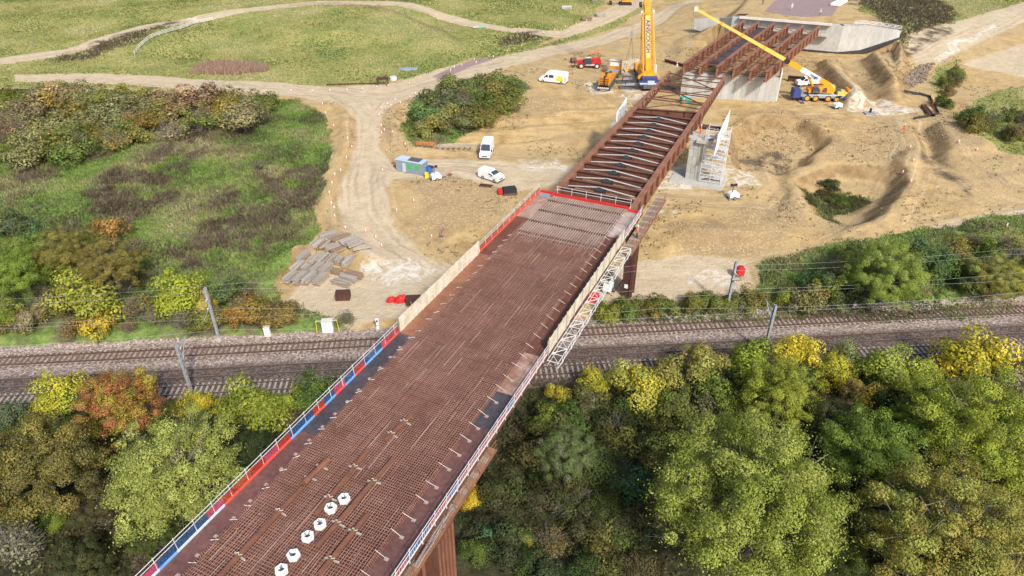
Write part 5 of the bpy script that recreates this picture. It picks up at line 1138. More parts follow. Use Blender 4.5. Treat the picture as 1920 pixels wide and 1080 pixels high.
    s = thing('steel_frame_load', 'cream yellow steel plate hanging on chains from the huge crane hook', 'crane load', (hx, hy, z + .5), .18)
    mb = MB(); mb.box((.2, 0, 0), (3.0, 2.2, .3)); mb.build('plate', 'crane_cream', s)
    mb = MB(); mb.bar((1.6, .4, .1), (3.2, .9, .3), .5, .3); mb.build('arm', 'crane_yellow', s)
    for a in (-1.1, 1.4):
        for b in (-.9, .9): mb = MB(); mb.tube((a, b, .15), (0, 0, hk.z + z - (z + .5) - .7 - z + z), .03, 5); mb.build('chain', 'dark_grey', s)
crane_a()

def ballast_lorry():
    x, y, z = G(1131, 172); rz = heading((1131,172), (1163,125), z); g = thing('ballast_lorry', 'orange crane ballast lorry with loaded trailer between telehandler and huge crane', 'lorry', (x, y, z), rz); g.scale = (1.18, 1.15, 1.1)
    L = 14.5
    mb = MB(); mb.box((L / 2 - .6, 0, 1.15), (L - 3.0, 2.5, .35)); mb.build('trailer_bed', 'dark_grey', g)
    for k in range(7):
        a = .9 + k * 1.35 if k < 5 else 10.6 + (k - 5) * 2.6
        for sg in (-1, 1): wheel(g, a, sg * 1.05, .5, .5, .45, 'grey_plastic', .5)
    mb = MB(); mb.prism([(11.7, .6), (11.7, 3.3), (13.6, 3.5), (14.0, 2.4), (14.1, .6)], -1.25, 1.25, 'y'); c = mb.build('cab', 'lorry_orange', g)
    mb = MB(); mb.box((12.5, 0, 3.48), (1.7, 2.3, .12)); mb.build('roof', 'off_white', c)
    mb = MB(); mb.box((11.66, 0, 2.75), (.05, 1.9, .8)); mb.build('rear_window', 'white_paint', c)
    for sg in (-1, 1): mb = MB(); mb.box((13.0, sg * 1.262, 2.5), (1.0, .03, .7)); mb.build('side_window', 'glass', c)
    mb = MB(); mb.box((10.4, 0, 1.5), (1.9, 2.4, .4)); mb.build('coupling_deck', 'grey_plastic', g)
    for i, (a, w, h) in enumerate(((.9, 1.4, 1.5), (2.6, 1.6, 1.8), (4.6, 1.9, 1.1), (6.9, 2.0, .8))):
        for sg in (-.65, .65): mb = MB(); mb.box((a, sg, 1.35 + h / 2), (w, 1.0, h)); b = mb.build('ballast_block', 'lorry_orange', g, bevel=.06)
        mb = MB(); mb.box((a, 0, 1.4 + h), (w * .6, .5, .35)); mb.build('lifting_lug', 'rust_dark', g)
    for zz in (1.7, 2.2, 2.7): mb = MB(); mb.box((.12, 0, zz), (.1, 2.1, .16)); mb.build('rear_slat', 'plate_maroon', g)
    for sg in (-1, 1): mb = MB(); mb.bar((.1, sg * 1.0, 1.3), (.1, sg * 1.0, 3.0), .16, .16); mb.build('rear_stake', 'lorry_orange', g)
    mb = MB(); mb.box((-.35, 0, .85), (.12, 2.5, .55)); tb = mb.build('tail_board', 'dark_grey', g)
    for k in range(6): mb = MB(); mb.box((-.42, -1.0 + k * .4, .9), (.02, .2, .32), rx=.5); mb.build('chevron', 'white_paint', tb)
ballast_lorry()
def excavator():
    x, y, z = G(1172, 9); g = thing('excavator', 'yellow excavator on the haul road at the top edge, dipper lowered', 'excavator', (x, y, z), math.pi)
    for sg in (-1, 1): mb = MB(); mb.prism([(-2.0, 0), (2.0, 0), (2.3, .45), (2.0, .9), (-2.0, .9), (-2.3, .45)], sg * 1.2 - .3, sg * 1.2 + .3, 'y'); mb.build('track', 'black', g)
    mb = MB(); mb.box((-.4, 0, 1.7), (3.6, 2.6, 1.2)); mb.build('upper_body', 'crane_yellow', g, bevel=.1)
    mb = MB(); mb.box((.7, .8, 2.5), (1.5, 1.0, 1.5)); mb.build('cab', 'glass', g)
    mb = MB(); mb.bar((1.0, -.2, 1.8), (4.0, -.2, 4.6), .5, .6); mb.build('boom', 'crane_yellow', g)
    mb = MB(); mb.bar((3.9, -.2, 4.7), (5.2, -.2, 1.4), .4, .5); mb.build('dipper', 'crane_yellow', g)
    mb = MB(); mb.prism([(4.6, .2), (5.6, .1), (5.7, 1.3), (5.0, 1.5)], -.8, .4, 'y'); mb.build('bucket', 'black', g)
excavator()
# ------------------------------------------------------------------ site cabin and small plant
x, y, z = G(773, 321); rz = heading((748,314), (802,324), z); g = thing('site_cabin', 'grey site cabin with bright green panels and solar panels on its roof', 'cabin', (x, y, z), rz)
mb = MB(); mb.box((0, 0, 1.3), (7.2, 2.5, 2.5)); mb.build('body', 'cabin_grey', g, bevel=.04); g.scale = (.80, .85, .88)
mb = MB(); mb.box((0, 0, 2.6), (7.3, 2.6, .12)); rf = mb.build('roof', 'cabin_roof', g)
for k in range(3): mb = MB(); mb.box((-.1 + k * 1.05, .1, 2.72), (.98, 1.9, .06), rx=.06); mb.build('solar_panel', 'dark_grey', rf)
for a, w in ((.1, 1.3), (2.2, 1.1)): mb = MB(); mb.box((a, -1.265, 1.5), (w, .03, 1.0)); mb.build('green_panel', 'green', g)
for k in range(7): mb = MB(); mb.box((-3.3 + k * 1.1, -1.262, 1.3), (.05, .03, 2.3)); mb.build('rib', 'grey_plastic', g)
mb = MB(); mb.box((-1.3, -1.27, 1.1), (.85, .04, 2.0)); mb.build('door', 'cabin_roof', g)
x, y, z = G(806, 324); g = thing('water_drum', 'blue drum at the right end of the site cabin', 'drum', (x, y, z)); mb = MB(); mb.tube((0, 0, 0), (0, 0, 1.3), .6, 14); mb.build('barrel', 'blue', g); mb = MB(); mb.tube((0, 0, 1.3), (0, 0, 1.4), .25, 10); mb.build('cap', 'black', g)
x, y, z = G(801, 334); g = thing('grit_bin', 'small yellow grit bin in front of the site cabin', 'bin', (x, y, z)); mb = MB(); mb.box((0, 0, .5), (.7, .6, 1.0)); mb.build('body', 'yellow', g, bevel=.05); mb = MB(); mb.box((0, 0, 1.05), (.76, .66, .1)); mb.build('lid', 'yellow', g)
def tower_light(label, px, py, rz=0):
    x, y, z = G(px, py); g = thing('tower_light', label, 'lighting tower', (x, y, z), rz, 'mobile lighting towers')
    mb = MB(); mb.prism([(-.9, .35), (.9, .35), (.9, .95), (.6, 1.25), (-.6, 1.25), (-.9, .95)], -.6, .6, 'y'); mb.build('housing', 'white_paint', g)
    mb = MB(); mb.box((0, 0, .3), (2.1, 1.0, .14)); mb.bar((.9, 0, .3), (1.9, 0, .35), .12, .12); mb.build('chassis', 'dark_grey', g)
    for sg in (-1, 1): wheel(g, 0, sg * .68, .3, .3, .18)
    mb = MB(); mb.tube((-.3, 0, 1.2), (-.3, 0, 2.5), .07, 8); m_ = mb.build('mast', 'dark_grey', g)
    for a in (-.35, .35): mb = MB(); mb.box((-.3 + a, -.1, 2.6), (.5, .3, .4)); mb.build('lamp_head', 'black', m_)
    for sa in (-1, 1):
        for sb in (-1, 1): mb = MB(); mb.bar((sa * .8, sb * .5, .3), (sa * 1.2, sb * 1.0, .02), .07, .07); mb.build('stabiliser', 'galv', g)
tower_light('white lighting tower trailer in front of the site cabin', 818, 337, .4)
tower_light('white lighting tower trailer alone on the bench right of the concrete pier', 1374, 372, .2)
tower_light('white lighting tower trailer in front of the four axle crane', 1569, 203, .3)
tower_light('white lighting tower trailer at the foot of the dark steel trestle', 1140, 545, 1.2)
x, y, z = G(953, 364); g = thing('compressor', 'red and black compressor trailer close to the left deck edge', 'compressor', (x, y, z), .25)
mb = MB(); mb.box((.2, 0, .75), (2.4, 1.5, 1.0)); mb.build('housing', 'black', g, bevel=.08); mb = MB(); mb.box((.2, 0, .3), (2.6, 1.6, .25)); mb.build('skid', 'plate_maroon', g); mb = MB(); mb.box((-1.5, 0, .7), (.8, 1.0, .9)); mb.build('tank', 'red', g, bevel=.1)
x, y, z = G(911, 349); g = thing('steel_pallet', 'flat dark steel grating lying on sand below the low white van', 'grating', (x, y, z + .05), -.3)
for k in range(5): mb = MB(); mb.box((0, -.5 + k * .25, .08), (2.4, .14, .1)); mb.build('slat', 'rust_dark', g)
def red_cover(label, px, py, s=1.0, zoff=0.0):
    x, y, z = G(px, py); g = thing('red_cover', label, 'cover', (x, y, z + zoff), RNG.uniform(0, 1)); mb = MB(); n = 9; wv = [1 + RNG.uniform(-.16, .16) for _ in range(n)]
    prof = [(1.05, 0), (.98, .45), (.86, .95), (.55, 1.22), (.2, 1.32)]
    mb.loft([[(s * r * wv[i] * 1.15 * math.cos(2 * math.pi * i / n) + s * .18 * h, s * .75 * r * wv[-i] * math.sin(2 * math.pi * i / n), s * h * (1 + .12 * math.sin(2.3 * i))) for i in range(n)] for r, h in prof]); mb.build('sheet', 'red', g)
    mb = MB(); mb.box((0, 0, .06), (2.2 * s, 1.8 * s, .1)); mb.build('pallet', 'timber_pale', g)
red_cover('taller red sheeted bundle by the railway just left of the deck hoarding', 752, 566, .8)
red_cover('lower red sheeted bundle by the railway left of the taller one', 733, 566, .6)
red_cover('red sheeted bundle seen through the white lattice gantry', 1112, 563, .95)
x, y, z = G(1386, 521); g = thing('red_cover', 'red sheeted bundle on a stand behind the tall overhead mast', 'cover', (x, y, z)); mb = MB(); mb.prism([(-.5, .5), (.5, .5), (.6, 1.6), (.3, 2.0), (-.3, 2.0), (-.6, 1.6)], -.4, .4, 'y'); mb.build('sheet', 'red', g, bevel=.08)
for sg in (-1, 1): mb = MB(); mb.tube((sg * .4, 0, 0), (sg * .4, 0, .6), .05, 6); mb.build('leg', 'galv', g)
for lab, px, py in (('dark steel crate at the foot of the left hoarding beside red sheeted bundles', 776, 570), ('dark steel crate half hidden by scrub at the edge of the storage yard', 644, 560)):
    x, y, z = G(px, py); g = thing('steel_crate', lab, 'crate', (x, y, z), RA); mb = MB(); mb.box((0, 0, .6), (2.0, 1.3, 1.1)); mb.build('body', 'rust_dark', g, bevel=.03)
    for k in range(4): mb = MB(); mb.box((-.9 + k * .6, -.68, .6), (.08, .06, 1.1)); mb.build('rib', 'rust', g)
# timber mats
plank = MB(); plank.box((0, 0, 0), (2.75, .22, .19)); plank_me = [plank.mesh('baulk', m_) for m_ in ('timber_grey', 'timber_brown', 'timber_pale')]
plank_s = MB(); plank_s.box((0, 0, 0), (1.5, .235, .17)); plank_sme = [plank_s.mesh('baulk', m_) for m_ in ('timber_grey', 'timber_brown', 'timber_pale')]
def stack(label, zx, zy, rz, layers, wide, tone, short=False, mess=.02):
    x, y, z = G(480 + zx / 4, 400 + zy / 4); g = thing('timber_mat_stack', label, 'timber stack', (x, y, z + .05), rz, 'timber mats stacked in the yard')
    for l in range(layers):
        for k in range(wide):
            t_ = tone if RNG.random() < .7 else int(RNG.integers(0, 3)); o = link('baulk', (plank_sme if short else plank_me)[t_], g, (RNG.uniform(-mess * 6, mess * 6), (k - (wide - 1) / 2) * .235 + RNG.uniform(-mess, mess), .2 + l * .2), RNG.uniform(-mess, mess)); 
    for a in (-1.2, 1.2): mb = MB(); mb.box((a * (.6 if short else 1), 0, .05), (.14, wide * .27, .1)); mb.build('bearer', 'timber_brown', g)
U = R(71); Dn = R(-24); Up = R(42)
rowname = ['front row nearest the railway', 'second row from the railway', 'third row from the railway']
for r_i, (row, ly) in enumerate((([(262,500), (334,505), (405,507), (489,512)], 3), ([(315,420), (380,432), (460,432), (528,437)], 3), ([(358,345), (438,368), (500,362), (565,368), (630,372), (695,380)], 3))):
    nm = ['leftmost', 'second from left', 'third from left', 'fourth from left', 'fifth from left', 'sixth from left']
    for i, (a, b) in enumerate(row):
        stack(f'grey timber mat stack, {nm[i]} in the {rowname[r_i]}', a, b, U + RNG.uniform(-.04, .04), ly + 1, 4, 2 if (r_i, i) in ((1, 0), (2, 5)) else 0, short=(r_i, i) in ((1, 1), (2, 4)))
for i, (a, b, t_) in enumerate([(640,537,0), (696,503,0), (741,476,1), (611,455,1)]):
    stack(f'timber mat stack turned crosswise, {["nearest the railway", "second from the railway", "third from the railway, brownish", "small and brown"][i]}', a, b, Dn, 3, 4, t_, short=(i == 3))
for i, (a, b, t_, d) in enumerate([(463,240,2,U), (520,245,1,U), (582,262,0,Up), (545,178,0,Up), (590,192,0,Up), (645,203,1,Up), (703,220,2,Up), (742,238,0,Up), (628,285,1,Up), (800,268,2,R(22))]):
    stack(f'untidy timber mat pile at the back, {["leftmost of the front", "second from left in front", "third from left in front", "leftmost at the back", "second from left at the back", "brown one in the middle", "pale one right of the middle", "rightmost large one", "low sprawling one in front", "few loose planks at the right end"][i]}', a, b, d, 3 if i != 9 else 1, 5 if i != 9 else 3, t_, mess=.035)
# ------------------------------------------------------------------ markers along the haul roads
mk_b = MB(); mk_b.box((0, 0, .05), (.34, .34, .1)); mk_b_me = mk_b.mesh('base', 'marker_red'); mk_p = MB(); mk_p.tube((0, 0, .08), (0, 0, .66), .12, 8, .085); mk_p_me = mk_p.mesh('body', 'white_paint')
mk_r = MB(); mk_r.tube((0, 0, .14), (0, 0, .30), .13, 8, .12); mk_r_me = mk_r.mesh('red_band', 'marker_red')
def marker(px, py, label, group):
    x, y, z = G(px, py, 10); g = thing('road_marker', label, 'road marker', (x, y, z - .02), 0, group); link('base', mk_b_me, g); b = link('body', mk_p_me, g); link('red_band', mk_r_me, b)
for pts, lab, grp in (
  ([(546,172),(587,173),(619,172),(651,171),(680,169),(707,165),(728,163),(768,159)], 'road marker on the far side of the upper haul road', 'markers along the upper haul road'),
  ([(503,191),(605,197),(611,214),(626,238),(652,262),(660,278),(650,298),(639,322),(628,330),(623,346),(618,364),(622,384),(627,392),(628,408),(648,430),(686,436),(705,448),(716,463)], 'road marker left of the descending haul road', 'markers left of the descending haul road'),
  ([(779,178),(769,184),(741,190),(727,197),(716,206),(711,218),(715,238),(716,252),(721,246),(733,200),(751,195),(737,250),(760,273),(718,322),(744,397),(776,379),(809,446)], 'road marker right of the descending haul road', 'markers right of the descending haul road'),
  ([(845,134),(852,128),(866,124),(889,114),(893,119),(925,108),(951,98),(978,88),(1005,73),(1019,63),(1040,58),(1060,52),(1080,47),(1100,40),(1113,37),(1124,32)], 'road marker beside the track to the excavator', 'markers beside the upper track'),
  ([(1692,325),(1706,278),(1712,303),(1707,342),(1797,268),(1831,283),(1887,425)], 'road marker around the sandy hollow', 'markers around the sandy hollow')):
    ORD = ['first', 'second', 'third', 'fourth', 'fifth', 'sixth', 'seventh', 'eighth', 'ninth', 'tenth', 'eleventh', 'twelfth', 'thirteenth', 'fourteenth', 'fifteenth', 'sixteenth', 'seventeenth', 'eighteenth']
    byy = 'descending' in lab
    for i, p in enumerate(sorted(pts, key=lambda q: q[1] if byy else q[0])): marker(*p, lab + f', {ORD[i]} from {"the top" if byy else "the left"}', grp)
# ------------------------------------------------------------------ fences, barriers, pipes, people
def post_rail(name, label, pxs, z, step, h, mat, rails, r=.06, cat='fence'):
    pts = [Vector(survey(a, b, z)) for a, b in pxs]; o0 = pts[0]; g = thing(name, label, cat, (o0.x, o0.y, ground_z(o0.x, o0.y)))
    run = []
    for a, b in zip(pts[:-1], pts[1:]):
        k = max(1, round((b - a).length / step))
        for i in range(k): run.append(a.lerp(b, i / k))
    run.append(pts[-1]); base = [Vector((p.x - o0.x, p.y - o0.y, ground_z(p.x, p.y) - g.location.z)) for p in run]
    for b in base: mb = MB(); mb.tube(b - Vector((0, 0, .3)), b + Vector((0, 0, h)), r, 6); mb.build('post', mat, g)
    for hh in rails:
        for a, b in zip(base[:-1], base[1:]): mb = MB(); mb.bar(a + Vector((0, 0, hh)), b + Vector((0, 0, hh)), r * 1.2, r * 2.0); mb.build('rail', mat, g)
    return g
post_rail('field_fence', 'white post and rail fence curving over the upper left meadow', [(249,91),(258,83),(285,70),(325,58),(365,47),(400,41)], 8.0, 2.6, 1.2, 'off_white', (.45, .8, 1.15), .07)
post_rail('field_fence', 'dark timber post fence along the crest of the upper meadow', [(545,15),(620,13),(690,18),(760,30),(830,50),(865,66)], 9.0, 2.6, 1.2, 'timber_brown', (.6, 1.0), .06)
def mesh_fence(label, p, q, z, n, mat):
    a = Vector(survey(*p, z)); b = Vector(survey(*q, z)); g = thing('mesh_barrier', label, 'barrier', (a.x, a.y, ground_z(a.x, a.y)), math.atan2(b.y - a.y, b.x - a.x)); L = (b - a).length / n
    for i in range(n):
        mb = MB(); mb.add([(i * L, 0, .1), (i * L + L * .96, 0, .1), (i * L + L * .96, 0, .9), (i * L, 0, .9)], [(0, 1, 2, 3)]); pn = mb.build('panel', mat, g)
        mb = MB(); mb.tube((i * L, 0, 0), (i * L, 0, 1.0), .035, 6); mb.tube((i * L, 0, .9), (i * L + L * .96, 0, .9), .025, 5); mb.build('frame', 'galv' if mat != 'net_orange' else 'orange', g)
        mb = MB(); mb.box((i * L, 0, .06), (.3, .7, .12)); mb.build('foot', 'dark_grey', g)
mesh_fence('orange mesh barrier left half of the line behind the site cabin', (782,283), (818,285), 3.2, 5, 'net_orange')
mesh_fence('grey mesh barrier continuing towards the tall white van', (821,284), (892,283), 3.2, 7, 'net_grey')
mesh_fence('short orange mesh barrier at the left end of the site cabin', (737,306), (745,318), 3.2, 2, 'net_orange')
mesh_fence('orange mesh barrier by the lower right of the site cabin', (842,331), (847,326), 3.0, 2, 'net_orange')
mesh_fence('pale mesh barrier behind the red telehandler', (1105,104), (1130,100), 5.7, 3, 'net_orange')
mesh_fence('small red barrier pair beside the descending haul road bottom', (827,446), (833,436), 1.4, 2, 'net_red')
pts = [(1694,173), (1722,178), (1743,183), (1747,193), (1760,215), (1735,221), (1712,224)]
P0 = G(*pts[0]); g = thing('silt_fence', 'black silt fence bending around the right end of the crane pad', 'fence', P0)
for a, b in zip(pts[:-1], pts[1:]):
    A_ = Vector(G(*a)) - Vector(P0); B2 = Vector(G(*b)) - Vector(P0); mb = MB(); mb.bar(A_ + Vector((0, 0, .35)), B2 + Vector((0, 0, .25)), .08, .55); mb.build('sheet', 'bitumen', g); mb = MB(); mb.tube(A_, A_ + Vector((0, 0, 1.0)), .05, 6); mb.build('stake', 'timber_brown', g)
for lab, p, q in (('left one of two rusty pipes lying inside the silt fence', (1728,200), (1743,219)), ('right one of two rusty pipes lying inside the silt fence', (1733,200), (1749,219))):
    a = G(*p); b = G(*q); mb = MB(a); mb.tube(Vector(a) + Vector((0, 0, .3)), Vector(b) + Vector((0, 0, .3)), .3, 12, cap=False); mb.tube(Vector(a) + Vector((0, 0, .3)), Vector(b) + Vector((0, 0, .3)), .24, 12, cap=False); o = mb.build('steel_pipe', 'rust'); o.location = a; tag(o, lab, 'pipe', 'rusty pipes inside the silt fence')
def lone_beam(label, p, q, w, h, mat, zoff=.0):
    a = Vector(G(*p)); b = Vector(G(*q)); g = thing('steel_girder', label, 'girder', a); mb = MB(); i_girder(mb, (0, 0, h + zoff), tuple(b - a + Vector((0, 0, h + zoff))), h, w); mb.build('section', mat, g)
    for k in (.2, .8): mb = MB(); c = (b - a) * k; mb.box((c.x, c.y, c.z + .02), (.8, .8, .12)); mb.build('packer', 'timber_brown', g)
lone_beam('rusty girder lying on sand beside the pier wall, behind the crane nose', (1246,116), (1281,126), .6, .8, 'rust')
lone_beam('short dark rusty girder on the ground behind the flatbed truck', (1476,152), (1502,154), .8, 1.3, 'rust_dark')
lone_beam('long thin rusty pipe section lying beside the upper haul road', (612,160), (705,158), .35, .35, 'rust')
x, y, z = G(718, 160); g = thing('steel_stand', 'small rusty steel frame beside the upper haul road', 'frame', (x, y, z))
for a in (-1.2, 1.2):
    for b in (-.6, .6): mb = MB(); mb.bar((a, b, 0), (a, b, 1.6), .2, .2); mb.build('leg', 'rust', g)
mb = MB(); mb.box((0, 0, 1.7), (2.8, 1.6, .3)); mb.build('top', 'rust_dark', g)
x, y, z = G(738, 150); g = thing('water_tank', 'pale round tank beside the upper haul road', 'tank', (x, y, z)); mb = MB(); mb.tube((0, 0, 0), (0, 0, .9), .9, 16); mb.build('shell', 'off_white', g); mb = MB(); mb.tube((0, 0, .9), (0, 0, .95), .8, 16); mb.build('lid', 'cabin_roof', g)
x, y, z = G(765, 130); g = thing('tarpaulin', 'grey blue tarpaulin lying at the meadow edge', 'tarpaulin', (x, y, z)); mb = MB()
mb.loft([[(2.6 * r * math.cos(a) * (1 + .2 * math.sin(3 * a)), 1.2 * r * math.sin(a), h + .05 * math.sin(5 * a)) for a in np.linspace(0, 2 * math.pi, 14)[:-1]] for r, h in ((1, .02), (.8, .3), (.3, .45))]); mb.build('sheet', 'cabin_grey', g)
x, y, z = G(903, 53); g = thing('pipe_pile', 'heap of teal pipes and pale boards in the upper meadow', 'pipe pile', (x, y, z))
for k in range(5): mb = MB(); mb.tube((-1.5 + .2 * k, -.3 + .25 * k, .2 + .1 * (k % 2)), (1.3, .1 + .2 * k, .2 + .1 * (k % 2)), .14, 8); mb.build('pipe', 'teal', g)
mb = MB(); mb.box((-1.8, .5, .3), (2.2, 1.2, .2), rz=.3); mb.build('board', 'off_white', g)
for lab, px, py, mat in (('pale stack of boards beside the upper track near the excavator', 1125, 31, 'timber_pale'), ('brown crate of offcuts beside the upper track', 1100, 39, 'timber_brown'), ('heap of pale sheets at the grass tip beside the upper track', 1062, 17, 'off_white'), ('stack of grey boards near the top edge left of the excavator', 1118, 3, 'timber_grey')):
    x, y, z = G(px, py); g = thing('board_stack', lab, 'board stack', (x, y, z), RNG.uniform(-.4, .6))
    for k in range(5): mb = MB(); mb.box((RNG.uniform(-.2, .2), RNG.uniform(-.15, .15), .15 + .2 * k), (3.4, 1.5, .14), rz=RNG.uniform(-.12, .12)); mb.build('board', mat, g)
x, y = survey(1573, 6, 13); g = thing('concrete_slab', 'pale precast concrete slab at the top edge behind the abutment', 'concrete slab', (x, y, 12.8), R(52)); mb = MB(); mb.box((0, 0, .4), (9.0, 2.6, .8)); mb.build('slab', 'white_paint', g, bevel=.05)
for k in range(3): mb = MB(); mb.box((-3 + 3 * k, 0, .85), (.5, .5, .12)); mb.build('socket', 'concrete', g)
x, y, z = G(1284, 193); g = thing('compressor', 'small teal generator below the launching nose', 'generator', (x, y, z), .2); mb = MB(); mb.box((0, 0, .8), (2.2, 1.3, 1.2)); mb.build('housing', 'teal', g, bevel=.08); mb = MB(); mb.box((0, 0, .12), (2.4, 1.4, .2)); mb.build('skid', 'dark_grey', g); mb = MB(); mb.box((.6, 0, 1.43), (.9, 1.1, .06)); mb.build('lid', 'cabin_roof', g)
x, y, z = G(1630, 213); g = thing('trench_cover', 'grey plate with a black post on the crane pad', 'cover plate', (x, y, z)); mb = MB(); mb.box((0, 0, .1), (2.2, 1.6, .2)); mb.build('plate', 'grey_plastic', g); mb = MB(); mb.tube((.2, .2, .1), (.2, .2, 1.1), .25, 10); mb.build('post', 'black', g)
# people: one continuous skinned body each, in hi-vis
def person(label, loc, rz, top='hivis', legs='dark_grey', lean=0.0, stride=.12):
    me_ = bpy.data.meshes.new('body')
    V = [(0, 0, .95), (0, lean * .4, 1.2), (0, lean, 1.45), (0, lean * 1.05, 1.56), (0, lean * 1.1 + .02, 1.70),
         (.10, 0, .90), (.12, stride, .48), (.12, stride * .6 - .05, .06), (.12, stride * .6 + .14, .04), (-.10, 0, .90), (-.12, -stride * .3, .48), (-.12, -stride - .02, .06), (-.12, -stride + .16, .04),
         (.20, lean, 1.42), (.27, lean - .02, 1.14), (.25, lean + .20, .98), (-.20, lean, 1.42), (-.27, lean - .02, 1.14), (-.22, lean + .16, .96), (.24, lean + .28, .95), (-.21, lean + .24, .92)]
    E = [(0, 1), (1, 2), (2, 3), (3, 4), (0, 5), (5, 6), (6, 7), (7, 8), (0, 9), (9, 10), (10, 11), (11, 12), (2, 13), (13, 14), (14, 15), (15, 19), (2, 16), (16, 17), (17, 18), (18, 20)]
    rad = [.15, .15, .16, .06, .11, .10, .075, .05, .045, .10, .075, .05, .045, .07, .055, .04, .07, .055, .04, .04, .04]
    me_.from_pydata(V, E, []); o = link('tmp', me_); o.modifiers.new('s', 'SKIN'); sv = me_.skin_vertices[0].data
    for v, r in zip(sv, rad): v.radius = (r, r * .85)
    sv[0].use_root = True; o.modifiers.new('d', 'SUBSURF').levels = 1
    dg = bpy.context.evaluated_depsgraph_get(); mm = bpy.data.meshes.new_from_object(o.evaluated_get(dg)); bpy.data.objects.remove(o)
    mm.materials.clear(); [mm.materials.append(M[k]) for k in (top, legs, 'skin')]
    for p in mm.polygons: p.material_index = 2 if p.center.z > 1.52 else (0 if p.center.z > .88 else 1); p.use_smooth = True
    g = thing('person', label, 'person', loc, rz); link('body', mm, g)
    mb = MB(); n = 10; y0 = lean * 1.1 + .02; mb.loft([[(r * math.cos(2 * math.pi * i / n), y0 + r * math.sin(2 * math.pi * i / n), h) for i in range(n)] for r, h in ((.15, 1.73), (.14, 1.80), (.09, 1.86), (.03, 1.88))]); mb.build('hard_hat', 'white_paint', g, smooth=True)
    mb = MB(); mb.tube((0, lean * .55, 1.2), (0, lean * .55, 1.25), .172, 12, cap=False); mb.build('reflective_band', 'alu', g)
person('person in orange hi-vis and white hard hat bending by the silt fence', G(1748, 199), 1.0, 'hivis', 'hivis', .22)
person('person in red orange hi-vis standing on the sandy rim below the crane pad', G(1693, 249), 2.4, 'orange', 'orange')
x, y = survey(1537, 29, 12.7); person('person in dark clothes and white hard hat behind the far abutment, right', (x, y, ground_z(x, y)), 2.0, 'white_paint', 'dark_grey')
x, y = survey(1429, 12, 12.2); person('person in dark clothes near the top edge behind the far abutment, left', (x, y, ground_z(x, y)), 2.6, 'dark_grey', 'dark_grey')
x, y = survey(1484, 18, 12.7); person('person in white standing on the purple grey surface behind the abutment', (x, y, ground_z(x, y)), 3.0, 'white_paint', 'off_white')
person('person in orange hi-vis beside the teal generator below the launching nose', G(1281, 200), .4, 'hivis', 'hivis', .05)
x, y = b2w(-18.7, 122.2); person('person in red orange hi-vis on the pier head beside the girder', (x, y, 10.86), 1.2, 'orange', 'hivis')
x, y = b2w(-30.9, 162.0); person('person in white clothing standing at the end of the leftmost far girder', (x - 1.1, y + 1.5, 10.78), 2.2, 'white_paint', 'off_white')
x, y = b2w(-17.9, 78.0); person('person in orange hi-vis on the timber walkway at the far right deck corner', (x, y, ZD - 1.27), 1.2, 'hivis', 'dark_grey')
# ------------------------------------------------------------------ vegetation
def leaf_material(name, obj_tint=True, trans=.22):
    m, nt, b = new_mat(name); L = nt.links.new
    va = nd(nt, 'ShaderNodeAttribute', attribute_name='var'); sp = nd(nt, 'ShaderNodeSeparateColor'); L(va.outputs['Color'], sp.inputs[0])
    if obj_tint:
        t1 = nd(nt, 'ShaderNodeAttribute', attribute_name='tint_a', attribute_type='OBJECT'); t2 = nd(nt, 'ShaderNodeAttribute', attribute_name='tint_b', attribute_type='OBJECT')
        mx = nd(nt, 'ShaderNodeMix', data_type='RGBA'); L(sp.outputs[0], mx.inputs[0]); L(t1.outputs['Color'], mx.inputs[6]); L(t2.outputs['Color'], mx.inputs[7])
        ml = nd(nt, 'ShaderNodeMix', data_type='RGBA', blend_type='MULTIPLY'); ml.inputs[0].default_value = 1; L(mx.outputs[2], ml.inputs[6]); L(sp.outputs[1], ml.inputs[7]); col = ml.outputs[2]
    else: col = va.outputs['Color']
    L(col, b.inputs['Base Color']); b.inputs['Roughness'].default_value = .65; b.inputs['Specular IOR Level'].default_value = .12
    tr = nd(nt, 'ShaderNodeBsdfTranslucent'); L(col, tr.inputs['Color']); ms = nd(nt, 'ShaderNodeMixShader'); ms.inputs[0].default_value = trans
    L(b.outputs[0], ms.inputs[1]); L(tr.outputs[0], ms.inputs[2]); L(ms.outputs[0], nt.nodes['Material Output'].inputs['Surface'])
leaf_material('leaf'); leaf_material('grass_blade', False, .3)
def faces_mesh(name, V, F, var, mats, k):
    me_ = bpy.data.meshes.new(name); me_.vertices.add(len(V)); me_.vertices.foreach_set('co', V.astype(np.float32).ravel())
    n = len(F); me_.loops.add(n * k); me_.polygons.add(n); me_.loops.foreach_set('vertex_index', F.ravel().astype(np.int32)); me_.polygons.foreach_set('loop_start', np.arange(n, dtype=np.int32) * k); me_.polygons.foreach_set('loop_total', np.full(n, k, np.int32))
    me_.update(); a = me_.color_attributes.new('var', 'FLOAT_COLOR', 'POINT'); c = np.ones((len(V), 4), np.float32); c[:, :var.shape[1]] = var; a.data.foreach_set('color', c.ravel())
    for m_ in mats: me_.materials.append(M[m_])
    return me_
def unit(v): return v / np.maximum(np.linalg.norm(v, axis=-1, keepdims=True), 1e-6)
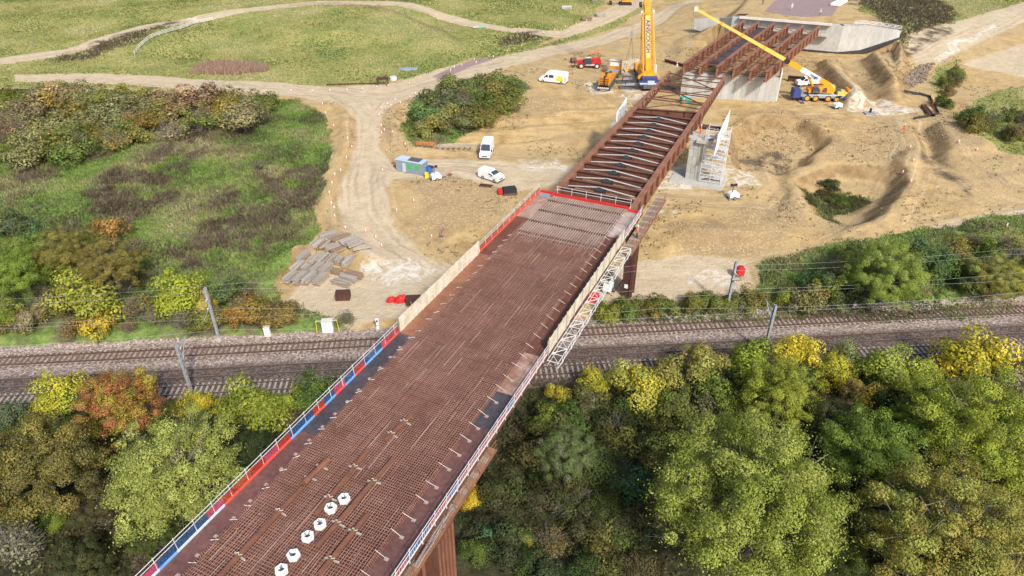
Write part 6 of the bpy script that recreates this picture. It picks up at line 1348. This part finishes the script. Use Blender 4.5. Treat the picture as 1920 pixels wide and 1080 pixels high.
def crown(seed, cz, av, ncl, nleaf, size, rcl, low=-.55, lump=.22, taper=0.0, sides=4):
    """leaf quads gathered in clumps over an uneven hull of radius 1 centred at height cz"""
    g = np.random.default_rng(seed); d = unit(g.normal(size=(ncl * 6, 3))); d = d[d[:, 2] > low][:ncl]; n = len(d)
    hull = 1 - lump + lump * 2 * g.random(n) * (g.random(n) > .25); rad = np.where(g.random(n) < .78, g.uniform(.66, 1.0, n), g.uniform(.25, .6, n)) * hull
    C = d * rad[:, None]; C[:, :2] *= (1 - taper * np.clip(C[:, 2:3], 0, 1)); C[:, 2] *= av; r = rcl * g.uniform(.65, 1.35, n)
    w = r ** 2; cl = g.choice(n, nleaf, p=w / w.sum()); ld = unit(g.normal(size=(nleaf, 3)) + np.array([0, 0, .25])); lr = g.uniform(.55, 1.08, nleaf) ** .6
    P_ = C[cl] + ld * (r[cl] * lr)[:, None] * np.array([1, 1, .8])
    # ragged: a few sprays reaching out of the hull
    sp_ = g.random(nleaf) < .06; P_[sp_] += unit(C[cl[sp_]]) * g.uniform(.05, .22, (sp_.sum(), 1))
    P_[:, 2] = np.maximum(P_[:, 2] + cz, .03)
    N = unit(ld * 1.15 + unit(C[cl]) * .5 + g.normal(size=(nleaf, 3)) * .38 + np.array([0, 0, .15])); T = unit(np.cross(N, g.normal(size=(nleaf, 3)))); B_ = np.cross(N, T)
    s = size * g.uniform(.45, 1.5, nleaf)[:, None]; a = .62
    V = np.stack([P_ - T * s * .5, P_ + B_ * s * a * .5 - N * s * .12, P_ + T * s * .5, P_ - B_ * s * a * .5 - N * s * .12], 1).reshape(-1, 3)
    F = np.arange(nleaf * 4).reshape(-1, 4); tone = g.random(n); br = g.uniform(.68, 1.2, n)
    v0 = np.clip(tone[cl] * .9 + g.normal(size=nleaf) * .22, 0, 1); v1 = np.clip(br[cl] * g.uniform(.75, 1.25, nleaf), .4, 1.5)
    return V, F, np.repeat(np.stack([v0, v1], 1), 4, 0), C + np.array([0, 0, cz])
def limbs(name, C, cz, r0, seed, nb=14, twigs=0, mat='bark'):
    g = np.random.default_rng(seed); mb = MB(); top = cz * .78
    pts = [Vector((0, 0, -.05)), Vector((g.uniform(-.04, .04), g.uniform(-.04, .04), top * .5)), Vector((g.uniform(-.08, .08), g.uniform(-.08, .08), top)), Vector((g.uniform(-.1, .1), g.uniform(-.1, .1), cz * 1.2))]
    rr = [r0, r0 * .8, r0 * .6, r0 * .25]
    for i in range(3): mb.tube(pts[i], pts[i + 1], rr[i], 7, rr[i + 1], cap=False)
    for c in C[g.choice(len(C), min(nb, len(C)), replace=False)]:
        b = pts[1].lerp(pts[2], g.uniform(.2, 1.0)); c = Vector(c); mid_ = b.lerp(c, .5) + Vector((0, 0, -.06)); mb.tube(b, mid_, r0 * .32, 5, r0 * .2, cap=False); mb.tube(mid_, c, r0 * .2, 4, r0 * .07, cap=False)
    for _ in range(twigs):
        a = g.uniform(0, 6.28); e = g.uniform(.25, 1.4); b = Vector((0, 0, g.uniform(.05, cz))); l = g.uniform(.5, 1.05); q = b + Vector((math.cos(a) * math.cos(e), math.sin(a) * math.cos(e), math.sin(e))) * l; mb.tube(b, q, .012, 3, .004, cap=False)
        for __ in range(2): p = b.lerp(q, g.uniform(.4, .9)); mb.tube(p, p + Vector(g.normal(size=3)) * .16 + Vector((0, 0, .1)), .006, 3, .003, cap=False)
    return mb.mesh(name, mat)
KIND = {}
def kind(key, seed, cz, av, ncl, nleaf, size, rcl, r0, low=-.55, lump=.22, taper=0., nb=14, twigs=0, mat='bark'):
    V, F, var, C = crown(seed, cz, av, ncl, nleaf, size, rcl, low, lump, taper)
    KIND[key] = (faces_mesh('crown', V, F, var, ['leaf'], 4), limbs('trunk', C, cz, r0, seed, nb, twigs, mat), cz)
kind('round_a', 1, 1.2, .80, 340, 110000, .0215, .11, .06, lump=.17, nb=40, twigs=90); kind('round_b', 2, 1.15, .78, 180, 52000, .031, .145, .06, lump=.22, nb=24); kind('round_c', 3, 1.2, .92, 190, 52000, .031, .14, .06, lump=.2, nb=24)
kind('airy_a', 4, 1.2, .85, 260, 76000, .0245, .115, .055, lump=.24, nb=50, twigs=160); kind('airy_b', 5, 1.15, .82, 240, 72000, .025, .12, .055, lump=.24, nb=46, twigs=140)
kind('small_a', 6, .95, .95, 34, 5200, .095, .40, .06, lump=.28); kind('small_b', 7, 1.0, 1.1, 38, 5200, .095, .36, .06, lump=.34, taper=.25); kind('small_c', 8, .9, .85, 30, 4800, .10, .42, .06, lump=.32)
kind('bush_a', 9, .55, .75, 26, 3600, .115, .40, .03, low=-.3, lump=.3); kind('bush_b', 10, .5, .62, 30, 3600, .115, .36, .03, low=-.3, lump=.38); kind('bush_c', 11, .6, .85, 24, 3400, .12, .38, .03, low=-.3, lump=.35)
kind('twiggy_a', 12, .6, .85, 26, 1500, .10, .36, .025, low=-.3, lump=.35, twigs=170, mat='twig'); kind('twiggy_b', 13, .65, .9, 26, 900, .10, .34, .025, low=-.3, lump=.35, twigs=210, mat='twig')
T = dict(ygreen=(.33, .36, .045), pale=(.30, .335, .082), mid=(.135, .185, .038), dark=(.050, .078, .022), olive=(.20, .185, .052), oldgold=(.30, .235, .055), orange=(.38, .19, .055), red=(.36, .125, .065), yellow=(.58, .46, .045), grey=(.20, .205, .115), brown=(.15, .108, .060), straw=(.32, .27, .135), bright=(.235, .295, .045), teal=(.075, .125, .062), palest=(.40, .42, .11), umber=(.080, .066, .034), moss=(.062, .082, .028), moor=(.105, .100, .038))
WORD = dict(ygreen='yellow green', pale='pale green', mid='green', dark='dark green', olive='olive', oldgold='golden', orange='orange', red='red', yellow='yellow', grey='grey green', brown='brown', straw='straw coloured', bright='fresh green', teal='bluish green', palest='pale green', umber='brown', moss='dark green', moor='dull olive')
def plant(label, px, py, wpx, k, a, b, name='tree', cat='tree', group=None, sq=1.0, jitter=0.06):
    me_c, me_t, cz = KIND[k]; zg = 1.0; Rr = wpx / 2 * 80 / FPX
    for _ in range(12):
        zc = zg + cz * Rr * sq; x, y = survey(px, py, zc); Rr = wpx / 2 * depth_of(x, y, zc) / FPX; zg = ground_z(x, y)
    g = thing(name, label, cat, (x, y, zg - .05), RNG.uniform(0, 6.28), group); g.scale = (Rr, Rr, Rr * sq)
    link('trunk' if name == 'tree' else 'stem', me_t, g); c = link('crown', me_c, g); j = 1 + RNG.uniform(-jitter, jitter, 3)
    c['tint_a'] = [float(v * w) for v, w in zip(T[a], j)]; c['tint_b'] = [float(v * w) for v, w in zip(T[b], j)]
    return g
# --- the wood right of the bridge
for row in [
 ('large full green ash tree in the middle of the right wood',1405,930,352,'round_a','bright','pale'),
 ('large olive gold tree at the bottom right corner of the wood',1775,1000,300,'airy_a','oldgold','pale'),
 ('tall pale green and yellow tree at the right edge of the wood',1835,800,250,'airy_b','bright','ygreen'),
 ('green tree between the large ash and the right edge tree',1635,850,185,'round_b','bright','mid'),
 ('dense yellow green round tree below the near track, right wood',1465,738,142,'round_c','ygreen','bright'),
 ('bright golden tree crown against the near track right of the grey mast',1502,665,82,'small_a','yellow','yellow'),
 ('yellow green tree left of the grey mast beside the near track',1400,682,92,'small_c','ygreen','bright'),
 ('grey green willow in front of the grey near mast',1440,655,56,'small_b','grey','pale'),
 ('pale yellow tree beside the near track, farther left of the mast',1318,680,88,'small_b','pale','oldgold'),
 ('green tree left of the dense yellow green round tree',1350,735,75,'small_c','bright','mid'),
 ('yellow leaning tree right of the dense yellow green round tree',1566,700,66,'small_a','ygreen','yellow'),
 ('small pale yellow tree below the leaning yellow tree',1608,733,62,'small_b','yellow','straw'),
 ('green tree with orange base beside the near track',1664,690,92,'small_a','ygreen','pale'),
 ('orange bush at the foot of the green tree beside the near track',1668,722,60,'bush_a','oldgold','yellow'),
 ('slim yellow green tree second from the right against the near track',1735,695,58,'small_b','ygreen','pale'),
 ('bright yellow tree against the near track at the right',1828,675,118,'small_c','yellow','ygreen'),
 ('silvery olive tree at the right border below the near track',1905,720,80,'small_b','grey','straw'),
 ('pale green tree filling the right border above the gold tree',1925,880,110,'round_b','mid','bright'),
 ('grey green willow behind the yellow leaning tree',1592,668,58,'small_c','grey','pale'),
 ('pale yellow green tree nearest the deck against the near track',1195,722,96,'small_b','pale','yellow'),
 ('yellow green tree left of the pale one against the near track',1113,722,60,'small_a','ygreen','yellow'),
 ('yellow shrub tree right beside the deck edge by the near track',1048,742,46,'small_b','yellow','oldgold'),
 ('second pale tree from the deck against the near track',1248,700,74,'small_c','olive','pale'),
 ('green tree with dull pink crown alone in the dark scrub',1062,848,112,'round_b','grey','mid'),
 ('fresh green small tree in the scrub near the deck',1018,790,58,'small_b','bright','mid'),
 ('bright yellow maple sapling just right of the near walkway',886,932,44,'small_b','yellow','yellow'),
 ('tiny yellow sapling low in the scrub right of the fluted pier',987,1020,30,'small_a','yellow','yellow'),
 ('tiny yellow sapling in the middle of the dark scrub',1068,897,20,'small_a','yellow','oldgold'),
 ('dark green tree below the dense yellow green round tree',1560,795,110,'round_c','dark','brown'),
 ('green tree left of the right edge tree, yellow tips',1715,790,90,'airy_a','bright','ygreen'),
 ('low green tree between the ash and the gold tree',1560,1030,120,'round_b','moss','mid'),
 ('small olive tree at the upper left flank of the large ash',1270,770,70,'small_c','mid','olive'),
]: plant(*row)
# --- the wood left of the bridge
for row in [
 ('large pale green tree beside the left deck edge',332,890,246,'airy_b','palest','pale'),
 ('red and orange maple against the near track, left wood',222,762,158,'round_c','red','ygreen'),
 ('broad olive green tree at the left border of the wood',72,880,225,'round_b','moor','oldgold'),
 ('yellow tree against the near track left of the red maple',104,746,86,'small_a','ygreen','yellow'),
 ('grey green willow at the left border by the near track',18,782,70,'small_b','teal','grey'),
 ('yellow green tree against the near track right of the left near mast',478,762,112,'small_c','ygreen','mid'),
 ('small yellow green tree at the foot of the left near mast',372,756,56,'small_b','ygreen','yellow'),
 ('dark green tree close to the left deck edge by the near track',585,738,78,'small_a','dark','mid'),
 ('bright green tree between the pale tree and the deck',540,755,60,'small_b','bright','ygreen'),
 ('yellow shrub tree between the mast and the yellow green tree',425,770,48,'small_a','yellow','ygreen'),
 ('brown olive round bush tree left below the large pale tree',185,945,105,'airy_a','moor','umber'),
 ('grey leafless looking tree at the bottom left corner',25,1025,120,'twiggy_b','grey','grey'),
 ('green shrub tree in the gap left of the large pale tree',105,975,40,'small_b','bright','mid'),
 ('olive tree at the bottom edge left of the deck',150,1065,110,'round_b','moss','moor'),
 ('green tree behind the large pale tree toward the deck',470,850,90,'round_a','moss','dark'),
 ('yellow green low tree under the large pale tree by the deck',290,990,110,'airy_a','moss','mid'),
]: plant(*row)
# --- beyond the railway, left
for row in [
 ('large green tree at the left border beyond the railway',38,505,118,'round_c','bright','mid'),
 ('broad olive gold tree right of the large border tree beyond the railway',205,497,120,'airy_a','olive','oldgold'),
 ('olive gold tree behind the border tree beyond the railway',118,478,110,'airy_b','oldgold','olive'),
 ('yellow and green tree in front of the olive gold trees',160,560,112,'small_c','ygreen','oldgold'),
 ('bright yellow green tree left of the far mast',328,555,86,'small_a','ygreen','ygreen'),
 ('straw coloured tree hugging the far mast left of the bridge',382,572,52,'small_b','straw','yellow'),
 ('orange yellow bush tree right of the far mast',450,590,62,'small_b','oldgold','orange'),
 ('dark green bush tree behind the far mast',430,545,64,'small_c','mid','teal'),
 ('yellow green bush tree at the left border by the railway',12,590,56,'small_a','ygreen','mid'),
 ('yellow orange bush tree in front of the yellow and green tree',178,607,66,'bush_c','yellow','orange'),
]: plant(*row)
# --- beyond the railway, right
for row in [
 ('large fresh green willow beyond the railway on the right',1658,512,146,'round_a','bright','pale'),
 ('dark green tree behind the left shoulder of the willow',1603,478,58,'small_c','dark','mid'),
 ('dense green bush tree right of the willow',1762,498,62,'small_a','mid','teal'),
 ('yellow olive tree second from the right beyond the railway',1868,505,96,'airy_b','oldgold','pale'),
 ('yellow tree at the right border beyond the railway',1915,520,60,'small_b','yellow','ygreen'),
 ('yellow green bush tree left of the willow',1553,535,52,'small_b','ygreen','bright'),
 ('olive gold tree behind the dense green bush tree',1790,475,60,'small_b','oldgold','olive'),
 ('green tree between the bush tree and the yellow olive tree',1822,535,58,'small_c','teal','mid'),
 ('grey green broom like shrub beside the tall right mast',1390,566,40,'bush_c','grey','teal'),
]: plant(*row)
# --- scrub: many alike bushes that make up thickets
def inside_any(px, py, polys):
    for P_ in polys:
        c = False
        for (x0, y0), (x1, y1) in zip(P_, P_[1:] + P_[:1]):
            if (y0 > py) != (y1 > py) and px < (x1 - x0) * (py - y0) / (y1 - y0) + x0: c = not c
        if c: return True
    return False
def thicket(label, group, poly, n, wrange, kinds, tints, seed, sq=1.0):
    g = np.random.default_rng(seed); xs = [p[0] for p in poly]; ys = [p[1] for p in poly]; pts = []; tries = 0
    while len(pts) < n and tries < 6000:
        p = (g.uniform(min(xs), max(xs)), g.uniform(min(ys), max(ys))); tries += 1
        if inside_any(*p, [poly]) and all((p[0] - q[0]) ** 2 + ((p[1] - q[1]) * 1.5) ** 2 > (wrange[0] * .5) ** 2 for q in pts): pts.append(p)
    mx_, my_ = np.median([q[0] for q in pts]), np.median([q[1] for q in pts]); x3 = np.quantile([q[0] for q in pts], (.25, .5, .75))
    for p in sorted(pts, key=lambda q: q[1]):
        a, b = tints[int(g.integers(len(tints)))]
        where = ('at the left end', 'left of centre', 'right of centre', 'at the right end')[int(np.searchsorted(x3, p[0]))] + (', back' if p[1] < my_ else ', front')
        wv = g.random(); size_ = ('small ' if wv < .33 else 'broad ' if wv > .67 else '')
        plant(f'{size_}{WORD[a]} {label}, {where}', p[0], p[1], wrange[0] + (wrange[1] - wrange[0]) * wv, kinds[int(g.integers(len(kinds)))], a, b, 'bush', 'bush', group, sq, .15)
thicket('hedge bush below upper haul road', 'hedge bushes below the upper haul road', [(-10,180),(120,172),(300,178),(430,182),(492,192),(488,215),(400,240),(300,258),(170,285),(60,300),(-10,305)], 46, (48, 84), ['bush_a', 'bush_b', 'bush_c', 'twiggy_a', 'small_c'], [('olive', 'straw'), ('olive', 'oldgold'), ('olive', 'mid'), ('straw', 'brown'), ('oldgold', 'olive'), ('mid', 'olive'), ('straw', 'olive'), ('grey', 'straw')], 41, .8)
thicket('bush in the thicket right of the junction', 'thicket bushes right of the junction', [(785,200),(830,165),(900,150),(965,152),(992,172),(950,200),(880,232),(800,248),(775,235)], 20, (44, 70), ['bush_a', 'bush_b', 'twiggy_a', 'bush_c'], [('grey', 'olive'), ('olive', 'mid'), ('mid', 'straw'), ('mid', 'olive'), ('grey', 'mid')], 42, .8)
thicket('scrub bush right of the deck', 'scrub bushes right of the deck', [(1000,790),(1080,750),(1220,750),(1330,775),(1260,830),(1235,900),(1225,1000),(1240,1085),(1000,1085),(880,1040),(900,940),(940,870)], 50, (54, 96), ['bush_a', 'bush_b', 'bush_c', 'twiggy_a', 'small_b'], [('dark', 'moss'), ('moss', 'umber'), ('moor', 'umber'), ('moss', 'mid'), ('umber', 'moor'), ('moor', 'olive'), ('dark', 'teal'), ('moss', 'moor')], 43, .75)  # dull greens and browns, darkened further for the shaded gaps between bushes
thicket('bush between near track and right wood', 'scrub bushes along the near track, right', [(1030,760),(1100,722),(1300,712),(1500,700),(1700,712),(1900,690),(1930,740),(1700,760),(1480,780),(1300,770),(1100,780)], 26, (44, 74), ['bush_a', 'bush_b', 'twiggy_a', 'bush_c'], [('moor', 'mid'), ('umber', 'moor'), ('moss', 'ygreen'), ('grey', 'moor'), ('moss', 'dark')], 44, .85)
thicket('shaded bush inside the right wood', 'shaded bushes of the right wood', [(1480,820),(1700,760),(1920,900),(1920,1085),(1240,1085),(1560,940)], 16, (60, 100), ['bush_a', 'bush_b', 'bush_c'], [('dark', 'moss'), ('dark', 'teal'), ('moss', 'umber'), ('umber', 'dark')], 45, .6)  # dark tints paint the shade in the gaps between crowns
thicket('shaded bush inside the left wood', 'shaded bushes of the left wood', [(0,830),(140,800),(300,790),(420,800),(560,780),(600,760),(470,900),(330,1040),(240,1085),(0,1085)], 30, (56, 96), ['bush_a', 'bush_b', 'bush_c', 'twiggy_a'], [('dark', 'moss'), ('umber', 'moor'), ('dark', 'moor'), ('umber', 'dark'), ('moor', 'umber'), ('moss', 'dark')], 46, .6)  # tints kept dark here too, shade between the trees put into leaf colour
thicket('bush by near track left of deck', 'scrub bushes along the near track, left', [(0,790),(90,775),(320,760),(420,775),(600,735),(640,715),(600,760),(420,800),(0,820)], 12, (38, 60), ['bush_a', 'bush_b', 'bush_c'], [('mid', 'teal'), ('mid', 'ygreen'), ('olive', 'mid'), ('dark', 'mid')], 47)
thicket('bush between rough field and railway', 'lineside bushes left of the bridge', [(0,560),(140,545),(260,560),(400,560),(520,570),(640,578),(745,588),(740,602),(600,596),(480,602),(300,615),(0,625)], 28, (36, 62), ['bush_a', 'bush_b', 'twiggy_a', 'bush_c', 'twiggy_b'], [('olive', 'brown'), ('olive', 'ygreen'), ('grey', 'olive'), ('oldgold', 'brown'), ('mid', 'olive'), ('straw', 'olive')], 48)
thicket('low bush between sandy pad and railway', 'lineside bushes below the pad', [(1100,580),(1200,570),(1340,562),(1420,555),(1420,572),(1260,585),(1110,595)], 11, (32, 54), ['bush_a', 'bush_b'], [('mid', 'ygreen'), ('mid', 'olive'), ('teal', 'mid'), ('oldgold', 'mid')], 49)
thicket('bush beyond the railway, right side', 'lineside bushes beyond the railway, right', [(1440,545),(1520,520),(1600,500),(1720,470),(1930,440),(1930,560),(1700,560),(1450,566)], 30, (40, 72), ['bush_a', 'bush_b', 'bush_c', 'twiggy_a'], [('olive', 'mid'), ('mid', 'ygreen'), ('brown', 'olive'), ('teal', 'mid'), ('oldgold', 'olive'), ('mid', 'dark')], 50)
thicket('scrub bush on the far right slope', 'scrub on the slope at the far right', [(1800,235),(1850,200),(1925,205),(1925,275),(1870,262)], 10, (30, 50), ['bush_a', 'bush_b', 'twiggy_a'], [('dark', 'mid'), ('mid', 'olive'), ('brown', 'mid')], 51)
thicket('low bush in ditch by silt fence', 'bushes in the ditch by the silt fence', [(1745,165),(1775,135),(1830,120),(1780,165),(1772,195),(1755,185)], 6, (20, 34), ['bush_a', 'bush_b'], [('dark', 'mid'), ('olive', 'brown'), ('mid', 'olive')], 52)
thicket('weedy bush in the sandy hollow', 'weedy bushes in the sandy hollow', [(1495,352),(1545,348),(1640,364),(1635,374),(1575,392),(1540,388),(1505,368)], 9, (24, 40), ['bush_b', 'bush_a'], [('umber', 'moor'), ('moss', 'mid'), ('umber', 'dark'), ('moor', 'umber')], 53, .42)
thicket('thorn bush in the rough field', 'bushes in the rough field', [(0,420),(120,425),(250,440),(270,470),(60,450)], 7, (44, 70), ['bush_a', 'twiggy_a', 'bush_c'], [('olive', 'mid'), ('mid', 'teal'), ('oldgold', 'olive')], 54)
# --- grasses, weeds and undergrowth: uncountable
def scatter(zone_fn, bounds, n, seed):
    g = np.random.default_rng(seed); out = np.zeros((0, 2))
    while len(out) < n:
        p = np.stack([g.uniform(bounds[0], bounds[1], n), g.uniform(bounds[2], bounds[3], n)], 1)
        d = p[:, 1] * CP + 50 * SP; ok = (np.abs(p[:, 0]) / d * FPX < 1000) & (g.random(n) < zone_fn(p[:, 0], p[:, 1])); out = np.vstack([out, p[ok]])
    return out[:n], g
def grass(name, label, pts, g, h, w, colfn, blades=3, lean=.35):
    n = len(pts); x = np.repeat(pts[:, 0], blades) + g.normal(size=n * blades) * .16; y = np.repeat(pts[:, 1], blades) + g.normal(size=n * blades) * .16
    z = np.repeat(grid_z(pts[:, 0], pts[:, 1]), blades) - .03; hh = np.repeat(h, blades) * g.uniform(.6, 1.25, n * blades); ww = w * g.uniform(.7, 1.3, n * blades); a = g.uniform(0, 6.283, n * blades)
    dx, dy = np.cos(a) * ww / 2, np.sin(a) * ww / 2; lx, ly = g.normal(size=n * blades) * lean * hh, g.normal(size=n * blades) * lean * hh
    V = np.stack([np.stack([x - dx, y - dy, z], 1), np.stack([x + dx, y + dy, z], 1), np.stack([x + lx + dx * .25, y + ly + dy * .25, z + hh], 1), np.stack([x + lx - dx * .25, y + ly - dy * .25, z + hh], 1)], 1).reshape(-1, 3)
    c = np.repeat(colfn(pts[:, 0], pts[:, 1], g), blades, 0) * g.uniform(.75, 1.25, (n * blades, 1)); o = link(name, faces_mesh(name, V, np.arange(len(V)).reshape(-1, 4), np.repeat(c, 4, 0), ['grass_blade'], 4)); return tag(o, label, 'grass', kind='stuff')
def pick(cols, f):
    cols = np.array(cols); k = np.clip(f * (len(cols) - 1), 0, len(cols) - 1.001); i = k.astype(int); return cols[i] + (cols[i + 1] - cols[i]) * (k - i)[:, None]
SC_ = lambda x, y: cover(x, y, 'scrub')
def rough_col(x, y, g):
    f = np.clip((fbm(x, y, 9, 61, 4) - .5) * 2.4 + .5 + g.normal(size=len(x)) * .12, 0, 1)
    c = pick([(.07, .115, .027), (.135, .215, .044), (.20, .30, .066), (.27, .30, .10), (.36, .32, .17)], f)
    s = np.clip(SC_(x, y) * 1.9 * sstep(.34, .56, fbm(x, y, 4, 77, 4)) + sstep(.53, .64, fbm(x, y, 6, 71, 4)) * .6 + g.normal(size=len(x)) * .12, 0, 1)[:, None]
    b = pick([(.070, .052, .036), (.115, .086, .060), (.165, .128, .090), (.25, .205, .14)], np.clip(fbm(x, y, 3, 81, 3) + g.normal(size=len(x)) * .2, 0, 1)); return c * (1 - s) + b * s
bd = (-130, 130, 76, 165)
p, g = scatter(lambda x, y: cover(x, y, 'rough'), bd, 64000, 71); h = (.28 + .22 * SC_(p[:, 0], p[:, 1])) * g.uniform(.6, 1.5, len(p)) + .2 * (fbm(p[:, 0], p[:, 1], 6, 71, 4) > .57)
grass('rough_grass', 'rank green grass and dead brown weeds on the rough field and verges', p, g, h, .17, rough_col)
def meadow_col(x, y, g):
    f = np.clip((fbm(x, y, 16, 91, 5) - .5) * 2.6 + .5 + g.normal(size=len(x)) * .16, 0, 1); c = pick([(.105, .14, .034), (.21, .225, .062), (.31, .29, .095), (.39, .35, .15), (.46, .41, .23)], f)
    s = np.clip(SC_(x, y) + g.normal(size=len(x)) * .1, 0, 1)[:, None]; return c * (1 - s) + np.array([.105, .082, .055]) * s
p, g = scatter(lambda x, y: cover(x, y, 'grass') * (1 - cover(x, y, 'road')), (-185, 185, 120, 274), 52000, 72)
grass('meadow_grass', 'pale green meadow grass over the upper slopes', p, g, .30 + .35 * SC_(p[:, 0], p[:, 1]), .26, meadow_col, 2, .5)
p, g = scatter(lambda x, y: sstep(.5, .66, fbm(x, y, 10, 55, 4)) * (1 - np.maximum(np.maximum(cover(x, y, 'road'), cover(x, y, 'white')), np.maximum(cover(x, y, 'rough'), cover(x, y, 'grass')))) * .6, (-60, 120, 84, 200), 2600, 73)
grass('sand_weeds', 'thin dry weeds dotted over the bare sand', p, g, np.full(len(p), .28), .14, lambda x, y, g: pick([(.09, .11, .03), (.16, .15, .06), (.20, .15, .09)], g.random(len(x))), 4, .5)
# bulrush patch in the meadow hollow
zp = ZONES['road'][0][0]; rp_ = mk([(358,141),(375,125),(420,118),(470,120),(505,128),(500,138),(430,143)], 5.0)
p, g = scatter(lambda x, y: sstep(-.3, .5, sdist(x, y, rp_)), (-85, -40, 165, 200), 2600, 74)
grass('reed_bed', 'pinkish brown reed bed in the meadow hollow beside the haul road', p, g, np.full(len(p), 1.15), .16, lambda x, y, g: pick([(.27, .165, .115), (.38, .26, .19), (.46, .35, .26)], g.random(len(x))), 3, .15)

def stones(name, label, zone, bounds, n, smin, smax, seed, mat):
    p, g = scatter(zone, bounds, n, seed); z = grid_z(p[:, 0], p[:, 1]); r = smin + (smax - smin) * g.random(n) ** 3
    base = np.array([(1, 0, 0), (-1, 0, 0), (0, 1, 0), (0, -1, 0), (0, 0, .8), (0, 0, -.6)]); V = base[None] * r[:, None, None] * g.uniform(.6, 1.3, (n, 6, 1)); a = g.uniform(0, 6.28, n)
    c_, s_ = np.cos(a)[:, None], np.sin(a)[:, None]; V = np.stack([V[..., 0] * c_ - V[..., 1] * s_, V[..., 0] * s_ + V[..., 1] * c_, V[..., 2]], -1) + np.stack([p[:, 0], p[:, 1], z + r * .2], 1)[:, None]
    tri = np.array([(0, 2, 4), (2, 1, 4), (1, 3, 4), (3, 0, 4), (2, 0, 5), (1, 2, 5), (3, 1, 5), (0, 3, 5)]); F = (np.arange(n)[:, None, None] * 6 + tri[None]).reshape(-1, 3)
    tag(link(name, faces_mesh(name, V.reshape(-1, 3), F, np.ones((n * 6, 3)), [mat], 3)), label, 'stones', kind='stuff')
stones('bank_stones', 'pale stones strewn over the gravel banks and spoil', lambda x, y: cover(x, y, 'gravel'), (-30, 110, 84, 175), 4200, .04, .20, 81, 'rubble')
stones('sand_stones', 'scattered clods and stones on the bare sand', lambda x, y: (1 - np.maximum(np.maximum(cover(x, y, 'grass'), cover(x, y, 'rough')), cover(x, y, 'road'))) * sstep(.42, .6, fbm(x, y, 12, 99, 3)), (-40, 125, 80, 215), 2600, .04, .20, 82, 'pile_earth')
rz_ = mk([(1690,150),(1720,132),(1745,128),(1735,150),(1710,168),(1692,165)], 5.6)
stones('rubble_heap', 'grey brown broken rubble beside the silt fence', lambda x, y: sstep(-.5, 1.0, sdist(x, y, rz_)), (80, 125, 150, 195), 700, .15, .55, 83, 'debris')
def wood_zone(x, y):
    t = -x * math.sin(RA) + y * math.cos(RA); pale = np.zeros(x.shape)
    cx, cy = survey(905, 1078, -1.2); return (t < 62.6) * (.4 + .6 * (fbm(x, y, 4, 15, 3) > .45)) * (np.hypot((x - cx) / 3.5, (y - cy) / 1.6) > 1)
p, g = scatter(wood_zone, (-75, 80, 22, 70), 42000, 75)
n = len(p); zz = grid_z(p[:, 0], p[:, 1]) + g.uniform(.05, .55, n) ** 1.0 * (.5 + fbm(p[:, 0], p[:, 1], 3, 19, 3) * 1.4)
P3 = np.stack([p[:, 0], p[:, 1], zz], 1); N = unit(g.normal(size=(n, 3)) * .7 + np.array([0, 0, .9])); Tt = unit(np.cross(N, g.normal(size=(n, 3)))); Bb = np.cross(N, Tt); s = g.uniform(.16, .42, n)[:, None]
V = np.stack([P3 - Tt * s * .5, P3 + Bb * s * .35, P3 + Tt * s * .5, P3 - Bb * s * .35], 1).reshape(-1, 3)
f = np.clip((fbm(p[:, 0], p[:, 1], 6, 25, 4) - .5) * 2.6 + .5 + g.normal(size=n) * .2, 0, 1)
c = pick([(.030, .040, .014), (.055, .075, .022), (.085, .105, .030), (.10, .080, .036), (.13, .095, .05)], f)
tag(link('undergrowth', faces_mesh('undergrowth', V, np.arange(n * 4).reshape(-1, 4), np.repeat(c, 4, 0), ['grass_blade'], 4)), 'bramble, nettles and leaf litter on the woodland floor', 'undergrowth', kind='stuff')
